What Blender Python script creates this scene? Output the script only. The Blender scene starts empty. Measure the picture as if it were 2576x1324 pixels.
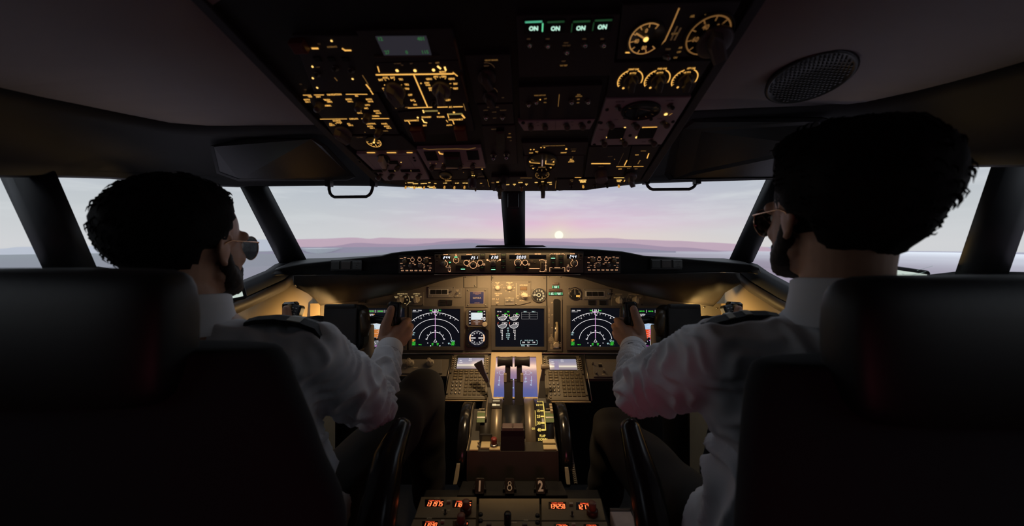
import bpy, math, random
from mathutils import Vector as V, Matrix, noise
random.seed(7)
SC = bpy.context.scene
COL = SC.collection
PI = math.pi
# ---------------------------------------------------------------- measuring
# metres; x right, y forward, z up; the eye stands EZ above the cockpit floor
EZ = 1.20
FPX, U0, VH = 858.67, 1288.0, 612.0
EYE = V((0, 0, EZ))
def ray(u, v):
 return V(((u - U0) / FPX, 1.0, (VH - v) / FPX))
def at(u, v, y):
 return EYE + ray(u, v) * y
def E(x, y, z):
 return V((x, y, EZ + z))
class Plane:
 """A flat panel in the cockpit: origin, in-plane axes ax (right) and ay (up), normal n towards the crew."""
 def __init__(s, o, up, ax=V((1, 0, 0))):
  s.o = V(o)
  s.ay = V(up).normalized()
  s.n = V(ax).cross(s.ay).normalized()
  s.ax = s.ay.cross(s.n).normalized()
  s.M0 = Matrix(((s.ax.x, s.ay.x, s.n.x, s.o.x), (s.ax.y, s.ay.y, s.n.y, s.o.y), (s.ax.z, s.ay.z, s.n.z, s.o.z), (0, 0, 0, 1)))
 def hit(s, u, v, h=0.0):
  d = ray(u, v)
  t = (s.o + s.n * h - EYE).dot(s.n) / d.dot(s.n)
  return EYE + d * t
 def uv(s, u, v, h=0.0):
  p = s.hit(u, v, h) - s.o
  return (p.dot(s.ax), p.dot(s.ay))
 def pts(s, L, h=0.0):
  return [s.uv(u, v, h) for u, v in L]
 def M(s, u, v, h=0.0, rot=0.0):
  a, b = s.uv(u, v, h)
  return s.M0 @ Matrix.Translation((a, b, h)) @ Matrix.Rotation(rot, 4, 'Z')
 def px(s, u, v):
  return s.hit(u, v).y / FPX
# ---------------------------------------------------------------- materials
MATS = {}
def nodes_of(name):
 m = bpy.data.materials.new(name)
 m.use_nodes = True
 nt = m.node_tree
 return m, nt, nt.nodes, nt.links, nt.nodes['Principled BSDF']
def lin(c):
 return tuple((x / 255 / 12.92 if x / 255 <= 0.04045 else ((x / 255 + 0.055) / 1.055) ** 2.4) for x in c)
def pmat(name, col, rough=0.5, var=0.12, scale=60.0, metal=0.0, bump=0.0, spec=0.5, coat=0.0, sss=0.0, sheen=0.0):
 """A procedural surface: noise varies the colour a little and, if asked, the relief."""
 if name in MATS:
  return MATS[name]
 m, nt, N, L, b = nodes_of(name)
 tc = N.new('ShaderNodeTexCoord')
 nz = N.new('ShaderNodeTexNoise')
 nz.inputs['Scale'].default_value = scale
 nz.inputs['Detail'].default_value = 3
 L.new(tc.outputs['Object'], nz.inputs['Vector'])
 mx = N.new('ShaderNodeMix')
 mx.data_type = 'RGBA'
 mx.inputs[6].default_value = (*[c * (1 - var) for c in col], 1)
 mx.inputs[7].default_value = (*[min(1, c * (1 + var)) for c in col], 1)
 L.new(nz.outputs['Fac'], mx.inputs[0])
 L.new(mx.outputs[2], b.inputs['Base Color'])
 b.inputs['Roughness'].default_value = rough
 b.inputs['Metallic'].default_value = metal
 b.inputs['Specular IOR Level'].default_value = spec
 if coat:
  b.inputs['Coat Weight'].default_value = coat
 if sss:
  b.inputs['Subsurface Weight'].default_value = sss
  b.inputs['Subsurface Radius'].default_value = (0.01, 0.004, 0.002)
  b.inputs['Subsurface Scale'].default_value = 0.5
 if sheen:
  b.inputs['Sheen Weight'].default_value = sheen
 if bump:
  bp = N.new('ShaderNodeBump')
  bp.inputs['Strength'].default_value = 0.4
  bp.inputs['Distance'].default_value = bump
  L.new(nz.outputs['Fac'], bp.inputs['Height'])
  L.new(bp.outputs['Normal'], b.inputs['Normal'])
 MATS[name] = m
 return m
def emat(name, col, s=1.0, spec=.12):
 """Something that gives off light: a backlit legend, a lamp, a screen symbol."""
 if name in MATS:
  return MATS[name]
 m, nt, N, L, b = nodes_of(name)
 b.inputs['Base Color'].default_value = (*[min(.8, c) * 0.3 for c in col], 1)
 b.inputs['Emission Color'].default_value = (*col, 1)
 b.inputs['Emission Strength'].default_value = s
 b.inputs['Roughness'].default_value = 0.7
 b.inputs['Specular IOR Level'].default_value = spec
 MATS[name] = m
 return m
# ---------------------------------------------------------------- mesh collecting
TXT = {}
def text_geo(s, bold):
 k = (s, bold)
 if k not in TXT:
  cu = bpy.data.curves.new('lettering', 'FONT')
  cu.body = s
  cu.size = 1.0
  cu.resolution_u = 2
  cu.offset = 0.03 if bold else 0.0
  ob = bpy.data.objects.new('lettering', cu)
  me = ob.to_mesh()
  vs = [v.co.copy() for v in me.vertices]
  fs = [tuple(p.vertices) for p in me.polygons]
  ob.to_mesh_clear()
  bpy.data.objects.remove(ob)
  bpy.data.curves.remove(cu)
  if vs:
   x0 = min(v.x for v in vs)
   x1 = max(v.x for v in vs)
  else:
   x0 = x1 = 0
  TXT[k] = (vs, fs, x0, x1)
 return TXT[k]
SEG = {'0': 'abcdef', '1': 'bc', '2': 'abged', '3': 'abgcd', '4': 'fgbc', '5': 'afgcd', '6': 'afgedc', '7': 'abc', '8': 'abcdefg', '9': 'abfgcd', ' ': '', '-': 'g'}
class MB:
 def __init__(s, M=None):
  s.v, s.f, s.mi, s.sm, s.mats = [], [], [], [], []
  s.M = M or Matrix.Identity(4)
 def mid(s, m):
  if m not in s.mats:
   s.mats.append(m)
  return s.mats.index(m)
 def add(s, vs, fs, mat, M=None, smooth=False):
  k = len(s.v)
  T = s.M if M is None else M
  s.v += [T @ V(p) for p in vs]
  i = s.mid(mat)
  for f in fs:
   s.f.append(tuple(k + j for j in f))
   s.mi.append(i)
   s.sm.append(smooth)
  return s
 def box(s, c, d, mat, M=None, ch=0.0):
  x, y, z = c
  a, b, h = d[0] / 2, d[1] / 2, d[2] / 2
  return s.prism([(x - a, y - b), (x + a, y - b), (x + a, y + b), (x - a, y + b)], z - h, z + h, mat, M, ch)
 def prism(s, P, z0, z1, mat, M=None, ch=0.0, smooth=False):
  n = len(P)
  if sum(P[i][0] * P[(i + 1) % n][1] - P[(i + 1) % n][0] * P[i][1] for i in range(n)) < 0:
   P = P[::-1]
  vs = [(p[0], p[1], z0) for p in P]
  if ch > 0:
   vs += [(p[0], p[1], z1 - ch) for p in P]
   Q = inset(P, ch)
   vs += [(p[0], p[1], z1) for p in Q]
   rings = 3
  else:
   vs += [(p[0], p[1], z1) for p in P]
   rings = 2
  fs = []
  for r in range(rings - 1):
   for i in range(n):
    j = (i + 1) % n
    fs.append((r * n + i, r * n + j, (r + 1) * n + j, (r + 1) * n + i))
  fs.append(tuple(range(n))[::-1])
  fs.append(tuple((rings - 1) * n + i for i in range(n)))
  return s.add(vs, fs, mat, M, smooth)
 def lathe(s, prof, mat, M=None, n=20, smooth=True, a0=0.0, cap=True):
  vs, fs = [], []
  for r, z in prof:
   for i in range(n):
    a = a0 + 2 * PI * i / n
    vs.append((r * math.cos(a), r * math.sin(a), z))
  for k in range(len(prof) - 1):
   for i in range(n):
    j = (i + 1) % n
    fs.append((k * n + i, k * n + j, (k + 1) * n + j, (k + 1) * n + i))
  if cap:
   fs.append(tuple(range(n))[::-1])
   fs.append(tuple((len(prof) - 1) * n + i for i in range(n)))
  return s.add(vs, fs, mat, M, smooth)
 def cyl(s, r, z0, z1, mat, M=None, n=20, ch=0.0):
  if ch:
   return s.lathe([(r, z0), (r, z1 - ch), (r - ch, z1)], mat, M, n, smooth=False)
  return s.lathe([(r, z0), (r, z1)], mat, M, n, smooth=False)
 def arc(s, r0, r1, z, mat, M=None, a0=0.0, a1=2 * PI, n=32, sx=1.0, sy=1.0, c=(0, 0)):
  vs, fs = [], []
  for i in range(n + 1):
   a = a0 + (a1 - a0) * i / n
   for r in (r0, r1):
    vs.append((c[0] + sx * r * math.cos(a), c[1] + sy * r * math.sin(a), z))
  for i in range(n):
   fs.append((2 * i, 2 * i + 1, 2 * i + 3, 2 * i + 2))
  return s.add(vs, fs, mat, M)
 def poly(s, P, z, mat, M=None):
  n = len(P)
  if sum(P[i][0] * P[(i + 1) % n][1] - P[(i + 1) % n][0] * P[i][1] for i in range(n)) < 0:
   P = P[::-1]
  return s.add([(p[0], p[1], z) for p in P], [tuple(range(n))], mat, M)
 def rect(s, cx, cy, w, h, z, mat, M=None):
  return s.poly([(cx - w / 2, cy - h / 2), (cx + w / 2, cy - h / 2), (cx + w / 2, cy + h / 2), (cx - w / 2, cy + h / 2)], z, mat, M)
 def line(s, P, w, z, mat, M=None, closed=False):
  n = len(P)
  for i in range(n if closed else n - 1):
   a, b = V((P[i][0], P[i][1])), V((P[(i + 1) % n][0], P[(i + 1) % n][1]))
   d = b - a
   if d.length < 1e-9:
    continue
   d.normalize()
   q = V((-d.y, d.x)) * (w / 2)
   e = d * (w / 2)
   s.add([(*(a - e - q), z), (*(b + e - q), z), (*(b + e + q), z), (*(a - e + q), z)], [(0, 1, 2, 3)], mat, M)
  return s
 def text(s, t, x, y, h, z, mat, M=None, al='c', sx=0.85, bold=True, rot=0.0):
  """Lettering with cap height h, centred on y."""
  vs, fs, x0, x1 = text_geo(t, bold)
  if not vs:
   return s
  k = h / 0.70
  off = {'c': (x0 + x1) / 2, 'l': x0, 'r': x1}[al]
  T = (s.M if M is None else M) @ Matrix.Translation((x, y, z)) @ Matrix.Rotation(rot, 4, 'Z')
  return s.add([((p.x - off) * k * sx, (p.y - 0.35) * k, 0) for p in vs], fs, mat, T)
 def seg(s, t, x, y, h, z, mat, M=None, al='l', pitch=0.72, slant=0.16, w=0.15, wf=0.46):
  """Seven-segment digits of height h, centred on y."""
  W = wf * h
  n = len(t)
  if al == 'r':
   x = x - ((n - 1) * pitch * h + W)
  if al == 'c':
   x = x - ((n - 1) * pitch * h + W) / 2
  t_ = w * h
  for i, ch in enumerate(t):
   X = x + i * pitch * h
   R = {'a': (W / 2, h, W, t_), 'g': (W / 2, h / 2, W, t_), 'd': (W / 2, 0, W, t_), 'f': (0, .75 * h, t_, h / 2), 'b': (W, .75 * h, t_, h / 2), 'e': (0, .25 * h, t_, h / 2), 'c': (W, .25 * h, t_, h / 2)}
   for q in SEG.get(ch, ''):
    cx, cy, a, b = R[q]
    P = [(cx - a / 2, cy - b / 2), (cx + a / 2, cy - b / 2), (cx + a / 2, cy + b / 2), (cx - a / 2, cy + b / 2)]
    s.poly([(X + px_ + slant * (py_ - h / 2), y - h / 2 + py_) for px_, py_ in P], z, mat, M)
  return s
 def tube(s, P, r, mat, n=12, closed=False, caps=True, sx=1.0, up=None):
  """A round (or, with sx, flattened) bar along world points P; r one radius or one per point."""
  P = [V(p) for p in P]
  k = len(P)
  R = r if isinstance(r, (list, tuple)) else [r] * k
  vs, fs = [], []
  prev = None
  for i in range(k):
   if closed:
    d = P[(i + 1) % k] - P[i - 1]
   else:
    d = P[min(i + 1, k - 1)] - P[max(i - 1, 0)]
   d.normalize()
   u = V(up) if up is not None else (prev if prev is not None else (V((0, 0, 1)) if abs(d.z) < 0.9 else V((1, 0, 0))))
   a = (u - d * u.dot(d)).normalized()
   prev = a
   b = d.cross(a)
   for j in range(n):
    t = 2 * PI * j / n
    vs.append(P[i] + a * (R[i] * math.cos(t)) + b * (R[i] * sx * math.sin(t)))
  for i in range(k if closed else k - 1):
   for j in range(n):
    j2 = (j + 1) % n
    i2 = (i + 1) % k
    fs.append((i * n + j, i * n + j2, i2 * n + j2, i2 * n + j))
  if caps and not closed:
   fs.append(tuple(range(n))[::-1])
   fs.append(tuple((k - 1) * n + j for j in range(n)))
  return s.add(vs, fs, mat, Matrix.Identity(4), True)
 def ell(s, c, r, mat, R=None, n=20, m=14):
  """An ellipsoid at world c with radii r, turned by R."""
  vs, fs = [], []
  R = R or Matrix.Identity(3)
  c = V(c)
  vs.append(c + R @ V((0, 0, r[2])))
  for k in range(1, m):
   t = PI * k / m
   for i in range(n):
    p = 2 * PI * i / n
    vs.append(c + R @ V((r[0] * math.sin(t) * math.cos(p), r[1] * math.sin(t) * math.sin(p), r[2] * math.cos(t))))
  vs.append(c + R @ V((0, 0, -r[2])))
  for i in range(n):
   fs.append((0, 1 + i, 1 + (i + 1) % n))
  for k in range(m - 2):
   for i in range(n):
    j = (i + 1) % n
    fs.append((1 + k * n + i, 1 + (k + 1) * n + i, 1 + (k + 1) * n + j, 1 + k * n + j))
  q = len(vs) - 1
  for i in range(n):
   fs.append((q, 1 + (m - 2) * n + (i + 1) % n, 1 + (m - 2) * n + i))
  return s.add(vs, fs, mat, Matrix.Identity(4), True)
 def caps(s, P, R, mat, n=16):
  """A chain of tapered limbs with round ends through world points P with radii R."""
  P = [V(p) for p in P]
  Q, q = [], []
  k = len(P)
  d0 = (P[1] - P[0]).normalized()
  d1 = (P[-1] - P[-2]).normalized()
  for t in (85, 65, 40, 18):
   Q.append(P[0] - d0 * R[0] * math.sin(math.radians(t)))
   q.append(R[0] * math.cos(math.radians(t)))
  for i in range(k):
   Q.append(P[i])
   q.append(R[i])
  for t in (18, 40, 65, 85):
   Q.append(P[-1] + d1 * R[-1] * math.sin(math.radians(t)))
   q.append(R[-1] * math.cos(math.radians(t)))
  return s.tube(Q, q, mat, n)
 def loft(s, A, B, mat, smooth=False):
  """A skin between two world polylines."""
  n = len(A)
  return s.add(list(A) + list(B), [(i, i + 1, n + i + 1, n + i) for i in range(n - 1)], mat, Matrix.Identity(4), smooth)
 def skin(s, rows, mat, smooth=True, closed=False, caps=False):
  n = len(rows[0])
  vs = [p for r in rows for p in r]
  fs = []
  for k in range(len(rows) - 1):
   for i in range(n if closed else n - 1):
    j = (i + 1) % n
    fs.append((k * n + i, k * n + j, (k + 1) * n + j, (k + 1) * n + i))
  if caps:
   fs.append(tuple(range(n))[::-1])
   fs.append(tuple((len(rows) - 1) * n + i for i in range(n)))
  return s.add(vs, fs, mat, Matrix.Identity(4), smooth)
 def build(s, name, parent=None, bevel=0.0, solid=0.0, sub=0, seg=2, **props):
  me = bpy.data.meshes.new(name)
  W = wm(parent).inverted() if parent else Matrix.Identity(4)
  org = V((0, 0, 0))
  if not parent and s.v:
   org = sum(s.v, V((0, 0, 0))) / len(s.v)
   W = Matrix.Translation(-org)
  me.from_pydata([tuple(W @ p) for p in s.v], [], s.f)
  for m in s.mats:
   me.materials.append(m)
  me.polygons.foreach_set('material_index', s.mi)
  me.polygons.foreach_set('use_smooth', s.sm)
  me.update()
  o = bpy.data.objects.new(name, me)
  COL.objects.link(o)
  o.location = org
  WM[o.name] = Matrix.Translation(org) if not parent else wm(parent)
  if parent:
   o.parent = parent
  if solid:
   md = o.modifiers.new('Solidify', 'SOLIDIFY')
   md.thickness = solid
   md.offset = 0
  if bevel:
   md = o.modifiers.new('Bevel', 'BEVEL')
   md.width = bevel
   md.segments = seg
   md.limit_method = 'ANGLE'
   md.angle_limit = math.radians(40)
  if sub:
   md = o.modifiers.new('Subsurf', 'SUBSURF')
   md.levels = md.render_levels = sub
  for k, val in props.items():
   o[k] = val
  return o
WM = {}
def wm(o):
 return WM[o.name]
def inset(P, d):
 n = len(P)
 out = []
 for i in range(n):
  a, b, c = V(P[i - 1]).to_2d(), V(P[i]).to_2d(), V(P[(i + 1) % n]).to_2d()
  e0, e1 = (b - a).normalized(), (c - b).normalized()
  n0, n1 = V((-e0.y, e0.x)), V((-e1.y, e1.x))
  m = n0 + n1
  if m.length < 1e-6:
   out.append((b.x, b.y))
   continue
  m.normalize()
  k = d / max(0.3, m.dot(n0))
  q = b + m * k
  out.append((q.x, q.y))
 return out
def rrect(cx, cy, w, h, r, n=4):
 P = []
 for sx, sy, a in ((1, 1, 0), (-1, 1, 90), (-1, -1, 180), (1, -1, 270)):
  for i in range(n + 1):
   t = math.radians(a + 90 * i / n)
   P.append((cx + sx * (w / 2 - r) + r * math.cos(t), cy + sy * (h / 2 - r) + r * math.sin(t)))
 return P
def cutrect(cx, cy, w, h, c):
 a, b = w / 2, h / 2
 return [(cx - a + c, cy - b), (cx + a - c, cy - b), (cx + a, cy - b + c), (cx + a, cy + b - c), (cx + a - c, cy + b), (cx - a + c, cy + b), (cx - a, cy + b - c), (cx - a, cy - b + c)]
def thing(name, label, cat, loc, group=None):
 o = bpy.data.objects.new(name, None)
 o.empty_display_size = 0.02
 COL.objects.link(o)
 o.location = loc
 WM[o.name] = Matrix.Translation(V(loc))
 o['label'] = label
 o['category'] = cat
 if group:
  o['group'] = group
 return o
def tag(o, label, cat, group=None):
 o['label'] = label
 o['category'] = cat
 if group:
  o['group'] = group
 return o
def struct(mb, name, label=None, cat=None, **k):
 o = mb.build(name, **k)
 o['kind'] = 'structure'
 if label:
  o['label'] = label
  o['category'] = cat
 return o
def remesh(o, voxel, smooth_it=4, fac=0.5):
 """Fuse the overlapping limbs of o into one continuous surface."""
 md = o.modifiers.new('Remesh', 'REMESH')
 md.mode = 'VOXEL'
 md.voxel_size = voxel
 md.use_smooth_shade = True
 if smooth_it:
  sm = o.modifiers.new('Smooth', 'SMOOTH')
  sm.iterations = smooth_it
  sm.factor = fac
 bpy.context.view_layer.update()
 dg = bpy.context.evaluated_depsgraph_get()
 me = bpy.data.meshes.new_from_object(o.evaluated_get(dg))
 old = o.data
 mats = list(old.materials)
 o.modifiers.clear()
 o.data = me
 me.name = old.name
 bpy.data.meshes.remove(old)
 if not me.materials:
  for m in mats:
   me.materials.append(m)
 for p in me.polygons:
  p.use_smooth = True
 return o
def soften(o, n, f=.5):
 """Relax the surface of o a little."""
 me = o.data
 nb_ = [[] for _ in me.vertices]
 for e in me.edges:
  a, b = e.vertices
  nb_[a].append(b)
  nb_[b].append(a)
 P = [v.co.copy() for v in me.vertices]
 for _ in range(n):
  P = [p.lerp(sum((P[j] for j in k), V()) / len(k), f) if k else p for p, k in zip(P, nb_)]
 for v, p in zip(me.vertices, P):
  v.co = p
 me.update()
def warp(o, fn):
 """Move every vertex of o: fn(world point, normal) -> world point."""
 W = wm(o)
 Wi = W.inverted()
 me = o.data
 new = [Wi @ fn(W @ v.co, v.normal) for v in me.vertices]
 for v, p in zip(me.vertices, new):
  v.co = p
 me.update()
# ---------------------------------------------------------------- the materials of the place
BLK = pmat('black_plastic', (.012, .012, .014), .45, .2, 90)
BLKS = pmat('black_satin', (.016, .016, .018), .32, .2, 40)
GLOSS = pmat('black_gloss', (.010, .010, .012), .18, .1, 30)
PANEL = pmat('panel_grey_brown', (.20, .175, .145), .55, .06, 140, bump=.0002)
PANEL2 = pmat('panel_grey', (.22, .20, .18), .5, .06, 140)
OHP = pmat('overhead_panel_grey', (.040, .038, .040), .55, .1, 120)
OHW = pmat('overhead_plate_light_grey', (.42, .38, .39), .55, .05, 120)
BEZ = pmat('display_bezel', (.11, .10, .088), .5, .08, 120)
SCRN = pmat('dark_screen_glass', (.004, .005, .010), .12, .1, 10, spec=.5)
WELL = pmat('recess_black', (.004, .004, .004), .7, .1, 50)
KNOBW = pmat('knob_ivory', (.62, .54, .42), .45, .05, 80)
KNOBG = pmat('knob_grey', (.12, .115, .11), .4, .08, 80)
KNOBT = pmat('knob_translucent', (.10, .085, .065), .35, .1, 80)
METAL = pmat('brushed_metal', (.45, .42, .38), .32, .1, 200, metal=1.0)
CHROME = pmat('chrome', (.75, .73, .70), .15, .05, 60, metal=1.0)
SCREWM = pmat('screw_steel', (.30, .28, .26), .35, .1, 200, metal=1.0)
CREAM = pmat('cream_paint', (.50, .43, .32), .5, .05, 60)
TAN = pmat('side_panel_tan', (.56, .44, .28), .6, .04, 30)
SILL = pmat('sill_dark_trim', (.009, .0095, .013), .8, .1, 60)
HOOD = pmat('hood_leatherette', (.020, .015, .012), .6, .15, 120, bump=.0005)
GLARE = pmat('glareshield_black', (.006, .006, .0066), .6, .15, 120, spec=.25)
LINER = pmat('ceiling_liner_grey', (.27, .24, .25), .7, .04, 20)
HEADER = pmat('header_dark_liner', (.009, .009, .0115), .65, .12, 40)
POST = pmat('window_post_dark', (.010, .0108, .013), .5, .12, 60)
FLOOR = pmat('floor_carpet', (.030, .028, .028), .9, .25, 200, bump=.001)
BACKW = pmat('rear_wall_dark', (.035, .032, .033), .8, .1, 20)
SEATF = pmat('seat_fabric_charcoal', (.014, .0152, .0185), .95, .2, 260, bump=.0006)
SEATL = pmat('seat_leather_black', (.005, .0054, .0068), .55, .15, 120, bump=.0004)
ARM = pmat('armrest_vinyl', (.012, .011, .011), .22, .15, 60)
SHIRT = pmat('white_shirt_cotton', (.66, .66, .70), .85, .03, 500, bump=.0003, sheen=.1)
TROUS = pmat('black_trouser_wool', (.022, .020, .020), .9, .2, 400, bump=.0004)
SKIN = pmat('skin', (.44, .235, .155), .55, .08, 90, bump=.0004, sss=.06)
HAIR = pmat('dark_brown_hair', (.0035, .003, .0028), .8, .3, 200, bump=.002, spec=.15)
BEARD = pmat('dark_beard', (.020, .013, .010), .75, .3, 300, bump=.001)
EPAU = pmat('epaulette_navy', (.006, .0065, .010), .7, .2, 200)
GOLDB = pmat('epaulette_bar_gold', (.30, .26, .17), .5, .15, 300)
LENS = pmat('sunglass_lens', (.012, .012, .012), .1, .1, 10, coat=.5)
GOLD = pmat('sunglass_gold_wire', (.75, .45, .30), .25, .05, 60, metal=1.0)
EYEW = pmat('eye_white', (.7, .68, .65), .3, .02, 50)
REDCAP = pmat('red_cap', (.10, .010, .008), .5, .1, 80)
REDK = pmat('red_knob', (.22, .035, .03), .4, .1, 80)
BLUEP = pmat('placard_blue', (.012, .022, .15), .4, .05, 60)
TRIMG = pmat('trim_green_band', (.10, .17, .05), .5, .1, 60)
WHITE = pmat('white_marking', (.62, .60, .56), .5, .04, 60)
DKMARK = pmat('dark_marking', (.05, .045, .045), .6, .05, 60)
CONC = pmat('worn_plate', (.62, .50, .46), .7, .2, 40, bump=.001)
CORDM = pmat('coiled_cord_grey', (.16, .15, .13), .5, .1, 80)
AMB = emat('backlight_amber', (.90, .46, .10), 1.25)
AMB2 = emat('backlight_amber_bright', (1.0, .60, .16), 1.7)
AMBD = emat('backlight_amber_dim', (.86, .44, .12), .25)
AMBV = emat('backlight_amber_faint', (.8, .45, .2), .06)
PEACH = emat('backlight_peach', (.95, .50, .24), 1.15)
PEACHD = emat('backlight_peach_dim', (.85, .44, .24), .62)
YELL = emat('backlight_yellow', (.95, .70, .16), .9)
CREAML = emat('backlight_cream', (.95, .78, .48), .75)
CREAMD = emat('backlight_cream_dim', (.85, .66, .42), .35)
DIGW = emat('digit_white', (.80, .86, 1.0), 1.3)
GRN = emat('annunciator_green', (.16, .85, .42), 1.1)
GRNW = emat('annunciator_green_core', (.60, 1.0, .80), 1.1)
GRND = emat('annunciator_green_dim', (.05, .22, .08), .22)
LEDR = emat('led_red', (1.0, .15, .045), 3.0)
LEDD = emat('led_red_dim', (1.0, .10, .03), 1.1)
SW = emat('screen_white', (.82, .80, .84), .95)
SG = emat('screen_green', (.06, .80, .06), .9)
SM = emat('screen_magenta', (.80, .16, .82), .95)
SCY = emat('screen_cyan', (.55, .85, .92), .7)
SAM = emat('screen_amber', (.95, .38, .05), .9)
SRED = emat('screen_red', (.85, .10, .04), .95)
SSKY = emat('screen_sky_pale', (.62, .74, .82), .9)
SSKY2 = emat('screen_sky_blue', (.42, .60, .85), .9)
SGND = emat('screen_ground_orange', (.60, .20, .045), .95)
SGND2 = emat('screen_ground_red', (.80, .075, .02), .95)
SBRN = emat('screen_ground_brown', (.10, .045, .025), .7)
SGRY = emat('screen_grey', (.16, .17, .19), .9)
SGRY2 = emat('screen_grey_dark', (.09, .09, .095), .8)
SBG = emat('screen_black_glow', (.006, .007, .012), .6, .03)
SBG2 = emat('tube_black_glow', (.008, .007, .014), .6, .03)
GREY5 = emat('screen_grey_line', (.22, .23, .25), .8)
TABS = emat('tablet_screen', (.72, .84, .76), .75)
TABL = emat('tablet_line', (.30, .42, .40), .6)
LCD = emat('lcd_dim', (.028, .026, .034), .8)
LCDG = emat('lcd_green', (.05, .20, .07), .6)
SILLY = emat('lamp_window_warm', (1.0, .55, .2), 6.0)
def gradient_screen(name, stops, axis='Y', scale=1.0, noise_amt=0.0, s=0.9):
 """A lit screen whose shown picture runs through colours along its own object axis."""
 m, nt, N, L, b = nodes_of(name)
 tc = N.new('ShaderNodeTexCoord')
 sp = N.new('ShaderNodeSeparateXYZ')
 L.new(tc.outputs['Generated'], sp.inputs[0])
 rp = N.new('ShaderNodeValToRGB')
 cr = rp.color_ramp
 while len(cr.elements) < len(stops):
  cr.elements.new(0.5)
 for e, (p, c) in zip(cr.elements, stops):
  e.position = p
  e.color = (*c, 1)
 src = sp.outputs[axis]
 if noise_amt:
  nz = N.new('ShaderNodeTexNoise')
  nz.inputs['Scale'].default_value = 4
  L.new(tc.outputs['Generated'], nz.inputs['Vector'])
  ma = N.new('ShaderNodeMath')
  ma.operation = 'MULTIPLY_ADD'
  ma.inputs[1].default_value = noise_amt
  L.new(nz.outputs['Fac'], ma.inputs[0])
  L.new(src, ma.inputs[2])
  src = ma.outputs[0]
 L.new(src, rp.inputs['Fac'])
 L.new(rp.outputs['Color'], b.inputs['Emission Color'])
 b.inputs['Emission Strength'].default_value = s
 b.inputs['Base Color'].default_value = (.01, .01, .012, 1)
 b.inputs['Roughness'].default_value = .15
 return m
def glass_mat():
 m, nt, N, L, b = nodes_of('window_glass')
 N.remove(b)
 t = N.new('ShaderNodeBsdfTransparent')
 t.inputs['Color'].default_value = (.97, .98, .98, 1)
 g = N.new('ShaderNodeBsdfGlossy')
 g.inputs['Roughness'].default_value = .02
 lw = N.new('ShaderNodeLayerWeight')
 lw.inputs['Blend'].default_value = .12
 mm = N.new('ShaderNodeMath')
 mm.operation = 'MULTIPLY'
 mm.inputs[1].default_value = .35
 L.new(lw.outputs['Fresnel'], mm.inputs[0])
 mx = N.new('ShaderNodeMixShader')
 L.new(mm.outputs[0], mx.inputs['Fac'])
 L.new(t.outputs[0], mx.inputs[1])
 L.new(g.outputs[0], mx.inputs[2])
 L.new(mx.outputs[0], N['Material Output'].inputs['Surface'])
 return m
GLASS = glass_mat()
def lens_mat():
 m, nt, N, L, b = nodes_of('grey_tinted_lens')
 N.remove(b)
 t = N.new('ShaderNodeBsdfTransparent')
 t.inputs['Color'].default_value = (.17, .17, .17, 1)
 g = N.new('ShaderNodeBsdfGlossy')
 g.inputs['Roughness'].default_value = .05
 mx = N.new('ShaderNodeMixShader')
 mx.inputs['Fac'].default_value = .05
 L.new(t.outputs[0], mx.inputs[1])
 L.new(g.outputs[0], mx.inputs[2])
 L.new(mx.outputs[0], N['Material Output'].inputs['Surface'])
 return m
LENST = lens_mat()
# ---------------------------------------------------------------- camera
cd = bpy.data.cameras.new('camera')
cam = bpy.data.objects.new('camera', cd)
COL.objects.link(cam)
cam.location = EYE
cam.rotation_euler = (PI / 2, 0, 0)
cd.sensor_width = 36.0
cd.lens = FPX / 2576 * 36.0
cd.shift_y = -(662 - VH) / 2576
cd.clip_start = 0.02
cd.clip_end = 60000
cd.dof.use_dof = True
cd.dof.focus_distance = 1.33
cd.dof.aperture_fstop = 2.6
SC.camera = cam
SC.view_settings.view_transform = 'Standard'
SC.view_settings.look = 'None'
SC.view_settings.gamma = 1.0
SC.view_settings.exposure = 0.0
SC.view_settings.use_curve_mapping = False
SC.cycles.use_denoising = True
SC.cycles.max_bounces = 8
SC.cycles.diffuse_bounces = 4
SC.cycles.glossy_bounces = 3
SC.cycles.transparent_max_bounces = 12
SC.cycles.caustics_reflective = False
SC.cycles.caustics_refractive = False
# ---------------------------------------------------------------- sky
w = bpy.data.worlds.new('dusk_sky')
SC.world = w
w.use_nodes = True
nt = w.node_tree
N, L = nt.nodes, nt.links
bg = N['Background']
tc = N.new('ShaderNodeTexCoord')
nrm = N.new('ShaderNodeVectorMath')
nrm.operation = 'NORMALIZE'
L.new(tc.outputs['Generated'], nrm.inputs[0])
sep = N.new('ShaderNodeSeparateXYZ')
L.new(nrm.outputs[0], sep.inputs[0])
def wmath(op, a, b=None, c=None):
 n = N.new('ShaderNodeMath')
 n.operation = op
 for i, x in enumerate((a, b, c)):
  if x is None:
   continue
  if isinstance(x, (int, float)):
   n.inputs[i].default_value = x
  else:
   L.new(x, n.inputs[i])
 return n.outputs[0]
def wramp(src, stops):
 r = N.new('ShaderNodeValToRGB')
 cr = r.color_ramp
 while len(cr.elements) < len(stops):
  cr.elements.new(.5)
 for e, (p, c) in zip(cr.elements, stops):
  e.position = p
  e.color = (*c, 1)
 L.new(src, r.inputs['Fac'])
 return r.outputs['Color']
def wmix(f, a, b, mode='MIX'):
 n = N.new('ShaderNodeMix')
 n.data_type = 'RGBA'
 n.blend_type = mode
 for i, x in ((0, f), (6, a), (7, b)):
  if isinstance(x, (int, float)):
   n.inputs[i].default_value = x
  elif isinstance(x, tuple):
   n.inputs[i].default_value = (*x, 1)
  else:
   L.new(x, n.inputs[i])
 return n.outputs[2]
el = wmath('MULTIPLY_ADD', sep.outputs['Z'], 1.0, 0.05)          # 0.05 = horizon
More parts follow.
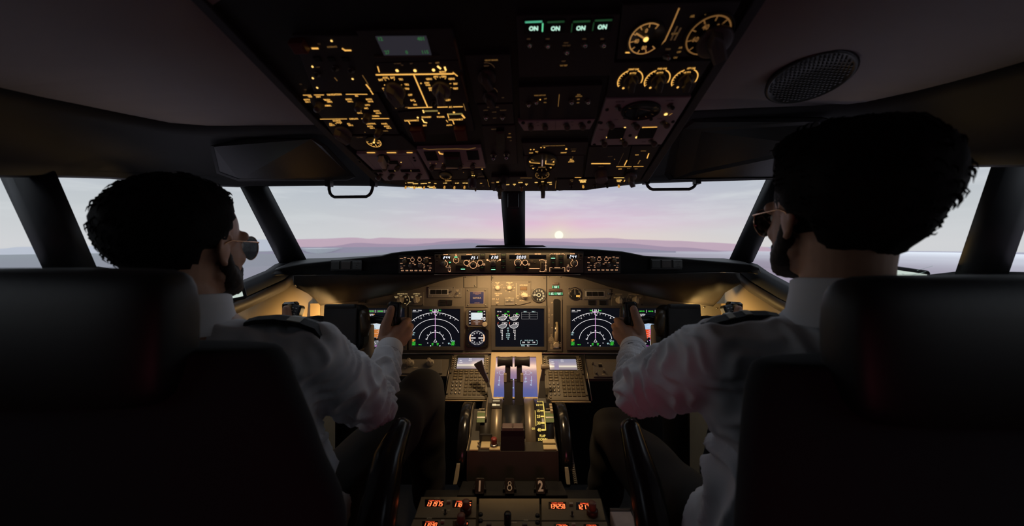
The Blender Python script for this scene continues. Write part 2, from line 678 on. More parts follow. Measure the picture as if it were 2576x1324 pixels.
away = wramp(el, [(0.0, (.64, .64, .66)), (.05, (.67, .67, .69)), (.12, (.59, .615, .64)), (.20, (.51, .55, .61)), (.35, (.44, .50, .60)), (.60, (.95, 1.02, 1.15)), (1.0, (1.15, 1.25, 1.40))])
near = wramp(el, [(0.0, (.72, .50, .54)), (.05, (.86, .68, .60)), (.075, (.82, .67, .65)), (.105, (.80, .53, .68)), (.15, (.66, .53, .68)), (.22, (.48, .51, .63)), (.6, (.95, 1.02, 1.15)), (1.0, (1.15, 1.25, 1.40))])
sun_dir = V(((1406 - U0) / FPX, 1, (VH - 592) / FPX)).normalized()
dt = N.new('ShaderNodeVectorMath')
dt.operation = 'DOT_PRODUCT'
L.new(nrm.outputs[0], dt.inputs[0])
dt.inputs[1].default_value = sun_dir
d0 = wmath('MAXIMUM', dt.outputs['Value'], 0.0)
col = wmix(wmath('POWER', d0, 14.0), away, near)
# thin streaks of cloud
mp = N.new('ShaderNodeMapping')
mp.inputs['Scale'].default_value = (2.0, 2.0, 16.0)
mp.inputs['Rotation'].default_value = (.06, .05, .3)
L.new(nrm.outputs[0], mp.inputs[0])
cn = N.new('ShaderNodeTexNoise')
cn.inputs['Scale'].default_value = 2.2
cn.inputs['Detail'].default_value = 6
cn.inputs['Roughness'].default_value = .6
L.new(mp.outputs[0], cn.inputs['Vector'])
cf = wmath('MULTIPLY', wmath('MAXIMUM', wmath('SUBTRACT', cn.outputs['Fac'], .47), 0.0), 2.6)
cf = wmath('MULTIPLY', cf, wmath('MINIMUM', wmath('MULTIPLY', wmath('MAXIMUM', sep.outputs['Z'], 0.0), 9.0), 1.0))
col = wmix(cf, col, (.76, .78, .80))
# the low sun and the glow round it
col = wmix(wmath('MULTIPLY', wmath('POWER', d0, 900.0), .55), col, (.84, .72, .58))
col = wmix(wmath('MULTIPLY', wmath('POWER', d0, 9000.0), .6), col, (.92, .86, .66))
disc = wmath('GREATER_THAN', dt.outputs['Value'], math.cos(.0122))
col = wmix(disc, col, (1.15, 1.12, .92))
L.new(col, bg.inputs['Color'])
bg.inputs['Strength'].default_value = 1.0
w.cycles.sampling_method = 'MANUAL'
w.cycles.sample_map_resolution = 1024
# ---------------------------------------------------------------- land far below
ALT, RAD = 100.0, 6250.0
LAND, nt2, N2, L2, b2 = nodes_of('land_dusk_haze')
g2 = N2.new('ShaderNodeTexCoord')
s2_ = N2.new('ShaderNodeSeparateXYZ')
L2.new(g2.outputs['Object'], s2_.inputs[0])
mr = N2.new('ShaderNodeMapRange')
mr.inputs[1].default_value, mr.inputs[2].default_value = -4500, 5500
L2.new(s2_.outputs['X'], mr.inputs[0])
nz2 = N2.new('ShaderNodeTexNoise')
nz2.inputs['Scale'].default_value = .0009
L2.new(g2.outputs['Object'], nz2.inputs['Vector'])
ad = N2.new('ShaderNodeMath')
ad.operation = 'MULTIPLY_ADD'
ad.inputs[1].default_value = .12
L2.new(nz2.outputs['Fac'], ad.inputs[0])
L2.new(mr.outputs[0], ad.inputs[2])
r2 = N2.new('ShaderNodeValToRGB')  # grey haze on the left, lilac dusk on the right, put into the land colour
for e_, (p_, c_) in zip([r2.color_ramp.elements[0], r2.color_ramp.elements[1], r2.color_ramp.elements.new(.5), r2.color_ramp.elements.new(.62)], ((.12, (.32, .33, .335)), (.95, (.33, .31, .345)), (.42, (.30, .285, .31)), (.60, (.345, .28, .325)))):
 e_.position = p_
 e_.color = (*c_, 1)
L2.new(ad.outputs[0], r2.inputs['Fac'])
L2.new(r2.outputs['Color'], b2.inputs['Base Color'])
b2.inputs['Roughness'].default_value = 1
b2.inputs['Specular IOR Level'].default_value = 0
mb = MB()
rows = []
for r in (50, 300, 1000, 2000, 3500, 5000, RAD):
 rows.append([EYE + V((r * math.sin(a * PI / 36), r * math.cos(a * PI / 36), -ALT)) for a in range(72)])
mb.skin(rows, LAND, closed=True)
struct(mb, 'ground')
def ridge(name, D, prof, mat, seed, rough):
 """A range of hills standing round the horizon at distance D: prof lists (pixel column, row of its crest)."""
 mb = MB()
 crest, base, back = [], [], []
 for i in range(len(prof) - 1):
  (u0, v0), (u1, v1) = prof[i], prof[i + 1]
  n = max(2, int(abs(u1 - u0) / 9))
  for k in range(n + (i == len(prof) - 2)):
   t = k / n
   u, v = u0 + (u1 - u0) * t, v0 + (v1 - v0) * (t * t * (3 - 2 * t))
   d = V(((u - U0) / FPX, 1.0))
   az = d.normalized()
   te = (VH - v) / FPX / d.length
   z = te * D + rough * noise.fractal(V((u * .02, seed, 0)), 1.0, 2.0, 4)
   crest.append(EYE + V((az.x * D, az.y * D, max(z, -ALT + 1))))
   q = D * .86 + 150 * noise.noise(V((u * .01, seed + 3, 0)))
   base.append(EYE + V((az.x * q, az.y * q, -ALT - 1)))
   back.append(EYE + V((az.x * D * 1.1, az.y * D * 1.1, -ALT - 1)))
 mid = [b.lerp(c, .55) + V((0, 0, 4 * noise.noise(c * .004))) for b, c in zip(base, crest)]
 mb.skin([base, mid, crest, back], mat)
 return struct(mb, name)
HFAR = pmat('hill_far_haze_pink', (.60, .41, .455), .95, .03, .002, spec=0)  # distance haze and pink sun glow are put into the hill colours
HFARL = pmat('hill_far_haze_grey', (.56, .555, .58), .95, .03, .002, spec=0)
HMID = pmat('hill_haze_mauve', (.42, .30, .365), .95, .04, .002, spec=0)
HNEAR = pmat('hill_haze_blue_grey', (.315, .28, .335), .95, .05, .002, spec=0)
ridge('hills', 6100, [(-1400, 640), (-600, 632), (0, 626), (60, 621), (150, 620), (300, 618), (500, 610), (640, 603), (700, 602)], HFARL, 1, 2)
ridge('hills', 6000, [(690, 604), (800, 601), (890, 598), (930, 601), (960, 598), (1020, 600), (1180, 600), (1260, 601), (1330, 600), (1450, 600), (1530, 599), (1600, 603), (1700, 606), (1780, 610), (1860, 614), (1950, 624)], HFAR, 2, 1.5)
ridge('hills', 6100, [(1850, 618), (1950, 622), (2080, 630), (2250, 639), (2300, 638), (2350, 640), (2460, 645), (2560, 650), (2700, 655), (3400, 690)], pmat('hill_far_haze_lilac', (.47, .44, .50), .95, .03, .002, spec=0), 3, 2)
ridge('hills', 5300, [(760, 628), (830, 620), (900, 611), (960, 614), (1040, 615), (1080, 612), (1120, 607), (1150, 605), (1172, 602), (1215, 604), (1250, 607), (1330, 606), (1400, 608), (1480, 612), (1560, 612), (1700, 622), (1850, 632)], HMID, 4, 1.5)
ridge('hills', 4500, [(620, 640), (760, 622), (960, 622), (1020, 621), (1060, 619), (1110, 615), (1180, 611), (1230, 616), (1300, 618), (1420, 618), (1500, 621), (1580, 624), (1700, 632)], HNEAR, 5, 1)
LAKE = emat('unused', (.1, .1, .1), 0)
m, nt_, N_, L_, b_ = nodes_of('lake_water_pale')
b_.inputs['Base Color'].default_value = (.62, .64, .66, 1)
b_.inputs['Roughness'].default_value = .25
nzl = N_.new('ShaderNodeTexNoise')
nzl.inputs['Scale'].default_value = .02
bpl = N_.new('ShaderNodeBump')
bpl.inputs['Strength'].default_value = .05
L_.new(nzl.outputs['Fac'], bpl.inputs['Height'])
L_.new(bpl.outputs['Normal'], b_.inputs['Normal'])
mb = MB()
P = []
for i in range(40):
 a = 2 * PI * i / 40
 u = 850 + 92 * math.cos(a) * (1 + .08 * math.sin(3 * a))
 v = 621.5 + 3.6 * math.sin(a) * (1 + .3 * math.cos(2 * a + 1)) + .02 * (850 - u)
 d = ray(u, v)
 t = 55.0 / -d.z if d.z < 0 else 6000
 P.append(EYE + d * min(t, 7000))
zl = -55.0
mb.add([(p.x, p.y, EZ + zl) for p in P] + [(p.x, p.y, EZ + zl - 60) for p in P], [tuple(range(40))] + [(i, (i + 1) % 40, 40 + (i + 1) % 40, 40 + i) for i in range(40)], m, Matrix.Identity(4))
struct(mb, 'lake')
# ---------------------------------------------------------------- the cockpit shell
def line3(nodes):
 return [at(u, v, y) if y is not None else None for u, v, y in nodes]
mb = MB()
mb.box((0, .35, -.04), (2.6, 3.6, .08), FLOOR)
struct(mb, 'floor')
# upper edge of the side and front windows, running round from behind on one side to the other
WT_L = [E(-1.02, -.9, .14), E(-1.01, 0, .14), at(-280, 428, .55), at(0, 435, .66), at(90, 436, .72), at(160, 437, .76), at(280, 441, .85), at(450, 458, .98), at(600, 464, 1.06), at(675, 462, 1.10), at(830, 461, 1.16), at(960, 462, 1.20), at(1120, 470, 1.23), at(1291, 472, 1.25)]
WT_R = [at(1291, 472, 1.25), at(1480, 470, 1.23), at(1625, 455, 1.20), at(1755, 451, 1.16), at(1915, 446, 1.10), at(1960, 444, 1.06), at(2100, 432, .98), at(2280, 420, .85), at(2400, 411, .76), at(2480, 410, .72), at(2560, 409, .66), at(2840, 400, .55), E(1.01, 0, .16), E(1.02, -.9, .16)]
# where the header meets the ceiling
CE_L = [E(-.93, -.9, .42), E(-.92, 0, .36), at(-280, 160, .52), at(0, 215, .62), at(100, 238, .66), at(200, 258, .70), at(330, 285, .76), at(430, 305, .80), at(520, 312, .82), at(600, 312, .83), at(790, 311, .84), E(-.34, .84, .28), E(-.18, .84, .28), E(0, .84, .28)]
CE_R = [E(0, .84, .28), E(.18, .84, .28), E(.34, .84, .28), at(1738, 277, .84), at(1900, 270, .83), at(2130, 258, .82), at(2180, 252, .80), at(2290, 228, .76), at(2400, 200, .70), at(2480, 178, .66), at(2576, 150, .62), at(2840, 80, .52), E(.92, 0, .38), E(.93, -.9, .44)]
def mid_bulge(A, B, t, push):
 out = []
 for a, b in zip(A, B):
  p = a.lerp(b, t)
  c = V((0, .35, EZ + .1))
  d = (p - c)
  d.normalize()
  out.append(p + d * push)
 return out
def header(A, B, name):
 mb = MB()
 lip = [p + V((0, 0, -.004)) + (V((0, .35, EZ)) - p).normalized() * -.012 for p in B]
 mb.skin([A, mid_bulge(A, B, .15, .012), mid_bulge(A, B, .5, .03), mid_bulge(A, B, .85, .02), B, lip], HEADER)
 return struct(mb, name, solid=.012)
header(CE_L, WT_L, 'wall_left')
header(CE_R, WT_R, 'wall_right')
# ceiling, one liner panel each side of the overhead panel
def ceiling(A, xin, name):
 mb = MB()
 B = []
 for p in A:
  x = xin(p.y)
  B.append(V((x, p.y, EZ + .295 + .30 * max(-.5, (.84 - p.y)) + .0)))
 B = [V((b.x, b.y, max(b.z, a.z))) for a, b in zip(A, B)]
 mb.skin([A, [a.lerp(b, .35) + V((0, 0, .012)) for a, b in zip(A, B)], B], LINER)
 return struct(mb, name, solid=.01)
ceiling(CE_L, lambda y: .01, 'ceiling_left')
ceiling(CE_R, lambda y: -.01, 'ceiling_right')
mb = MB()
mb.box((0, .02, EZ + .92), (2.3, 2.1, .04), BACKW)
mb.box((-1.1, .02, EZ + .66), (.04, 2.1, .56), BACKW)
mb.box((1.1, .02, EZ + .66), (.04, 2.1, .56), BACKW)
mb.box((0, 1.06, EZ + .60), (2.3, .04, .68), BACKW)
struct(mb, 'ceiling')
# lower edge of the windows
WB_L = [E(-1.02, -.9, -.10), E(-1.01, 0, -.10), at(-280, 690, .55), at(0, 685, .66), at(135, 682, .72), at(245, 677, .78), at(400, 700, .88), at(520, 752, .98), at(600, 722, 1.10), at(690, 684, 1.22), at(712, 668, 1.30), at(760, 650, 1.38)]
WB_R = [at(1850, 657, 1.38), at(1885, 668, 1.30), at(1912, 688, 1.22), at(1985, 728, 1.10), at(2060, 760, .98), at(2180, 715, .88), at(2405, 690, .78), at(2540, 691, .72), at(2600, 692, .66), at(2850, 700, .55), E(1.01, 0, -.10), E(1.02, -.9, -.10)]
# side walls under the windows: a dark sill, then the tan side panel down to the floor
for B, nm, sgn in ((WB_L, 'wall_left_lower', -1), (WB_R, 'wall_right_lower', 1)):
 mb = MB()
 s1 = [p + V((-sgn * .035, -.004, -.030)) for p in B]
 mb.skin([[p + V((sgn * .03, .0, -.002)) for p in B], B, s1], SILL)
 s2 = [p + V((-sgn * .036, 0, -.065)) for p in B]
 mb.skin([s1, s2], pmat('sill_brown_trim', (.040, .030, .024), .6, .08, 60))
 s3 = [V((p.x - sgn * .005, p.y, EZ - .55)) for p in s2]
 s4 = [V((p.x - sgn * .02, p.y, 0)) for p in s2]
 mb.skin([s2, s3, s4], TAN)
 struct(mb, nm, solid=.012)
# closing panels forward of the side walls, down to the floor
for sgn, nm in ((-1, 'wall_front_left'), (1, 'wall_front_right')):
 mb = MB()
 top = WB_L[-1] if sgn < 0 else WB_R[0]
 x0 = top.x - sgn * .02
 mb.skin([[V((x0 + sgn * .02, 1.375, EZ - .10)), V((x0 - sgn * .04, 1.69, EZ - .10))], [V((x0, 1.375, 0)), V((x0 - sgn * .04, 1.69, 0))]], TAN, smooth=False)
 struct(mb, nm, solid=.01)
mb = MB()
mb.box((0, -.95, 1.05), (2.3, .06, 2.15), BACKW)
mb.box((0, 1.72, .5), (2.0, .05, 1.05), BLK)
struct(mb, 'wall_back')
# window posts
def post(name, T0, T1, B0, B1, depth, mat=POST, inner=.012):
 """A post between the window openings: px corners on its crew side, extruded forward and outward."""
 mb = MB()
 q = [at(*T0), at(*T1), at(*B1), at(*B0)]
 nrm_ = (q[1] - q[0]).cross(q[3] - q[0]).normalized()
 if nrm_.dot(EYE - q[0]) > 0:
  nrm_ = -nrm_
 rows = []
 for a, b in ((q[0], q[1]), (q[3], q[2])):
  w_ = b - a
  da, db = [(x - EYE).normalized() * depth for x in (a, b)]
  rows.append([a + da, a + da * .3, a, a.lerp(b, .25) - nrm_ * inner, a.lerp(b, .75) - nrm_ * inner, b, b + db * .3, b + db])
 mb.skin(rows, mat, closed=True, caps=True)
 return mb
m_ = post('x', (-8, 430, .70), (140, 432, .745), (118, 700, .71), (252, 692, .755), .035)
struct(m_, 'trim_1')
m_ = post('x', (596, 455, 1.06), (668, 455, 1.10), (702, 662, 1.31), (772, 655, 1.36), .04)
struct(m_, 'trim_2')
m_ = post('x', (1258, 470, 1.25), (1321, 470, 1.25), (1270, 630, 1.56), (1321, 630, 1.56), .05)
m_.prism([(-.021, -.030), (.021, -.030), (.021, .030), (-.021, .030)], 0, .012, pmat('post_box_textured', (.035, .04, .045), .6, .3, 220, bump=.0015), Matrix.Translation(at(1291, 507, 1.26)) @ Matrix.Rotation(PI / 2 - .35, 4, 'X'), .003)
struct(m_, 'trim_3')
m_ = post('x', (1932, 440, 1.10), (2000, 438, 1.06), (1834, 654, 1.36), (1894, 660, 1.31), .04)
struct(m_, 'trim_4')
m_ = post('x', (2498, 404, .745), (2640, 400, .70), (2398, 700, .755), (2532, 705, .71), .035)
struct(m_, 'trim_5')
# panes
def pane(name, P):
 mb = MB()
 P = [V(p) for p in P]
 n = (P[1] - P[0]).cross(P[2] - P[0]).normalized()
 if n.dot(EYE - P[0]) < 0:
  n = -n
 k = len(P)
 mb.add([p - n * .012 for p in P] + [p - n * .020 for p in P], [tuple(range(k)), tuple(range(2 * k - 1, k - 1, -1))] + [(i, k + i, k + (i + 1) % k, (i + 1) % k) for i in range(k)], GLASS, Matrix.Identity(4))
 struct(mb, name)
pane('window_1', [at(650, 452, 1.09), at(1285, 462, 1.26), at(1290, 640, 1.58), at(742, 668, 1.36)])
pane('window_2', [at(1295, 462, 1.26), at(1960, 440, 1.09), at(1862, 668, 1.36), at(1292, 640, 1.58)])
pane('window_3', [at(60, 430, .72), at(640, 452, 1.08), at(735, 668, 1.33), at(190, 720, .74)])
pane('window_4', [at(1975, 438, 1.08), at(2590, 400, .72), at(2470, 720, .74), at(1868, 668, 1.33)])
pane('window_5', [at(70, 428, .72), E(-1.02, -.3, .15), E(-1.02, -.3, -.11), at(180, 720, .74)])
pane('window_6', [at(2580, 400, .72), E(1.02, -.3, .17), E(1.02, -.3, -.11), at(2480, 720, .74)])
mb = MB()
for s in (-1, 1):
 mb.box((s * 1.02, -.6, EZ + .02), (.03, .62, .34), HEADER)
struct(mb, 'trim_6')
# ---------------------------------------------------------------- things on ceiling and header
# grab handles at the top of the windscreen
for pts, lab in (([(828, 450), (828, 484), (838, 496), (925, 495), (936, 482), (940, 450)], 'black tubular grab handle over the captain side windscreen, left of the centre post'),
     ([(1625, 444), (1627, 466), (1638, 477), (1738, 476), (1750, 466), (1753, 444)], 'black tubular grab handle over the first officer windscreen, right of the centre post')):
 t = thing('grab_handle', lab, 'handle', at(*pts[2], 1.05), 'grab handles over the windscreen')
 mb = MB()
 P = []
 for i, (u, v) in enumerate(pts):
  P.append(at(u, v, 1.05))
 Q = [P[0]]
 for a, b, c in ((P[0], P[1], P[3]), (P[2], P[3], P[5])):
  pass
 Q = [P[0], P[0].lerp(P[1], .8), P[1].lerp(P[2], .25), P[1].lerp(P[2], .75), P[2].lerp(P[3], .04), P[2].lerp(P[3], .96), P[3].lerp(P[4], .3), P[3].lerp(P[4], .75), P[4].lerp(P[5], .2), P[5]]
 mb.tube(Q, .0046, BLKS, 10)
 mb.build('bar', t)
 for e in (P[0], P[5]):
  mb = MB()
  mb.box((0, 0, -.010), (.016, .02, .028), BLKS, Matrix.Translation(e), .002)
  mb.build('mounting_foot', t)
# stowed sun visors: dark framed panels under the header
def visor(nodes, lab):
 t = thing('sun_visor', lab, 'sun visor', at(*nodes[0]), 'stowed sun visors')
 P = [at(*q) for q in nodes]
 c = sum(P, V()) / len(P)
 n = (P[1] - P[0]).cross(P[-1] - P[0]).normalized()
 if n.dot(EYE - c) < 0:
  n = -n
 mb = MB()
 P = [p + n * .02 for p in P]
 k = len(P)
 I = [c + (p - c) * .93 for p in P]
 mb.add(P + [p + n * .008 for p in I] + [p - n * .008 for p in P], [(i, (i + 1) % k, k + (i + 1) % k, k + i) for i in range(k)] + [((i + 1) % k, i, 2 * k + i, 2 * k + (i + 1) % k) for i in range(k)], HEADER, Matrix.Identity(4))
 mb.build('frame', t)
 mb = MB()
 I2 = [c + (p - c) * .94 + n * .003 for p in P]
 mb.add(I2, [tuple(range(k))], BLKS, Matrix.Identity(4))
 mb.build('shade', t, solid=.003)
visor([(640, 352, .90), (800, 352, .90), (830, 372, .92), (900, 448, 1.06), (880, 456, 1.07), (610, 458, 1.0), (560, 440, .98), (545, 372, .90)], 'dark stowed sun visor on the captain side, left of the overhead panel')
visor([(1730, 290, .88), (2060, 288, .84), (2105, 300, .85), (2080, 360, .88), (1940, 440, 1.02), (1680, 444, 1.06), (1668, 430, 1.05), (1700, 312, .90)], 'dark framed stowed sun visor on the first officer side, right of the overhead panel')
# round speaker grille in the right ceiling liner
CP = Plane(at(2035, 198, .688), V((0, -1, .29)), V((1, -.12, -.05)))
t = thing('ceiling_speaker', 'dark oval perforated speaker grille set in the pale ceiling liner', 'speaker', CP.hit(2035, 198))
mb = MB(CP.M(2035, 198))
mb.lathe([(.071, -.006), (.073, .002), (.068, .005), (.065, .002), (.0, .003)], BLKS, n=40)
mb.build('rim', t)
mb = MB(CP.M(2035, 198))
for i in range(-9, 10):
 for j in range(-9, 10):
  x, y = i * .0076 + (j % 2) * .0038, j * .0068
  if x * x + y * y < .062 ** 2:
   mb.cyl(.0022, .003, .0042, pmat('grille_bump', (.03, .032, .036), .35, .1, 80), n=6)
   k = len(mb.v) - 12
   for q in range(k, len(mb.v)):
    mb.v[q] = mb.v[q] + CP.ax * x + CP.ay * y
mb.build('grille', t)
# the dark wedge-shaped vent opening higher up on the same liner
t = thing('ceiling_vent', 'black wedge-shaped air outlet in the pale liner at the top of the picture', 'vent', CP.hit(2110, 30))
mb = MB(CP.M0)
mb.prism(CP.pts([(2052, 52), (2075, -40), (2260, -60), (2176, 5), (2110, 46)]), -.004, .006, BLK, ch=.003)
mb.build('outlet', t)
for u, v in ((1878, 97), (1962, 96), (2101, 95)):
 t = tag(MB(CP.M(u, v)).cyl(.004, -.002, .002, SCREWM, n=12, ch=.0008).build('liner_screw'), {1878: 'small dark screw in the pale liner, nearest the overhead panel', 1962: 'small dark screw in the pale liner, middle one of its row of three', 2101: 'small dark screw in the pale liner, farthest from the overhead panel'}[u], 'screw', 'screws of the ceiling liner')
# ---------------------------------------------------------------- flat panels of the flight deck
_b = at(1288, 885, 1.32)
MIP = Plane(_b, at(1288, 690, 1.375) - _b)
MCP = Plane(at(1288, 662, 1.1735), V((0, .06, 1)))
_b = at(1288, 1005, 1.16)
CDP = Plane(_b, at(1288, 892, 1.30) - _b)
def quad(P, u0, v0, u1, v1, h=0):
 return P.pts([(u0, v1), (u1, v1), (u1, v0), (u0, v0)], h)
def plate(mb, P, u0, v0, u1, v1, h0, h1, mat, ch=.001):
 mb.prism(quad(P, u0, v0, u1, v1, h1), h0 + .0006, h1, mat, P.M0, ch)
 return mb
def screws(T, P, L, r=.0028, h=.0, mat=None):
 for u, v in L:
  mb = MB(P.M(u, v, h))
  mb.lathe([(r, 0), (r, r * .3), (r * .75, r * .55), (r * .2, r * .6)], mat or SCREWM, n=12)
  mb.box((0, 0, r * .6), (r * 1.3, r * .25, r * .06), WELL)
  mb.build('screw', T)
def knob(T, P, u, v, r, ht, mat, h=0.0, ang=0.0, style='bar', name='knob'):
 """A rotary selector: round skirt and, on top, a bar grip or a plain ribbed cap."""
 mb = MB(P.M(u, v, h, ang))
 if style == 'bar':
  mb.lathe([(r, 0), (r, ht * .30), (r * .86, ht * .38)], mat, n=24)
  mb.prism([(-r * .38, -r * .95), (r * .38, -r * .95), (r * .42, r * .5), (0, r * 1.08), (-r * .42, r * .5)], ht * .3, ht, mat, ch=r * .12)
  mb.rect(0, r * .55, r * .12, r * .8, ht + .0003, DKMARK)
 elif style == 'cap':
  mb.lathe([(r, 0), (r, ht * .25), (r * .8, ht * .3), (r * .76, ht * .9), (r * .62, ht)], mat, n=24)
  mb.rect(0, r * .4, r * .1, r * .45, ht + .0003, WHITE)
 else:
  prof = [(r, 0), (r, ht * .9), (r * .86, ht)]
  mb.lathe(prof, mat, n=18, smooth=False)
 return mb.build(name, T)
def toggle(T, P, u, v, L, h=0.0, tilt=.35, mat=CHROME, cap=None, r=.0022, name='toggle_switch', nut=SCREWM):
 """A bat-handle switch standing on a threaded bush."""
 M = P.M(u, v, h)
 mb = MB(M)
 mb.cyl(r * 2.1, 0, r * 1.0, nut, n=6)
 mb.cyl(r * 1.4, 0, r * 1.9, nut, n=12)
 K = M @ Matrix.Rotation(tilt, 4, 'X')
 mb.lathe([(r * .75, 0), (r * .85, L * .4), (r * 1.25, L * .82), (r * 1.1, L * .95), (r * .5, L)], cap or mat, K, 12)
 return mb.build(name, T)
def push(T, P, u, v, wpx, hpx, h=0.0, ht=.004, mat=BLKS, face=None, name='push_button'):
 a = P.px(u, v)
 mb = MB(P.M(u, v, h))
 mb.box((0, 0, ht / 2), (wpx * a, hpx * a, ht), mat, ch=.0006)
 if face:
  face(mb, a, ht)
 return mb.build(name, T)
# ---------------------------------------------------------------- the main instrument panel board
T = thing('instrument_panel', 'long grey-brown main instrument board below the glareshield carrying the displays', 'instrument panel', MIP.hit(1288, 800))
mb = MB(MIP.M0)
mb.prism(quad(MIP, 806, 684, 1764, 892), -.02, 0, PANEL)
mb.prism(quad(MIP, 1764.2, 764, 1813, 892), -.02, 0, BEZ)
mb.build('board', T)
mb = MB(MIP.M0)
mb.prism(quad(MIP, 780, 764, 805.8, 892), -.02, -.001, TAN)
mb.build('side_filler', T)
mb = MB(MIP.M0)
mb.prism(quad(MIP, 1813.2, 764, 1840, 892), -.02, -.001, TAN)
mb.build('side_filler', T)
mb = MB(MIP.M0)
a = MIP.uv(812, 888)
b = MIP.uv(1764, 888)
mb.box(((a[0] + b[0]) / 2, a[1], .010), (b[0] - a[0], .0055, .02), METAL, ch=.0015)
mb.build('bright_edge_strip', T)
# seams of the board: fitted sub-panels with screws
mb = MB(MIP.M0)
for u0, v0, u1, v1 in ((1166, 690, 1167, 724), (1236, 690, 1236.6, 770), (1374.5, 690, 1376, 885), (1413.5, 754, 1415, 885), (1199.4, 692, 1200, 724), (1166, 723.6, 1200, 724.4)):
 mb.prism(quad(MIP, u0 - .5, v0, u1 + .5, v1), 0, .0004, WELL)
mb.build('panel_seam', T)
screws(T, MIP, [(1171, 697), (1195, 720), (1240, 700), (1369, 700), (1381, 697), (1411, 697), (1431, 726), (1462, 753), (1340, 730), (1370, 756), (1772, 773), (1803, 776), (1803, 870)], .0035)
def disp(label, u0, v0, u1, v1, s0, t0, s1, t1, draw, group='large flight displays', name='display_unit'):
 """A square display unit: bezel, dark glass and the lit picture on it."""
 T = thing(name, label, 'display', MIP.hit((u0 + u1) / 2, (v0 + v1) / 2), group)
 mb = MB(MIP.M0)
 O = quad(MIP, u0, v0, u1, v1, .010)
 I = quad(MIP, s0, t0, s1, t1, .010)
 J = quad(MIP, s0 + 1.6, t0 + 1.2, s1 - 1.6, t1 - 1.2, .002)
 vs = [(*p, .0006) for p in O] + [(*p, .009) for p in O] + [(*(V(p) * .993 + V(q) * .007), .0105) for p, q in zip(O, I)] + [(*p, .0105) for p in I] + [(*p, .002) for p in J]
 fs = []
 for r in range(4):
  for i in range(4):
   j = (i + 1) % 4
   fs.append((r * 4 + i, r * 4 + j, r * 4 + 4 + j, r * 4 + 4 + i))
 mb.add(vs, fs, BEZ)
 mb.build('bezel', T)
 mb = MB(MIP.M0)
 mb.poly(quad(MIP, s0, t0, s1, t1, .0025), .0025, SBG)
 draw(mb)
 mb.build('screen', T)
 return T
ZS = .0031
def q(u, v):
 return MIP.uv(u, v, ZS)
def ptxt(mb, t, u, v, hpx, mat, al='c', sx=.8, P=MIP, z=ZS, rot=0.0):
 x, y = P.uv(u, v, z)
 mb.text(t, x, y, hpx * P.px(u, v), z, mat, P.M0, al, sx, True, rot)
def pline(mb, L, wpx, mat, P=MIP, z=ZS, closed=False):
 mb.line(P.pts(L, z), wpx * P.px(*L[0]), z, mat, P.M0, closed)
def prect(mb, u0, v0, u1, v1, mat, P=MIP, z=ZS):
 mb.poly(quad(P, u0, v0, u1, v1, z), z, mat, P.M0)
def pell(mb, u, v, rx, ry, wpx, mat, a0, a1, n=40, P=MIP, z=ZS):
 pline(mb, [(u + rx * math.cos(math.radians(a0 + (a1 - a0) * i / n)), v - ry * math.sin(math.radians(a0 + (a1 - a0) * i / n))) for i in range(n + 1)], wpx, mat, P, z)
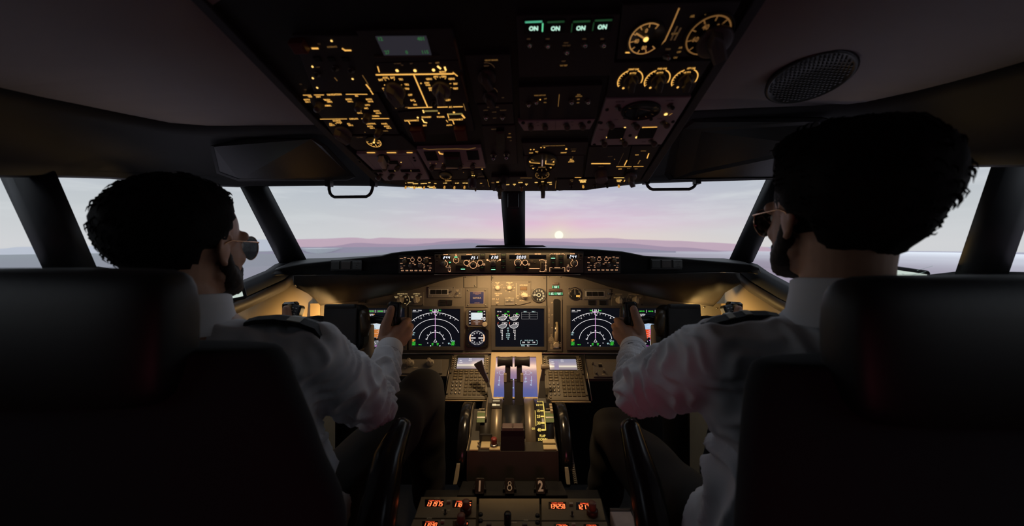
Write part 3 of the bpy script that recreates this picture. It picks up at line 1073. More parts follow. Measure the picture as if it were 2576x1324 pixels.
def nav_display(cx, top, hdg, extra, left):
 """The moving-map compass picture: arcs, heading box, course line and the data in the corners."""
 def d(mb):
  c0 = 857
  lo, hi = left + 1, left + 120
  def clip_ell(rx, ry, wd, ticks=False):
   a0 = 6 if rx < 45 else math.degrees(math.acos(min(1, 58.5 / rx)))
   pell(mb, cx, c0, rx, ry, wd, SW, a0, 180 - a0)
   if ticks:
    k = int(a0 // 5) + 1
    for i in range(k, 36 - k + 1):
     a = math.radians(i * 5 + 1.5)
     L_ = 5.2 if i % 2 == 0 else 2.8
     x, y = cx + rx * math.cos(a), c0 - ry * math.sin(a)
     x2, y2 = cx + (rx - L_) * math.cos(a), c0 - (ry - L_) * math.sin(a)
     if left + 2 < x < left + 119:
      pline(mb, [(x, y), (x2, y2)], .8, SW)
  clip_ell(83, 70, 1.1, True)
  clip_ell(63, 54, 1.1)
  clip_ell(41, 38, 1.1)
  clip_ell(21, 21, 1.1)
  pline(mb, [(cx, 789), (cx, 852)], .9, SW)
  pline(mb, [(cx - .5, 791), (cx - .5, 851)], .7, SM, z=ZS + .0003)
  pline(mb, [(cx - 4, 861), (cx, 854), (cx + 4, 861)], .9, SW, closed=True)
  prect(mb, cx - 8, 778.5, cx - 7, 784.5, SW)
  prect(mb, cx + 7, 778.5, cx + 8, 784.5, SW)
  prect(mb, cx - 8, 784, cx + 8, 784.9, SW)
  ptxt(mb, hdg, cx, 781.3, 4.2, SW)
  ptxt(mb, 'TRK', cx - 11, 781.8, 3, SG)
  ptxt(mb, 'MAG', cx + 11, 781.8, 3, SG)
  pline(mb, [(cx - 4, 786.2), (cx + 1, 786.2)], 1.6, SM)
  ptxt(mb, '24', cx + 2.5, 793, 3, SW)
  ptxt(mb, '21', cx - 36, 801, 3.2, SW, rot=.5)
  ptxt(mb, '27', cx + 38, 801, 3.2, SW, rot=-.5)
  ptxt(mb, 'GS384', left + 7.5, 781.5, 2.6, SW)
  ptxt(mb, 'TAS383', left + 21, 781.5, 2.6, SW)
  pline(mb, [(left + 3, 785), (left + 18, 785)], .6, SW)
  for a, rr, s in ((0, 23, 1.1), (30, 23, .9), (60, 23, .9), (120, 23, .9), (150, 23, .9), (180, 23, 1.1), (210, 22, .9), (330, 22, .9), (238, 22, .9), (302, 22, .9)):
   u, v = cx + rr * math.cos(math.radians(a)), 853.5 - 20 * math.sin(math.radians(a))
   if v < 872:
    pell(mb, u, v, s * .6, s * .6, s * 1.2, SW, 0, 360, 8)
  pell(mb, cx, 832, .9, .9, 1.4, SW, 0, 360, 8)
  ptxt(mb, 'ARPT', left + 2, 838, 2.6, SCY, 'l')
  ptxt(mb, 'STA', left + 2, 842.5, 2.6, SCY, 'l')
  ptxt(mb, 'TERR', left + 2, 855.5, 3.0, SAM, 'l')
  ptxt(mb, 'OFF', left + 2, 858.5, 2.4, SAM, 'l')
  for i, s in enumerate(('VOR 1', '110.30', 'DME ---')):
   ptxt(mb, s, left + 2, 861.5 + 3.2 * i, 2.7, SG, 'l')
  ptxt(mb, extra, left + 22, 867.5, 2.6, SG)
  for dx in (-7, 6):
   ptxt(mb, 'APP' if dx < 0 else 'ADF', cx + dx, 865, 2.5, SG)
   ptxt(mb, '120', cx + dx, 868, 2.5, SG)
  pell(mb, left + 101, 857.5, 2, 2, .9, SCY, 0, 360, 16)
  ptxt(mb, 'TFC', left + 107, 858.5, 2.4, SCY)
  for i, s in enumerate(('VOR 2', '110.30', 'DME ---')):
   ptxt(mb, s, left + 100.5, 861.5 + 3.2 * i, 2.7, SG, 'l')
  for dx, dy in ((0, 0), (2.2, 0), (1.1, 1.6)):
   pell(mb, left + 93 + dx, 864 + dy, .8, .8, .7, SCY, 0, 360, 10)
  ptxt(mb, 'R', left + 98, 866, 2.2, SCY)
 return d
def flight_display(left, sky, gnd, spd, first):
 """The attitude picture: mode strip, sky over ground, pitch ladder and compass rose."""
 def d(mb):
  cx = left + (32 if first else 44)
  for i, s in enumerate(('MCP SPD', 'HDG SEL', 'ALT HOLD')):
   u = left + 10 + 12 + i * 23
   if first:
    u = left + 11 + i * 22
   if not first:
    prect(mb, u - 10, 780, u + 10, 787, SGRY2, z=ZS - .0002)
   ptxt(mb, s, u, 783.3, 3.0, SG, sx=.75)
   prect(mb, u + 10.6, 780, u + 11.4, 787, SW)
  ptxt(mb, '110.30/044' if first else 'ISHA/064', left + (6 if first else 16), 791.2, 2.7, SW, 'l')
  ptxt(mb, 'DME  9.2', left + (6 if first else 16), 795, 2.7, SW, 'l')
  ptxt(mb, 'ILS', left + (6 if first else 16), 799.2, 2.9, SW, 'l')
  if not first:
   ptxt(mb, 'LOC', left + 28, 791.2, 2.4, SAM)
  ptxt(mb, 'CMD', cx, 799.3, 4.0, SG)
  x0, x1 = cx - 29, cx + 27
  P = [(x0, 829), (x0, 806), (x0 + 3, 802), (x1 - 3, 802), (x1, 806), (x1, 829)]
  mb.poly(MIP.pts(P, ZS), ZS, sky, MIP.M0)
  P = [(x0, 829), (x0, 845), (x0 + 4, 849.5), (x1 - 4, 849.5), (x1, 845), (x1, 829)]
  mb.poly(MIP.pts(P, ZS), ZS, gnd, MIP.M0)
  z = ZS + .0004
  for k, (v, w_) in enumerate(((832, 4), (834.5, 8), (837, 4), (839.5, 16), (842, 4), (844.5, 8), (847, 4), (849, 16), (825, 4), (822, 8), (818.5, 4), (815, 16), (811, 6), (807, 10))):
   pline(mb, [(cx - w_, v), (cx + w_, v)], .5, SW, z=z)
   if w_ > 12:
    for s_ in (-1, 1):
     pell(mb, cx + s_ * w_, v, .7, .7, 1.0, SW, 0, 360, 8, z=z)
  pline(mb, [(cx - 10, 802.6), (cx, 806), (cx + 10, 802.6)], .5, SW, z=z)
  if first:
   pline(mb, [(cx, 829), (cx, 842)], .9, SM, z=z)
   pline(mb, [(cx - 13, 828), (cx - 13, 829.5)], .8, DKMARK, z=z)
  else:
   pline(mb, [(x0 + 5, 825.5), (x0 + 14, 825.5)], .7, DKMARK, z=z)
   pline(mb, [(x0 + 15, 826.5), (x0 + 18, 827.5)], .7, DKMARK, z=z)
  for dx in (-16, -8, 0, 8):
   pline(mb, [(cx + dx, 849.8), (cx + dx, 852.3)], 1.6, gnd if dx else SRED)
  for i in range(6):
   v = 793 + i * 4.5
   pline(mb, [(left + 2, v), (left + 4.5, v)], .8, SW)
  ptxt(mb, spd, left + (-4 if first else 6), 789, 3.8, SM)
  pline(mb, [(left + 4, 823.5), (left + 9, 823.5), (left + 9, 828.5), (left + 4, 828.5)], .9, SM, closed=True)
  if not first:
   mb.poly(MIP.pts([(cx - 32, 873)] + [(cx + 34 * math.cos(t / 20 * PI * .75 + .39), 873 - 17 * math.sin(t / 20 * PI * .75 + .39)) for t in range(20, -1, -1)] + [(cx + 32, 873)], ZS), ZS, SGRY, MIP.M0)
  for i in range(-5, 6):
   a = math.radians(90 - i * 15)
   u, v = cx + 30 * math.cos(a), 876 - 19 * math.sin(a)
   pline(mb, [(u, v), (cx + 27 * math.cos(a), 876 - 16.5 * math.sin(a))], .8, SW, z=z)
   if i % 2 == 0 and i:
    ptxt(mb, str(24 + i), cx + 23.5 * math.cos(a), 876 - 13.5 * math.sin(a), 2.6, SW, z=z, rot=-i * .2)
  pline(mb, [(cx, 857), (cx, 872)], .9, SW, z=z)
  pline(mb, [(cx - 2.5, 857), (cx, 855), (cx + 2.5, 857)], 1.0, SM, z=z)
  ptxt(mb, '239 H', cx - 9, 871, 2.7, SM, z=z)
  ptxt(mb, 'MAG', cx + 10, 871, 2.7, SG, z=z)
 return d
def engine_display(mb):
 """Two columns of engine dials, figures, the blank secondary boxes and the fuel box."""
 ptxt(mb, 'TAT -18c', 1256, 784.3, 2.4, SW)
 ptxt(mb, 'CRZ', 1278.5, 784.3, 2.6, SG)
 for i, cx in enumerate((1263.5, 1292.5)):
  for k, (cy, t) in enumerate(((796, '76.5'), (816, '649' if i == 0 else '648'))):
   mb.poly(MIP.pts([(cx, cy - .5)] + [(cx + 11 * math.cos(math.radians(a)), cy + .5 + 10 * math.sin(math.radians(a))) for a in range(0, 152, 8)], ZS), ZS, SGRY, MIP.M0)
   pell(mb, cx, cy + .5, 11.3, 10, .9, SW, -185, 5, 28, z=ZS + .0003)
   a = math.radians(205)
   pline(mb, [(cx, cy), (cx + 10.5 * math.cos(a), cy - 10 * math.sin(a))], .9, SW, z=ZS + .0004)
   pline(mb, [(cx, cy), (cx + 11, cy)], .7, SW, z=ZS + .0004)
   pline(mb, [(cx - 11.2, cy - 1), (cx - 10.2, cy - 4.5)], 1.2, SRED, z=ZS + .0004)
   if k == 0:
    pline(mb, [(cx - 13, cy - 1.6), (cx - 11, cy - 1.6)], 1.6, SG, z=ZS + .0004)
    for j in range(7):
     b = math.radians(-10 - j * 24)
     pline(mb, [(cx + 11 * math.cos(b), cy - 9.8 * math.sin(b)), (cx + 8 * math.cos(b), cy - 7.4 * math.sin(b))], .7, SW, z=ZS + .0004)
    ptxt(mb, '98.2', cx + 8.2, cy - 6.6, 2.6, SG)
   prect(mb, cx - .5, cy - 4.6, cx + 12 + (2 if k == 0 else 0), cy + .6, SW, z=ZS + .0005)
   prect(mb, cx + .2, cy - 3.9, cx + 11.3 + (2 if k == 0 else 0), cy - .1, SBG, z=ZS + .0007)
   ptxt(mb, t, cx + 6, cy - 2, 3.2, SW, z=ZS + .0009)
 for j, (a, b, c) in enumerate((('91.5', 'N2', '91.5'), ('2.13', 'FF', '2.13'), ('72', 'OIL PRESS', '72'), ('88', 'OIL TEMP', '88'), ('17', 'OIL QTY', '17'), ('1.4', 'VIB', '1.4'))):
  v = 831.3 + j * 4.4
  ptxt(mb, a, 1265, v, 3.0, SW, 'r')
  ptxt(mb, b, 1278, v, 2.6, SCY, sx=.62 if len(b) > 6 else .8)
  ptxt(mb, c, 1297, v, 3.0, SW, 'r')
 ptxt(mb, 'N1', 1278, 807, 2.8, SCY)
 ptxt(mb, 'EGT', 1278, 826, 2.6, SCY)
 for i, (u, t) in enumerate(((1312, 'ENG 1'), (1333, 'ENG 2'))):
  ptxt(mb, t, u + 9.3, 784.5, 2.6, SCY)
  for j in range(3):
   pline(mb, [(u, 786 + j * 5.7), (u + 19, 786 + j * 5.7), (u + 19, 791.7 + j * 5.7), (u, 791.7 + j * 5.7)], .6, GREY5, closed=True)
 pline(mb, [(1311, 856.5), (1350, 856.5), (1351.5, 858), (1351.5, 865.5), (1350, 867), (1311, 867), (1309.5, 865.5), (1309.5, 858)], .9, SCY, closed=True)
 prect(mb, 1313, 855, 1348, 858, SBG, z=ZS + .0003)
 ptxt(mb, 'FUEL QTY - KGS X 1000', 1330.5, 856.7, 2.4, SCY, z=ZS + .0006, sx=.6)
 for u, t in ((1317, '3.90'), (1329.5, '7.31'), (1343, '3.90')):
  ptxt(mb, t, u, 862, 3.4, SW)
 ptxt(mb, 'TOTAL', 1315.5, 870, 2.6, SCY)
 ptxt(mb, '15.1', 1328.5, 870, 3.2, SW)
disp('captain side primary flight display partly hidden behind the yoke and the gripping hand', 901, 768, 1024, 881, 910, 775, 1019, 875, flight_display(912, SSKY, SGND, '251', False))
disp('captain side navigation display with white range arcs, left of the backup instruments', 1028, 771, 1166, 881, 1035, 777, 1158, 873, nav_display(1095, 787, '239', 'FMC L', 1035))
disp('centre engine display with two columns of dials, below the autobrake panel', 1236, 770, 1375, 881, 1245, 776, 1370, 874, engine_display)
disp('first officer side navigation display with white range arcs, right of the gear lever', 1426, 769, 1562, 881, 1435, 775, 1560, 874, nav_display(1498, 785, '239', 'FMC R', 1435))
disp('first officer side primary flight display with blue sky over red ground, beside his gripping hand', 1563, 769, 1720, 881, 1566, 775, 1712, 874, flight_display(1604, SSKY2, SGND2, '', True))
# ---------------------------------------------------------------- backup instruments between the displays
T = thing('standby_horizon', 'small square electronic standby horizon with an ivory knob, above the dark compass dial', 'instrument', MIP.hit(1200, 800))
mb = MB(MIP.M0)
c = MIP.uv(1200.5, 799.5)
S = MIP.px(1200, 800)
mb.prism(cutrect(c[0], c[1], 56 * S, 47 * S, 7 * S), .0006, .012, pmat('instrument_case_grey', (.13, .115, .095), .5, .06, 120), ch=.001)
mb.build('case', T)
mb = MB(MIP.M0)
z = .0125
prect(mb, 1179, 781, 1222, 819, SBG2, z=z)
prect(mb, 1185, 787, 1214, 804.5, SSKY, z=z + .0003)
prect(mb, 1185, 804.5, 1214, 818, SBRN, z=z + .0003)
for v, w_ in ((807, 3), (810, 8), (813, 3), (816, 3), (792, 3), (796, 4)):
 pline(mb, [(1199.5 - w_, v), (1199.5 + w_, v)], .5, SW, z=z + .0006)
for v in (784, 791, 799, 806, 813):
 ptxt(mb, '260', 1182, v, 2.2, SW, z=z + .0006)
 ptxt(mb, '080', 1218.5, v, 2.2, SW, z=z + .0006)
ptxt(mb, 'ATT 1013', 1207, 784.6, 2.4, SG, z=z + .0006)
prect(mb, 1211, 799.5, 1221, 804.5, SBG, z=z + .0008)
pline(mb, [(1211, 799.5), (1221, 799.5), (1221, 804.5), (1211, 804.5)], .6, SW, z=z + .001, closed=True)
ptxt(mb, '8000', 1216, 802, 2.6, SW, z=z + .0012)
mb.build('screen', T)
knob(T, MIP, 1220, 816, .0095, .014, KNOBW, .012, style='plain')
T = thing('compass_indicator', 'round black radio magnetic compass dial with white figures and two white needles', 'instrument', MIP.hit(1200, 851))
mb = MB(MIP.M0)
c = MIP.uv(1200.5, 850)
mb.prism(cutrect(c[0], c[1], 57 * S, 46 * S, 6 * S), .0006, .012, BLKS, ch=.0015)
mb.build('case', T)
mb = MB(MIP.M0)
z = .0125
pell(mb, 1200, 850.5, 10.5, 10.5, 21, SBG2, 0, 360, 32, z=z)
for i in range(36):
 a = math.radians(i * 10)
 L_ = 4 if i % 3 == 0 else 2.6
 pline(mb, [(1200 + 19 * math.cos(a), 850.5 - 18 * math.sin(a)), (1200 + (19 - L_) * math.cos(a), 850.5 - (18 - L_) * math.sin(a))], .8, SW, z=z + .0004)
for i in range(12):
 a = math.radians(i * 30)
 if i % 6:
  ptxt(mb, ('E', '6', '3', 'N', '33', '30', 'W', '24', '21', 'S', '15', '12')[i], 1200 + 13 * math.cos(a), 850.5 - 12.3 * math.sin(a), 3.0, SW, z=z + .0005)
for s_ in (-1, 1):
 prect(mb, 1200 + s_ * 9.5 - 6, 849.5, 1200 + s_ * 9.5 + 6, 852, SW, z=z + .0006)
 pell(mb, 1200, 851, 18, 18, 3.2, pmat('needle_orange', (.8, .35, .1), .4, .05, 60) if False else emat('screen_peach', (.95, .50, .20), .85), -22 if s_ > 0 else 158, 22 if s_ > 0 else 202, 10, z=z + .0003)
mb.build('dial', T)
for u, v in ((1178, 831), (1223, 831), (1178, 869), (1223, 869)):
 screws(T, MIP, [(u, v)], .0025, .012, BLKS)
T = thing('approach_placard', 'blue placard reading CAT III A on a small screwed grey plate', 'placard', MIP.hit(1200, 749))
mb = MB(MIP.M0)
plate(mb, MIP, 1171.5, 724.5, 1228, 773.5, 0, .004, pmat('placard_plate', (.165, .145, .12), .5, .05, 120), .001)
mb.build('plate', T)
mb = MB(MIP.M0)
mb.prism([*rrect(MIP.uv(1199.8, 749.5)[0], MIP.uv(1199.8, 749.5)[1], 36.5 * S, 31.5 * S, 1.5 * S)], .004, .0048, pmat('placard_border', (.36, .29, .27), .5, .05, 60))
mb.prism([*rrect(MIP.uv(1199.8, 749.5)[0], MIP.uv(1199.8, 749.5)[1], 34.8 * S, 29.8 * S, 1.2 * S)], .004, .0051, BLUEP)
GL = pmat('placard_lettering', (.60, .50, .42), .5, .04, 60)
ptxt(mb, 'CAT III A', 1199.8, 749.8, 3.8, GL, z=.0054, sx=.95)
PK = pmat('placard_small_print', (.40, .26, .25), .5, .04, 60)
for v, t in ((736.6, 'AIRCRAFT QUALIFIED FOR'), (738.7, 'LOW VISIBILITY LANDING'), (740.8, 'CATEGORY')):
 ptxt(mb, t, 1199.8, v, 1.5, PK, z=.0054, sx=.8)
ptxt(mb, 'AUTOLAND', 1199.8, 762, 1.4, PK, z=.0054, sx=1.2)
mb.build('blue_sign', T)
screws(T, MIP, [(1177, 731), (1220.5, 731), (1177.5, 768.5), (1221.5, 768.5)], .0034, .004)
# ---------------------------------------------------------------- centre sub-panel: engine setting, autobrake
T = thing('engine_setting_panel', 'grey-brown panel with N1 SET, SPEED REF and AUTO BRAKE knobs above the engine display', 'control panel', MIP.hit(1286, 738))
mb = MB(MIP.M0)
mb.prism(MIP.pts([(1235.5, 706.5), (1335.5, 706.5), (1335.5, 761), (1300, 769.5), (1235.5, 769.5)], .004), .0006, .004, PANEL, ch=.001)
mb.build('plate', T)
LG = pmat('engraved_lettering', (.85, .72, .50), .5, .03, 60)
mb = MB(MIP.M0)
z = .0045
def lt(t, u, v, h, al='c', sx=.85, mat=LG, P=MIP, zz=None):
 ptxt(mb, t, u, v, h, mat, al, sx, P, z if zz is None else zz)
lt('N1 SET', 1251.5, 711.4, 2.8)
lt('AUTO', 1251.5, 714.3, 1.7)
lt('SPEED REF', 1281.5, 711.4, 2.8)
lt('AUTO', 1281.5, 714.3, 1.7)
lt('AUTO BRAKE', 1317, 717.5, 2.7)
lt('BOTH', 1263, 717, 1.6)
lt('1', 1240.5, 724.5, 1.9)
for t, u, v in (('V1', 1291, 717.5), ('VR', 1294.5, 724), ('WT', 1292, 731.5), ('SET', 1267.5, 724.5), ('VREF', 1281.5, 734.5), ('BUG', 1272.5, 732)):
 lt(t, u, v, 1.8)
lt('FUEL FLOW', 1254, 739, 2.9)
lt('RESET', 1251.5, 743.5, 2.7)
lt('RATE', 1241.5, 752.5, 2.4)
lt('USED', 1251, 761, 2.5)
lt('OFF', 1302.5, 744.5, 1.9)
lt('RTO', 1303, 751.3, 2.0)
lt('MAX', 1332, 744.8, 1.9)
lt('1', 1307.5, 738.3, 1.8)
lt('2', 1316.5, 735, 1.8)
lt('3', 1326.5, 738.3, 1.8)
lt('ANTISKID', 1313.5, 756, 2.5)
lt('MFD', 1281.5, 749.5, 1.9)
pline(mb, [(1298.5, 713), (1298.5, 749)], .8, LG, z=z)
pline(mb, [(1270, 750.5), (1293, 750.5)], .6, LG, z=z)
for cx, cy in ((1251.5, 724.5), (1281.5, 724.5)):
 for a in (0, 45, 90, 135, 180) + ((225, 270, 315) if cx > 1260 else ()):
  t = math.radians(a)
  pline(mb, [(cx + 8 * math.cos(t), cy - 7 * math.sin(t)), (cx + 10.5 * math.cos(t), cy - 9.2 * math.sin(t))], .55, LG, z=z)
for a in (25, 60, 90, 120, 155):
 t = math.radians(a)
 pline(mb, [(1317 + 9 * math.cos(t), 745 - 8 * math.sin(t)), (1317 + 11 * math.cos(t), 745 - 9.8 * math.sin(t))], .55, LG, z=z)
pell(mb, 1251.5, 752.5, 2.6, 2.4, .9, LG, 150, 400, 20, z=z)
mb.build('lettering', T)
knob(T, MIP, 1251.5, 724.5, .011, .02, KNOBW, .004, .0, 'cap')
knob(T, MIP, 1281.5, 724.5, .011, .02, KNOBW, .004, .0, 'cap')
knob(T, MIP, 1319, 745, .0135, .024, KNOBW, .004, PI / 2, 'bar')
push(T, MIP, 1317, 726, 17, 9, .004, .003, pmat('amber_lens_off', (.16, .085, .03), .3, .1, 40), name='disarm_light')
mb = MB(MIP.M0)
plate(mb, MIP, 1269, 751, 1294.5, 768, .004, .009, PANEL2)
mb.build('button_box', T)
for u, t_ in ((1276.5, 'ENG'), (1287.5, 'SYS')):
 push(T, MIP, u, 756.5, 9, 6, .009, .004, KNOBG, lambda m, a, ht, t_=t_: (m.rect(0, 0, 8 * a, 5 * a, ht + .0002, WHITE), m.rect(0, 0, 7.2 * a, 4.2 * a, ht + .0004, KNOBG), m.text(t_, 0, 0, 2 * a, ht + .0006, LG)))
screws(T, MIP, [(1238.5, 711), (1331.5, 710), (1249.5, 766), (1298, 765.5)], .0034, .004)
T = thing('flap_gauge', 'round black flap position gauge with lit cream figures and a pointer', 'gauge', MIP.hit(1355, 743))
mb = MB(MIP.M(1355.3, 742.8))
R_ = 18.2 * MIP.px(1355, 743)
mb.lathe([(R_, .0006), (R_, .006), (R_ * .97, .0075), (R_ * .92, .0075), (R_ * .90, .004)], SCREWM, n=36, cap=False)
mb.build('rim', T)
mb = MB(MIP.M(1355.3, 742.8))
mb.lathe([(R_ * .91, .004), (0, .0042)], BLKS, n=36, cap=False)
for i, t_ in enumerate(('UP', '1', '2', '5', '10', '15', '25', '30', '40', 'F')):
 a = math.radians(180 - i * 32)
 mb.text(t_, .64 * R_ * math.cos(a), .64 * R_ * math.sin(a), R_ * .25, .0046, CREAML)
mb.arc(R_ * .18, R_ * .27, .0052, CREAML, n=20)
mb.poly([(-R_ * .58, R_ * .0), (-R_ * .25, R_ * .09), (-R_ * .25, -R_ * .09)], .0052, CREAML)
mb.build('dial', T)
# gear panel with its lever
T = thing('landing_gear_panel', 'tall panel with green NOSE and GEAR lights over a slot with the gear lever down', 'control panel', MIP.hit(1395, 790))
mb = MB(MIP.M0)
sl = MIP.pts([(1392, 879), (1392, 757), (1394, 753.5), (1397, 752.5), (1403, 752.5), (1407, 754), (1410.5, 758), (1410.5, 832), (1411, 879)], .004)
plate(mb, MIP, 1377.5, 747.5, 1414, 885, 0, .0038, PANEL, .0008)
mb.build('plate', T)
mb = MB(MIP.M0)
mb.prism(sl, .002, .0042, WELL)
mb.build('lever_slot', T)
mb = MB(MIP.M0)
z = .0046
lt('UP', 1388.5, 761.5, 2.4)
lt('OFF', 1389, 792.5, 2.2)
lt('DN', 1389, 825, 2.2)
for i, t_ in enumerate('LANDING GEAR'):
 ptxt(mb, t_, 1381.2, 775 + i * 3.4, 2.6, LG, z=z)
for v, t_ in ((843, 'LIMIT'), (846.5, '(IAS)'), (849.5, 'OPERATING'), (852.3, 'EXTEND 270K'), (855, 'RETRACT 235K'), (857.6, 'EXTENDED 320K')):
 lt(t_, 1387, v, 1.9, sx=.7)
for v, t_ in ((861, 'FLAPS LIMIT'), (866, '1-250K'), (869, '2-250K'), (872, '5-250K'), (875, '10-210K'), (878, '15-195K')):
 lt(t_, 1387, v, 1.9, sx=.7)
for v, t_ in ((862, '(IAS)'), (866, '25-190'), (869, '30-175'), (872, '40-162')):
 lt(t_, 1409.5, v, 1.9, sx=.6)
mb.build('lettering', T)
for u, v, t_ in ((1397.5, 722.5, 'NOSE GEAR'), (1388.5, 739.5, 'LEFT GEAR'), (1406, 739.5, 'RIGHT GEAR')):
 mb = MB(MIP.M(u, v))
 a = MIP.px(u, v)
 mb.box((0, 8.3 * a, .003), (15.5 * a, 6 * a, .006), pmat('red_lens_off', (.10, .055, .045), .3, .1, 40), ch=.0008)
 mb.box((0, 0, .003), (17 * a, 7 * a, .006), BLK, ch=.0008)
 mb.rect(0, 0, 16 * a, 6.2 * a, .0062, GRND)
 for s_ in (-1, 1):
  mb.rect(s_ * 7.3 * a, 0, 1.4 * a, 6 * a, .0064, GRN)
 mb.text(t_.split()[0], 0, 1.4 * a, 2.6 * a, .0066, GRNW, sx=.9)
 mb.text(t_.split()[1], 0, -1.5 * a, 2.4 * a, .0066, GRNW, sx=.9)
 mb.build('gear_light', T)
mb = MB(MIP.M0)
c0, c1 = MIP.hit(1400, 800, .0), MIP.hit(1399.5, 866, .055)
mb.tube([MIP.hit(1400.5, 812, .006), MIP.hit(1400, 834, .03), MIP.hit(1399.5, 862, .05)], [.0055, .0075, .008], pmat('lever_clear_plastic', (.42, .34, .22), .25, .1, 60), 12)
mb.tube([MIP.hit(1398.5, 816, .012), MIP.hit(1398.2, 836, .034)], [.0045, .006], METAL, 8)
gl_ = mb.build('gear_lever', T)
mb = MB(MIP.M(1399, 868, .05))
mb.box((0, 0, 0), (.020, .024, .014), pmat('lever_clear_plastic', (.42, .34, .22), .25, .1, 60), ch=.003)
mb.cyl(.0105, -.002, .012, pmat('lever_wheel_cream', (.62, .52, .36), .3, .06, 60), n=20, ch=.002)
mb.build('wheel_knob', gl_)
# ---------------------------------------------------------------- smaller instruments of the upper board
T = thing('brake_pressure_gauge', 'small round black pressure gauge with a white needle, right of the green gear lights', 'gauge', MIP.hit(1446, 739))
mb = MB(MIP.M(1446, 739.5))
R_ = 16.5 * MIP.px(1446, 739)
mb.lathe([(R_, .0006), (R_, .004), (R_ * .95, .0055), (R_ * .90, .0055), (R_ * .86, .002)], SCREWM, n=32, cap=False)
mb.build('rim', T)
mb = MB(MIP.M(1446, 739.5))
mb.lathe([(R_ * .88, .002), (0, .0024)], BLK, n=32, cap=False)
for i, t_ in enumerate(('0', '1', '2', '3', '4')):
 a = math.radians(215 - i * 63)
 mb.text(t_, .68 * R_ * math.cos(a), .68 * R_ * math.sin(a), R_ * .2, .003, LG)
mb.arc(R_ * .76, R_ * .8, .003, LG, a0=-.5, a1=3.6)
mb.poly([(-R_ * .07, R_ * .1), (R_ * .07, R_ * .1), (0, R_ * .8)], .0036, LG)
mb.arc(0, R_ * .17, .0038, KNOBG, n=16)
mb.rect(R_ * .45, -R_ * .34, R_ * .55, R_ * .26, .003, AMB)
mb.rect(R_ * .45, -R_ * .34, R_ * .5, R_ * .06, .0033, BLK)
mb.build('dial', T)
for lab, u0, u1, v0, v1, flip in (('three-window autoflight annunciator on the captain side, left of the blue placard', 1076, 1143, 722, 749, False), ('three-window autoflight annunciator on the first officer side, right of the pressure gauge', 1469, 1537, 727, 754, True)):
 T = thing('autoflight_annunciator', lab, 'annunciator', MIP.hit((u0 + u1) / 2, (v0 + v1) / 2), 'autoflight annunciators')
 mb = MB(MIP.M0)
 mb.prism(MIP.pts([(u0, v1), (u1 - 5, v1), (u1, v1 - 6), (u1, v0), (u0, v0)], .005), .0006, .005, PANEL2, ch=.001)
 mb.build('plate', T)
 mb = MB(MIP.M0)
 w_ = 14.5
 x0 = u0 + 3.5
 mb.prism(quad(MIP, x0, v0 + 6, x0 + 3 * w_ + 5, v0 + 19.5, .006), .004, .006, WHITE)
 mb.build('window_frame', T)
 for i in range(3):
  push(T, MIP, x0 + 2.5 + w_ * (i + .5) + i * .2, v0 + 12.8, w_ - 1.2, 11.2, .005, .0025, WELL, name='light_window')
 knob(T, MIP, u1 - 8, v0 + 12, .0035, .008, METAL, .005, style='plain', name='test_switch')
 mb = MB(MIP.M0)
 z = .0054
 lt('TEST', u1 - 12, v1 - 4, 1.7)
 lt('1', u1 - 8, v0 + 5, 1.8)
 lt('2', u1 - 8, v0 + 19, 1.8)
 lt('A/P', x0 + 8, v1 - 3.6, 1.5)
 mb.build('lettering', T)
 screws(T, MIP, [(u0 + 2, v0 + 2), (u1 - 2.5, v0 + 2)], .0018, .005, BLKS)
T = thing('lights_test_panel', 'tiny LIGHTS TEST toggle plate right of the captain annunciator', 'control panel', MIP.hit(1152, 736))
mb = MB(MIP.M0)
mb.prism(MIP.pts([(1142.5, 749), (1161, 749), (1161, 725), (1142.5, 725)], .004), .0006, .004, PANEL2, ch=.001)
mb.build('plate', T)
mb = MB(MIP.M0)
z = .0044
lt('LIGHTS', 1150.5, 730, 2.0)
lt('TEST', 1151, 733, 1.6)
lt('BRT', 1156.5, 738, 1.6)
lt('DIM', 1151, 744.5, 1.8)
mb.build('lettering', T)
toggle(T, MIP, 1150, 737.5, .010, .004, .3)
for lab, L in (('two dark square warning lights in one holder under the captain annunciator', ((1114, 758.5, 15.5, 7.5), (1114, 766, 15.5, 5.5), (1131, 761.5, 13, 12.5))), ('two dark warning lights side by side under the first officer annunciator', ((1488, 761, 17, 11), (1515.5, 761, 17, 11)))):
 T = thing('warning_light', lab, 'warning light', MIP.hit(L[0][0], L[0][1]), 'dark warning lights below the annunciators')
 for u, v, a, b in L:
  mb = MB(MIP.M(u, v))
  s_ = MIP.px(u, v)
  mb.box((0, 0, .003), (a * s_, b * s_, .006), WELL, ch=.0008)
  mb.rect(0, b * s_ * .5 - .0006, a * s_, .0009, .0062, METAL)
  mb.rect(-a * s_ * .5 + .0005, 0, .0008, b * s_, .0062, METAL)
  mb.build('light_cap', T)
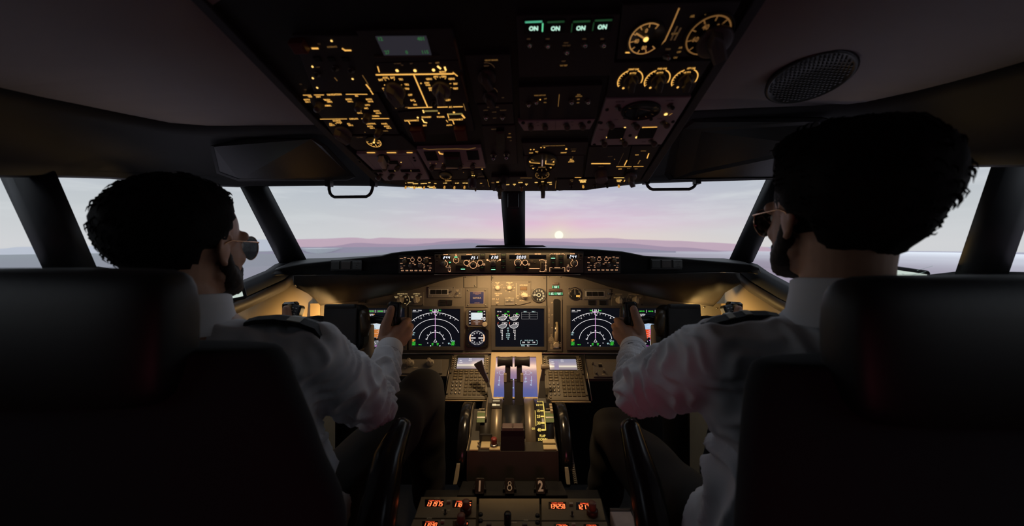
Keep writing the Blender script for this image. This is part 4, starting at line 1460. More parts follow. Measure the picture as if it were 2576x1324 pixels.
for lab, u0, u1, v0, v1, K, arcx, sg in (('display selector plate with two ivory knobs above the captain navigation display', 990, 1066, 735, 769.5, ((1008.5, 756), (1048, 754.5)), 1019, 1), ('display selector plate with two ivory knobs above the first officer displays', 1538, 1618, 736, 769.5, ((1556.5, 756), (1598, 756)), 1587, -1)):
 T = thing('display_select_panel', lab, 'control panel', MIP.hit((u0 + u1) / 2, 752), 'display selector plates')
 mb = MB(MIP.M0)
 plate(mb, MIP, u0, v0, u1, v1, 0, .004, PANEL, .001)
 mb.build('plate', T)
 mb = MB(MIP.M0)
 z = .0046
 LX = emat('backlight_selector', (.92, .66, .30), .55) if sg > 0 else LG
 main, low = (K[0], K[1]) if sg > 0 else (K[1], K[0])
 lt('MAIN PANEL DUs', main[0] + 4 * sg, v0 + 4.6, 2.7, mat=LX)
 lt('LOWER DU', low[0] + 0, v0 + 4.6, 2.7, mat=LX)
 lt('NORM', main[0], v0 + 9, 2, mat=LX)
 lt('NORM', low[0], v0 + 9, 2, mat=LX)
 lt('OUTBD', main[0] - 12 * sg, v0 + 12, 2, mat=LX)
 lt('PFD', main[0] - 12 * sg, v0 + 14.5, 2, mat=LX)
 for k, (t_, dv) in enumerate((('ENG', 11), ('PRI', 13.6), ('PFD', 20), ('MFD', 29))):
  lt(t_, main[0] + (12 if k < 2 else 16 if k == 2 else 11) * sg, v0 + dv, 2, mat=LX)
 lt('ENG', low[0] - 11 * sg, v0 + 12, 2, mat=LX)
 lt('PRI', low[0] - 11 * sg, v0 + 14.6, 2, mat=LX)
 lt('ND', low[0] + 11 * sg, v0 + 12, 2, mat=LX)
 lt('INBD', main[0] + 23 * sg, v0 + 24.5, 2, mat=LX)
 cx_ = main[0] + 2 * sg
 pline(mb, [(cx_ + sg * 20 * math.cos(math.radians(t)), 755 - 16 * math.sin(math.radians(t))) for t in range(-58, 50, 6)], .8, LX, z=z)
 for kx, ky in K:
  for a in (40, 90, 140):
   t = math.radians(a)
   pline(mb, [(kx + 9 * math.cos(t), ky - 8.5 * math.sin(t)), (kx + 11 * math.cos(t), ky - 10.5 * math.sin(t))], .6, LX, z=z)
 mb.build('lettering', T)
 for i, (kx, ky) in enumerate(K):
  knob(T, MIP, kx, ky, .0135, .024, KNOBW, .004, .25 if sg > 0 else 0)
 screws(T, MIP, [(u0 + 3, v0 + 3), (u1 - 3, v1 - 3)], .0022, .004, BLKS)
T = thing('toggle_guard', 'small dark block switch on the board above the captain primary display', 'switch', MIP.hit(913, 758))
push(T, MIP, 913, 758, 17, 8, 0, .012, BLK, name='guard')
# ---------------------------------------------------------------- glareshield
FY = 1.19
lip = [(684, 687, 1.10), (690, 680, 1.12), (706, 674, 1.145), (760, 664, 1.165), (860, 653.5, 1.175), (960, 644, 1.18), (985, 637, 1.18), (1010, 633.5, 1.18), (1080, 628, 1.18), (1200, 624.5, 1.18), (1290, 623, 1.18), (1400, 624.5, 1.18), (1500, 628, 1.18), (1565, 633, 1.18), (1592, 638, 1.18), (1618, 643.5, 1.18), (1720, 651, 1.175), (1830, 660.5, 1.165), (1886, 665, 1.145), (1908, 674, 1.12), (1913, 684, 1.10)]
low = [(690, 694, 1.11), (698, 693, 1.12), (715, 692.5, 1.145), (760, 692, 1.165), (860, 692, 1.175), (960, 692, 1.18), (985, 691, 1.18), (1010, 690.5, 1.18), (1080, 690.5, 1.18), (1200, 691, 1.18), (1290, 691.5, 1.18), (1400, 691.5, 1.18), (1500, 690.5, 1.18), (1565, 690, 1.18), (1592, 690, 1.18), (1618, 689.5, 1.18), (1720, 687, 1.175), (1830, 685, 1.165), (1886, 686, 1.145), (1902, 688, 1.12), (1908, 691, 1.11)]
back = [(684, 690, 1.12), (700, 674, 1.20), (740, 656, 1.34), (775, 650.5, 1.42), (860, 648, 1.46), (960, 642, 1.5), (985, 640, 1.52), (1010, 637, 1.54), (1080, 631, 1.58), (1200, 627, 1.62), (1290, 625, 1.64), (1400, 627, 1.62), (1500, 631, 1.58), (1565, 636, 1.54), (1592, 641, 1.52), (1618, 646, 1.5), (1720, 648, 1.46), (1820, 650, 1.42), (1858, 656, 1.34), (1902, 672, 1.20), (1914, 688, 1.12)]
A = [at(*p) for p in lip]
B = [at(*p) for p in low]
C = [at(*p) for p in back]
T = thing('glareshield', 'wide black glareshield coaming across the cockpit below the windscreen', 'glareshield', at(1288, 650, 1.2))
mb = MB()
mb.skin([C, [c.lerp(a, .5) + V((0, 0, .002)) for a, c in zip(A, C)], [c.lerp(a, .93) + V((0, 0, .001)) for a, c in zip(A, C)], A, [a + V((0, -.004, -.004)) for a in A], [a.lerp(b, .3) + V((0, .004, 0)) for a, b in zip(A, B)], [b + V((0, .003, .004)) for b in B], B, [b + V((0, .012, -.001)) for b in B]], GLARE)
mb.build('cover', T)
# underside hood, sinking towards the outer ends
hood = [(740, 716, 1.13), (748, 724, 1.15), (775, 738, 1.19), (792, 752, 1.24), (806, 768, 1.30), (860, 760.5, 1.325), (900, 757.5, 1.33), (985, 741, 1.335), (1060, 722, 1.345), (1115, 704, 1.35), (1160, 694, 1.355), (1290, 689, 1.36), (1420, 692, 1.355), (1470, 700, 1.35), (1530, 720, 1.345), (1600, 738, 1.34), (1690, 757, 1.33), (1740, 762, 1.325), (1794, 770, 1.30), (1812, 752, 1.24), (1824, 735, 1.19), (1850, 720, 1.15), (1864, 712, 1.13)]
hlip = [(735, 694, 1.13), (745, 693.5, 1.135), (770, 693, 1.14), (790, 693, 1.145), (806, 692.5, 1.15), (860, 692, 1.155), (900, 692, 1.16), (985, 691.5, 1.165), (1060, 691, 1.17), (1115, 691, 1.175), (1160, 691, 1.178), (1290, 691.5, 1.18), (1420, 691, 1.178), (1470, 690.5, 1.175), (1530, 690, 1.17), (1600, 689.5, 1.165), (1690, 688, 1.16), (1740, 687, 1.155), (1794, 686, 1.15), (1812, 686, 1.145), (1824, 686, 1.14), (1850, 687, 1.135), (1864, 687, 1.13)]
mb = MB()
H0 = [at(*p) + V((0, .006, -.001)) for p in hlip]
H1 = [at(*p) for p in hood]
mb.skin([H0, [a.lerp(b, .45) + V((0, 0, -.012 * min(1, abs(a.x) * 2))) for a, b in zip(H0, H1)], [a.lerp(b, .8) + V((0, 0, -.008 * min(1, abs(a.x) * 2))) for a, b in zip(H0, H1)], H1], HOOD)
mb.build('hood', T, solid=.004)
# the warm flood lamp strip under its front edge
mb = MB()
a, b = at(1130, 692, 1.185), at(1440, 692, 1.185)
c = V(((a.x + b.x) / 2, 1.225, EZ - .1105))
mb.box((0, 0, 0), (b.x - a.x, .022, .007), BLK, Matrix.Translation(c + V((0, .03, 0))), .001)
mb.box((0, 0, -.0038), ((b.x - a.x) * .92, .010, .001), emat('flood_lamp_diffuser', (1.0, .66, .30), 2), Matrix.Translation(c + V((0, .03, 0))))
mb.build('flood_lamp', T)
mb = MB()
mb.tube([at(u, 690.8, 1.178) for u in range(1092, 1475, 16)], .0016, METAL, 8)
mb.build('lower_bright_edge', T)
mb = MB()
mb.tube([at(u, v, 1.1775) for u, v in ((1092, 636), (1200, 632.6), (1290, 631.6), (1400, 632.4), (1468, 634))], .0014, BLKS, 8)
mb.build('upper_edge', T)
mb = MB()
P = [(1194, 622.5), (1200, 618), (1290, 616.6), (1366, 617.5), (1376, 621.5), (1290, 624)]
Q = [at(u, v, 1.50) for u, v in P]
mb.add(Q + [p + V((0, .05, 0)) for p in Q], [(0, 1, 2, 5), (5, 2, 3, 4), (1, 0, 6, 7), (2, 1, 7, 8), (3, 2, 8, 9), (4, 3, 9, 10), (6, 11, 8, 7), (11, 10, 9, 8)], POST, Matrix.Identity(4))
struct(mb, 'trim_7')
# warning annunciators in the glareshield ends
for lab, u, v, s_ in (('dark unlit warning panel in the glareshield, left of the captain small-knob panel', 872, 668, -1), ('dark unlit warning panel in the glareshield, right of the first officer small-knob panel', 1675, 665, 1)):
 T = thing('caution_annunciator', lab, 'annunciator', at(u, v, 1.18), 'glareshield warning panels')
 G = Plane(at(u, v, 1.172), V((0, .06, 1)), V((1, -.01 * s_, -.05 * s_)))
 mb = MB(G.M0)
 mb.box((0, 0, 0), (.105, .036, .008), BLK, ch=.001)
 mb.build('case', T)
 for k, (dx, dy, w_, c_) in enumerate(((-.036, 0, .030, BLKS), (.0, 0, .034, pmat('unlit_red_lens', (.03, .012, .010), .3, .1, 50)), (.038, .0, .034, pmat('unlit_black_lens', (.012, .012, .013), .25, .1, 50)))):
  mb = MB(G.M0)
  mb.box((dx, dy, .005), (w_ - .002, .026, .004), c_, ch=.001)
  for r in range(3):
   mb.text(('FLT CONT', 'IRS', 'FUEL') [r] if s_ < 0 else ('ANTI-ICE', 'HYD', 'DOORS')[r], dx, .008 - r * .008, .0035, .0072, pmat('faint_lettering', (.06, .05, .045), .6, .05, 60)) if k == 2 else None
  mb.build('light_cap', T)
# ---------------------------------------------------------------- mode control panel
MCPM = pmat('mode_panel_dark', (.075, .066, .052), .5, .06, 140)
T = thing('mode_control_panel', 'long autopilot panel with white digits 244 251 238 8000 in the glareshield centre', 'control panel', MCP.hit(1281, 662))
mb = MB(MCP.M0)
mb.prism(MCP.pts([(1093, 687), (1468, 686.5), (1468, 636), (1455, 635.5), (1290, 636.5), (1200, 637), (1110, 639), (1093, 640)], .004), -.003, .004, MCPM, ch=.001)
mb.build('plate', T)
Z = .0046
def mt(mb, t, u, v, h, mat=PEACH, al='c', sx=.85):
 ptxt(mb, t, u, v, h, mat, al, sx, MCP, Z)
def mring(mb, u, v, r, w_, a0=0, a1=360, mat=PEACH):
 pell(mb, u, v, r, r, w_, mat, a0, a1, 28, MCP, Z)
for u0, v0, u1, v1, t_, name in ((1109, 643, 1133, 653, '244', 'course_window'), (1160, 643, 1203, 653.5, '251', 'speed_window'), (1230, 642.5, 1254, 652, '238', 'heading_window'), (1281, 642, 1324, 652, '8000', 'altitude_window'), (1331, 642, 1374, 651.5, '', 'vertical_speed_window'), (1426, 641, 1451, 651, '244', 'course_window')):
 mb = MB(MCP.M0)
 mb.prism(quad(MCP, u0, v0, u1, v1, .0044), .003, .0043, SCRN)
 s_ = MCP.px(u0, v0)
 if t_:
  x, y = MCP.uv(u1 - 2.0, (v0 + v1) / 2 + .3, .0046)
  mb.seg(t_, x, y, 6.3 * s_, .0046, DIGW, MCP.M0, 'r', .98, .2, .19)
 mb.build(name, T)
mb = MB(MCP.M0)
for t_, u, v in (('COURSE', 1121, 640.7), ('IAS/MACH', 1180, 640.4), ('HEADING', 1241, 640.0), ('ALTITUDE', 1302, 639.6), ('VERT SPEED', 1353, 639.4), ('COURSE', 1440, 638.8)):
 mt(mb, t_, u, v, 2.5)
mt(mb, 'A/P ENGAGE', 1401, 639.3, 2.5)
mt(mb, 'A/T', 1147, 640, 2.2)
mt(mb, 'ARM', 1147, 643.3, 1.9)
mt(mb, 'OFF', 1147.5, 662, 2.0)
mt(mb, 'DISENGAGE', 1402, 673.8, 2.2)
pline(mb, [(1383, 641), (1386, 639), (1390, 639), (1390, 641)], .8, PEACH, MCP, Z)
pline(mb, [(1420.5, 641), (1418, 639), (1413, 639), (1413, 641)], .8, PEACH, MCP, Z)
pline(mb, [(1383, 683.5), (1383, 673.5), (1389, 673.5)], .9, PEACH, MCP, Z)
pline(mb, [(1421, 683.5), (1421, 673.5), (1415, 673.5)], .9, PEACH, MCP, Z)
# marks round the knobs
mring(mb, 1117.5, 664, 8.2, .9, -60, 75)
pline(mb, [(1121, 654.5), (1119.5, 658)], 1.1, PEACH, MCP, Z)
mring(mb, 1444.5, 662.5, 8.6, .9, 140, 240)
mring(mb, 1444.5, 662.5, 8.6, .9, -65, 60)
pline(mb, [(1439, 652), (1441, 657)], 1.1, PEACH, MCP, Z)
mring(mb, 1147.5, 655, 7, .9, 120, 240)
mring(mb, 1147.5, 655, 7, .9, -60, 60)
mring(mb, 1173.5, 661.5, 6.8, 1.0)
mring(mb, 1190.5, 667, 8.6, 1.0)
mring(mb, 1208, 661.5, 6.8, 1.0)
for L_ in ([(1190.5, 654), (1190.5, 658.5)], [(1174.5, 670.5), (1181.5, 669.3)], [(1206.5, 670.5), (1199.5, 669.3)], [(1181, 654), (1181, 657), (1178, 658)], [(1226, 654.5), (1233, 658)], [(1258, 654), (1251, 657.5)], [(1236.5, 654), (1238, 656)], [(1241, 653.5), (1241, 655)], [(1246.5, 654), (1245, 656)]):
 pline(mb, L_, 1.0, PEACH, MCP, Z)
for u, v in ((1226, 654.5), (1258, 654)):
 pell(mb, u, v, 1.2, 1.1, 2, PEACH, 0, 360, 10, MCP, Z)
mt(mb, 'C/O', 1173, 655.5, 2)
mt(mb, 'SPD', 1218, 664.3, 2.2)
mt(mb, 'INTV', 1218, 667.2, 2.0)
mt(mb, 'ALT', 1330.5, 664, 2.2)
mt(mb, 'INTV', 1331, 667, 2.0)
mring(mb, 1303, 661, 8.8, 1.2)
mring(mb, 1321, 661, 6.6, 1.1)
pline(mb, [(1332, 676), (1357, 676)], 1.1, PEACH, MCP, Z)
for L_ in ([(1357.5, 656.5), (1358, 654), (1368.5, 654), (1369, 656.5)], [(1358.5, 681.5), (1358.5, 684), (1368.5, 684), (1369.5, 681.5)], [(1363.5, 652.5), (1363.5, 654)]):
 pline(mb, L_, 1.1, PEACH, MCP, Z)
pline(mb, [(1373, 660), (1373, 679)], .8, PEACH, MCP, Z)
pline(mb, [(1370.5, 669), (1375.5, 669)], .8, PEACH, MCP, Z)
for v, d_ in ((661, -1), (677, 1)):
 mb.poly(MCP.pts([(1370.3, v), (1375.7, v), (1373, v + 3 * d_)], Z), Z, PEACH, MCP.M0)
mt(mb, 'DN', 1373, 656.5, 2.2)
mt(mb, 'UP', 1373, 682, 2.2)
mt(mb, 'F/D', 1131, 669.5, 2.0)
mt(mb, 'OFF', 1131.5, 684, 2.0)
mt(mb, 'F/D', 1429.5, 667.5, 2.0)
mt(mb, 'OFF', 1429.5, 683, 2.0)
pline(mb, [(1122, 674), (1127, 674)], .8, PEACHD, MCP, Z)
pline(mb, [(1434, 673), (1438, 673)], .8, PEACHD, MCP, Z)
mb.build('lettering', T)
for u, v, r, ht, st in ((1115.5, 664, 6.4, .016, 'cap'), (1190, 668, 6.6, .014, 'cap'), (1240.5, 662.5, 7.4, .018, 'cap'), (1302.5, 661.5, 6.6, .012, 'cap'), (1446, 663, 6.4, .016, 'cap')):
 knob(T, MCP, u, v, r * MCP.px(u, v), ht, KNOBG if u != 1190 else BLKS, .004, 0, st)
for u, v in ((1173.5, 661.5), (1208, 661.5), (1321, 661)):
 mb = MB(MCP.M(u, v, .004))
 mb.lathe([(5.4 * MCP.px(u, v), 0), (5.2 * MCP.px(u, v), .003), (4 * MCP.px(u, v), .0035)], BLKS, n=20)
 mb.build('round_button', T)
toggle(T, MCP, 1147.5, 656, .012, .004, -.3, pmat('lever_ivory', (.55, .42, .22), .4, .05, 60))
for u, v in ((1130.5, 677.5), (1429, 676)):
 mb = MB(MCP.M(u, v, .004))
 s_ = MCP.px(u, v)
 mb.box((0, 0, .0004), (6.5 * s_, 11 * s_, .0008), PEACHD)
 mb.box((0, 0, .002), (4.6 * s_, 8 * s_, .004), BLK, ch=.0006)
 mb.build('director_switch_guard', T)
 toggle(T, MCP, u, v - 1, .012, .006, -.4)
for u, v, name in ((1153, 674, ''), (1165, 674.5, 'N1'), (1213, 674.5, 'VNAV'), (1241, 675.5, 'HDG SEL'), (1214, 643, 'LVL CHG'), (1266.5, 643, 'VOR LOC'), (1266.5, 659, 'LNAV'), (1266.5, 674.5, 'APP'), (1303, 674.5, 'ALT HLD'), (1321, 674.5, 'V/S'), (1391, 647, 'CMD'), (1411, 647, 'CMD'), (1391, 662.5, 'CWS'), (1411, 662.5, 'CWS')):
 lit = name in ('N1', 'HDG SEL') or (name == 'CMD' and u < 1400)
 def face(m, a, ht, name=name, lit=lit):
  m.text(name, 0, 1.5 * a, 2.0 * a, ht + .0004, GRND if name not in ('LVL CHG', 'VOR LOC') else emat('annunciator_olive', (.35, .38, .14), .5), sx=.8)
  if lit:
   m.rect(0, -3.0 * a, 10.5 * a, 2.4 * a, ht + .0004, GRN)
   m.rect(0, -3.0 * a, 8.5 * a, 1.4 * a, ht + .0007, GRNW)
 push(T, MCP, u, v, 13, 13, .004, .003, BLKS, face, 'mode_button')
for u, v, w_ in ((1132, 660.3, 4.5), (1147, 647, 7.5)):
 mb = MB(MCP.M(u, v, .0044))
 a = MCP.px(u, v)
 mb.box((0, 0, 0), ((w_ + 1) * a, 3.6 * a, .001), BLK)
 mb.rect(0, 0, w_ * a, 2.6 * a, .0008, GRN)
 mb.build('green_indicator', T)
mb = MB(MCP.M(1363.3, 669, .012))
a = MCP.px(1363, 669)
K = MCP.M(1363.3, 669, .012) @ Matrix.Rotation(PI / 2, 4, 'Y')
mb.lathe([(11.5 * a, -3.4 * a), (12 * a, -3 * a), (12 * a, 3 * a), (11.5 * a, 3.4 * a)], pmat('wheel_brass_grey', (.40, .30, .17), .35, .1, 60), K, 30)
for i in range(30):
 t = 2 * PI * i / 30
 mb.box((12 * a, 0, 0), (1.0 * a, .7 * a, 6 * a), DKMARK, K @ Matrix.Rotation(t, 4, 'Z'))
mb.build('speed_wheel', T)
mb = MB(MCP.M(1402, 679.5, .004))
mb.box((0, 0, .003), (29 * a, 8 * a, .006), BLKS, ch=.001)
mb.box((0, 2 * a, .0062), (27 * a, 1.2 * a, .0006), KNOBG)
mb.build('disengage_bar', T)
for u, v in ((1100, 645.5), (1460.5, 644)):
 mb = MB(MCP.M(u, v, .004))
 mb.box((0, 0, .0015), (12 * a, 10 * a, .003), pmat('latch_olive', (.14, .115, .07), .45, .08, 80), ch=.0008)
 mb.cyl(2.6 * a, .003, .0042, WELL, n=14)
 mb.build('corner_latch', T)
for u, v in ((1099.5, 657), (1159.5, 661.5), (1284, 656.5), (1201, 679.5), (1345.5, 662), (1460.5, 654.5)):
 mb = MB(MCP.M(u, v, .004))
 mb.arc(1.6 * a, 2.2 * a, .0006, KNOBW, a0=.4, a1=2.7, n=10)
 mb.cyl(2.0 * a, 0, .0004, BLK, n=12)
 mb.build('lock_screw', T)
mb = MB(MCP.M(1338, 658, .004))
mb.cyl(3.6 * a, 0, .004, pmat('dull_bronze_cap', (.16, .12, .09), .4, .1, 60), n=18, ch=.001)
mb.build('light_sensor', T)
# ---------------------------------------------------------------- the two small-knob panels beside it
for lab, u0, u1, mir, s0 in (('dark display control panel of small knobs in the glareshield, left of the autopilot panel', 1003, 1092, False, 1), ('dark display control panel of small knobs in the glareshield, right of the autopilot panel', 1469, 1561, True, 1)):
 G = Plane(MCP.hit((u0 + u1) / 2, 666, 0), V((0, .06, 1)))
 T = thing('display_control_panel', lab, 'control panel', G.hit((u0 + u1) / 2, 666), 'small-knob display control panels')
 mb = MB(G.M0)
 mb.prism(quad(G, u0, 643.5, u1, 688, .003), -.003, .003, pmat('knob_panel_black', (.030, .027, .022), .5, .08, 120), ch=.001)
 mb.build('plate', T)
 Z2 = .0036
 mb = MB(G.M0)
 dy = -1.5 if mir else 0
 def X(u):
  return u if not mir else 1469 + (1092 - u) + 2
 def box_(u, v, w_, h=2.4, mat=PEACHD):
  ptxt(mb, {7: 'BARO', 6.5: 'MINS'}.get(w_, 'ADF'), X(u), v + dy, h, mat, 'c', .75, G, Z2)
 L_ = (('RADIO', 1010, 650.5), ('MINS', 1019, 648.5), ('BARO', 1028.5, 650.5), ('FPV', 1037.5, 647.8), ('MTRS', 1055, 647.8), ('BARO', 1073.5, 648), ('IN', 1067, 650), ('HPA', 1081.5, 650),
   ('VOR1', 1009.5, 663), ('APP', 1031, 662.5), ('VOR', 1039.5, 662.5), ('MAP', 1044, 666), ('20', 1054, 663), ('40', 1058.5, 662.3), ('80', 1063, 663.5), ('160', 1066.5, 666), ('320', 1067.5, 670), ('640', 1066.5, 674), ('VOR2', 1082.5, 662.5),
   ('ADF1', 1010.5, 674.8), ('ADF2', 1082.5, 674.5))
 for t_, u, v in L_:
  ptxt(mb, t_, X(u), v + dy, 2.3, PEACHD, 'c', .8, G, Z2)
 for i, t_ in enumerate(('WXR', 'STA', 'WPT', 'ARPT', 'DATA', 'POS', 'TERR')):
  u = 1012.3 + i * 11.3
  mb.rect(*G.uv(X(u), 681 + dy, Z2), 6.5 * a, 2.8 * a, Z2, PEACHD, G.M0)
  ptxt(mb, t_, X(u), 681 + dy, 1.8, pmat('legend_cutout', (.05, .03, .02), .6, .05, 50), 'c', .8, G, Z2 + .0004)
 for u, v in ((1037.5, 654), (1055.5, 653.8)):
  pell(mb, X(u), v + dy, 4.8, 4.2, .9, PEACHD, 0, 360, 22, G, Z2)
 for u in (1014.5, 1078.5):
  pline(mb, [(X(u), 669.2 + dy), (X(u + (4 if u < 1050 else -4)), 669.2 + dy)], .8, PEACHD, G, Z2)
 mb.build('lettering', T)
 for u, v, r in ((1019, 657.5, 5.5), (1072, 656, 6), (1034, 669, 5.2), (1058, 669, 5.2)):
  k_ = pmat('knob_olive_lit', (.20, .165, .085), .4, .1, 60)
  knob(T, G, X(u), v + dy, r * a, .016, k_ if v < 660 else KNOBG, .003, 0, 'cap')
 for u, v in ((1037.5, 654), (1055.5, 653.8)):
  mb = MB(G.M(X(u), v + dy, .003))
  mb.cyl(3.4 * a, 0, .003, BLKS, n=16, ch=.0006)
  mb.build('round_button', T)
 for u, v in ((1011.5, 669.5), (1082.5, 669)):
  toggle(T, G, X(u), v + dy, .011, .003, .15, CHROME, None, .0017)
 for i in range(7):
  push(T, G, X(1012.3 + i * 11.3), 681 + dy, 7.6, 4.2, .0022, .001, BLKS, name='option_button')
# ---------------------------------------------------------------- lower ledge: knob plates, keyboards units, lower display
T = thing('lower_ledge', 'dark forward console ledge carrying the keyboard units under the main displays', 'console', CDP.hit(1290, 950))
mb = MB(CDP.M0)
mb.prism(CDP.pts([(1124, 1010), (1226, 1010), (1226, 980), (1374, 980), (1374, 1011), (1478, 1012), (1470, 893), (1130, 893)]), -.014, -.003, pmat('ledge_dark', (.030, .026, .021), .5, .1, 80))
mb.build('ledge_body', T)
mb = MB()
mb.tube([CDP.hit(1116, 1008.5, .0), CDP.hit(1236, 1008.5, .0)], .0022, pmat('ledge_edge_brass', (.50, .38, .22), .35, .08, 80), 8)
mb.tube([CDP.hit(1369, 1012, .0), CDP.hit(1486, 1012, .0)], .0022, pmat('ledge_edge_brass', (.5, .38, .22)), 8)
mb.tube([CDP.hit(1470, 893, .0), CDP.hit(1489, 1009, .0)], .0018, METAL, 8)
mb.tube([CDP.hit(1136, 893, .0), CDP.hit(1120, 985, .0)], .0012, METAL, 8)
mb.build('edge_strip', T)
mb = MB(CDP.M0)
mb.prism(CDP.pts([(800, 945), (1122, 945), (1135, 893), (800, 893)]), -.02, -.004, PANEL)
mb.build('side_ledge', T)
mb = MB(CDP.M0)
mb.prism(CDP.pts([(1472, 952), (1780, 952), (1780, 893), (1462, 893)]), -.02, -.004, PANEL)
mb.build('side_ledge', T)
mb = MB(CDP.M0)
mb.prism(CDP.pts([(800, 902), (1780, 902), (1780, 893), (800, 893)]), -.01, -.0028, BLK)
mb.build('dark_gap', T)
T = thing('floodlight_knob_panel', 'grey knob plate on the ledge above the knee of the captain', 'control panel', CDP.hit(1060, 920), 'knob plates on the lower ledge')
mb = MB(CDP.M0)
plate(mb, CDP, 1005, 906, 1112, 940, -.004, .001, PANEL2)
mb.build('plate', T)
for u, v in ((1033, 916), (1083, 915)):
 knob(T, CDP, u, v, .0135, .024, KNOBW, .001, .7)
mb = MB(CDP.M0)
z = .0016
for t_, u, v in (('BACKGROUND', 1031, 908.5), ('AFDS FLOOD', 1082, 908.5), ('OFF', 1019, 925), ('BRIGHT', 1046, 925)):
 ptxt(mb, t_, u, v, 2.6, LG, 'c', .85, CDP, z)
mb.build('lettering', T)
T = thing('heater_switch_panel', 'grey plate with two small toggles on the ledge, right of the first officer keyboard unit', 'control panel', CDP.hit(1510, 925), 'knob plates on the lower ledge')
mb = MB(CDP.M0)
mb.prism(CDP.pts([(1494, 949), (1560, 949), (1556, 911), (1490, 911)]), -.0035, .002, PANEL2, ch=.001)
mb.build('plate', T)
push(T, CDP, 1510, 921, 9, 7, .002, .002, BLKS, name='indicator')
for u, v in ((1499, 940), (1490, 915), (1519, 936)):
 toggle(T, CDP, u, v, .014, .002, .3, METAL)
mb = MB(CDP.M0)
for t_, u, v in (('FOOT', 1510, 915), ('AIR', 1519, 929), ('MAX', 1518, 942)):
 ptxt(mb, t_, u, v, 2.4, LG, 'c', .85, CDP, .0026)
mb.build('lettering', T)
KEYM = pmat('key_dark_olive', (.075, .058, .030), .45, .1, 80)
UNITM = pmat('keyboard_unit_grey', (.125, .105, .075), .5, .06, 120)
CDS = gradient_screen('keyboard_unit_screen', [(0.0, (.30, .24, .30)), (.22, (.45, .38, .36)), (.30, (.98, .90, .72)), (.36, (.95, .80, .66)), (.42, (.52, .44, .48)), (.7, (.34, .32, .42)), (1.0, (.30, .30, .42))], 'Y', s=.85)
proto = {}
def keyunit(lab, TL, TR, BR, BL, first):
 """A keyboard and display unit; every key is a part."""
 T = thing('control_display_unit', lab, 'keyboard unit', CDP.hit((TL[0] + BR[0]) / 2, 950), 'keyboard units')
 def Q(s, t):
  """unit coordinates: s 0..1 across, t 0..1 downwards"""
  a0, a1 = CDP.uv(*TL, .004), CDP.uv(*TR, .004)
  b0, b1 = CDP.uv(*BL, .004), CDP.uv(*BR, .004)
  x0 = (a0[0] + b0[0]) / 2
  x1 = (a1[0] + b1[0]) / 2
  y0, y1 = (a0[1] + a1[1]) / 2, (b0[1] + b1[1]) / 2
  return (x0 + (x1 - x0) * s, y0 + (y1 - y0) * t)
 W = abs(Q(1, 0)[0] - Q(0, 0)[0])
 Hh = abs(Q(0, 0)[1] - Q(0, 1)[1])
 mb = MB(CDP.M0)
 c = Q(.5, .5)
 mb.prism([Q(0, 1), Q(.0, .55), Q(0, .02), Q(.03, 0), Q(.97, 0), Q(1, .02), Q(1, .55), Q(1, 1), Q(.95, 1.0), Q(.05, 1)], -.0025, .004, UNITM, ch=.0015)
 mb.prism([Q(.06, .975), Q(.94, .975), Q(.94, .36), Q(.06, .36)], .003, .0052, UNITM, ch=.0008)
 mb.build('case', T)
 mb = MB(CDP.M0)
 mb.prism([Q(.13, .36), Q(.87, .36), Q(.87, .035), Q(.84, .02), Q(.16, .02), Q(.13, .035)], .003, .0044, WELL)
 mb.build('screen_recess', T)
 mb = MB(CDP.M0)
 mb.poly([Q(.17, .345), Q(.85, .345), Q(.85, .09), Q(.17, .09)], .0048, CDS)
 for t_, s, t in (('MENU', .5, .115), ('<FMC', .25, .155), ('<ACT>', .5, .155), ('<DLNK', .26, .20)):
  mb.text(t_, *Q(s, t), .0032, .0052, SW)
 if first:
  mb.poly([Q(.29, .345), Q(.40, .345), Q(.40, .14), Q(.29, .14)], .0050, emat('screen_violet', (.32, .28, .42), .8))
 mb.build('screen', T)
 mb = MB(CDP.M0)
 for i in range(6):
  t = .115 + i * .045
  for s0, s1 in ((.095, .155), (.905, .845)):
   mb.line([Q(s0, t - .012), Q(s1, t + .012)], .0012, .0048, CREAMD)
 mb.build('line_marks', T)
 def key(kind, s, t, w_, h_, txt=None, rd=False, mat=KEYM):
  kk = (kind, round(w_, 3), round(h_, 3))
  if kk not in proto:
   m = MB()
   if rd:
    m.lathe([(w_ * W / 2, 0), (w_ * W / 2, .0022), (w_ * W * .38, .003)], KNOBG, n=16)
   else:
    m.box((0, 0, .0014), (w_ * W, h_ * Hh, .0028), mat, ch=.0007)
    if kind == 'function_key':
     m.rect(0, 0, w_ * W * .8, h_ * Hh * .72, .0030, pmat('key_face_legend', (.20, .16, .10), .5, .08, 80))
     m.rect(0, 0, w_ * W * .72, h_ * Hh * .55, .0032, KEYM)
    if kind == 'line_key':
     m.rect(0, 0, w_ * W * .7, h_ * Hh * .4, .0030, LG)
   proto[kk] = (m, None)
  m = proto[kk][0]
  mm = MB()
  Tm = CDP.M0 @ Matrix.Translation((*Q(s, t), .0052 if t > .36 else .004))
  mm.v = [Tm @ p for p in m.v]
  mm.f, mm.mi, mm.sm, mm.mats = list(m.f), list(m.mi), list(m.sm), list(m.mats)
  if txt:
   mm.text(txt, 0, 0, h_ * Hh * (.5 if rd else .36), .0034, LG if rd else pmat('key_lettering', (.40, .32, .20), .5, .05, 50), Tm)
  mm.build(kind, T)
 for i in range(6):
  for s in (.055, .945):
   key('line_key', s, .115 + i * .045, .05, .028)
 F1 = ('INIT', 'RTE', 'CLB', 'CRZ', 'DES', 'BRT')
 F2 = ('MENU', 'LEGS', 'DEP', 'HOLD', 'PROG', 'EXEC')
 for i in range(6):
  if i < 5:
   key('function_key', .17 + i * .132, .40, .105, .04, F1[i])
  key('function_key', .17 + i * .132, .452, .105, .04, F2[i])
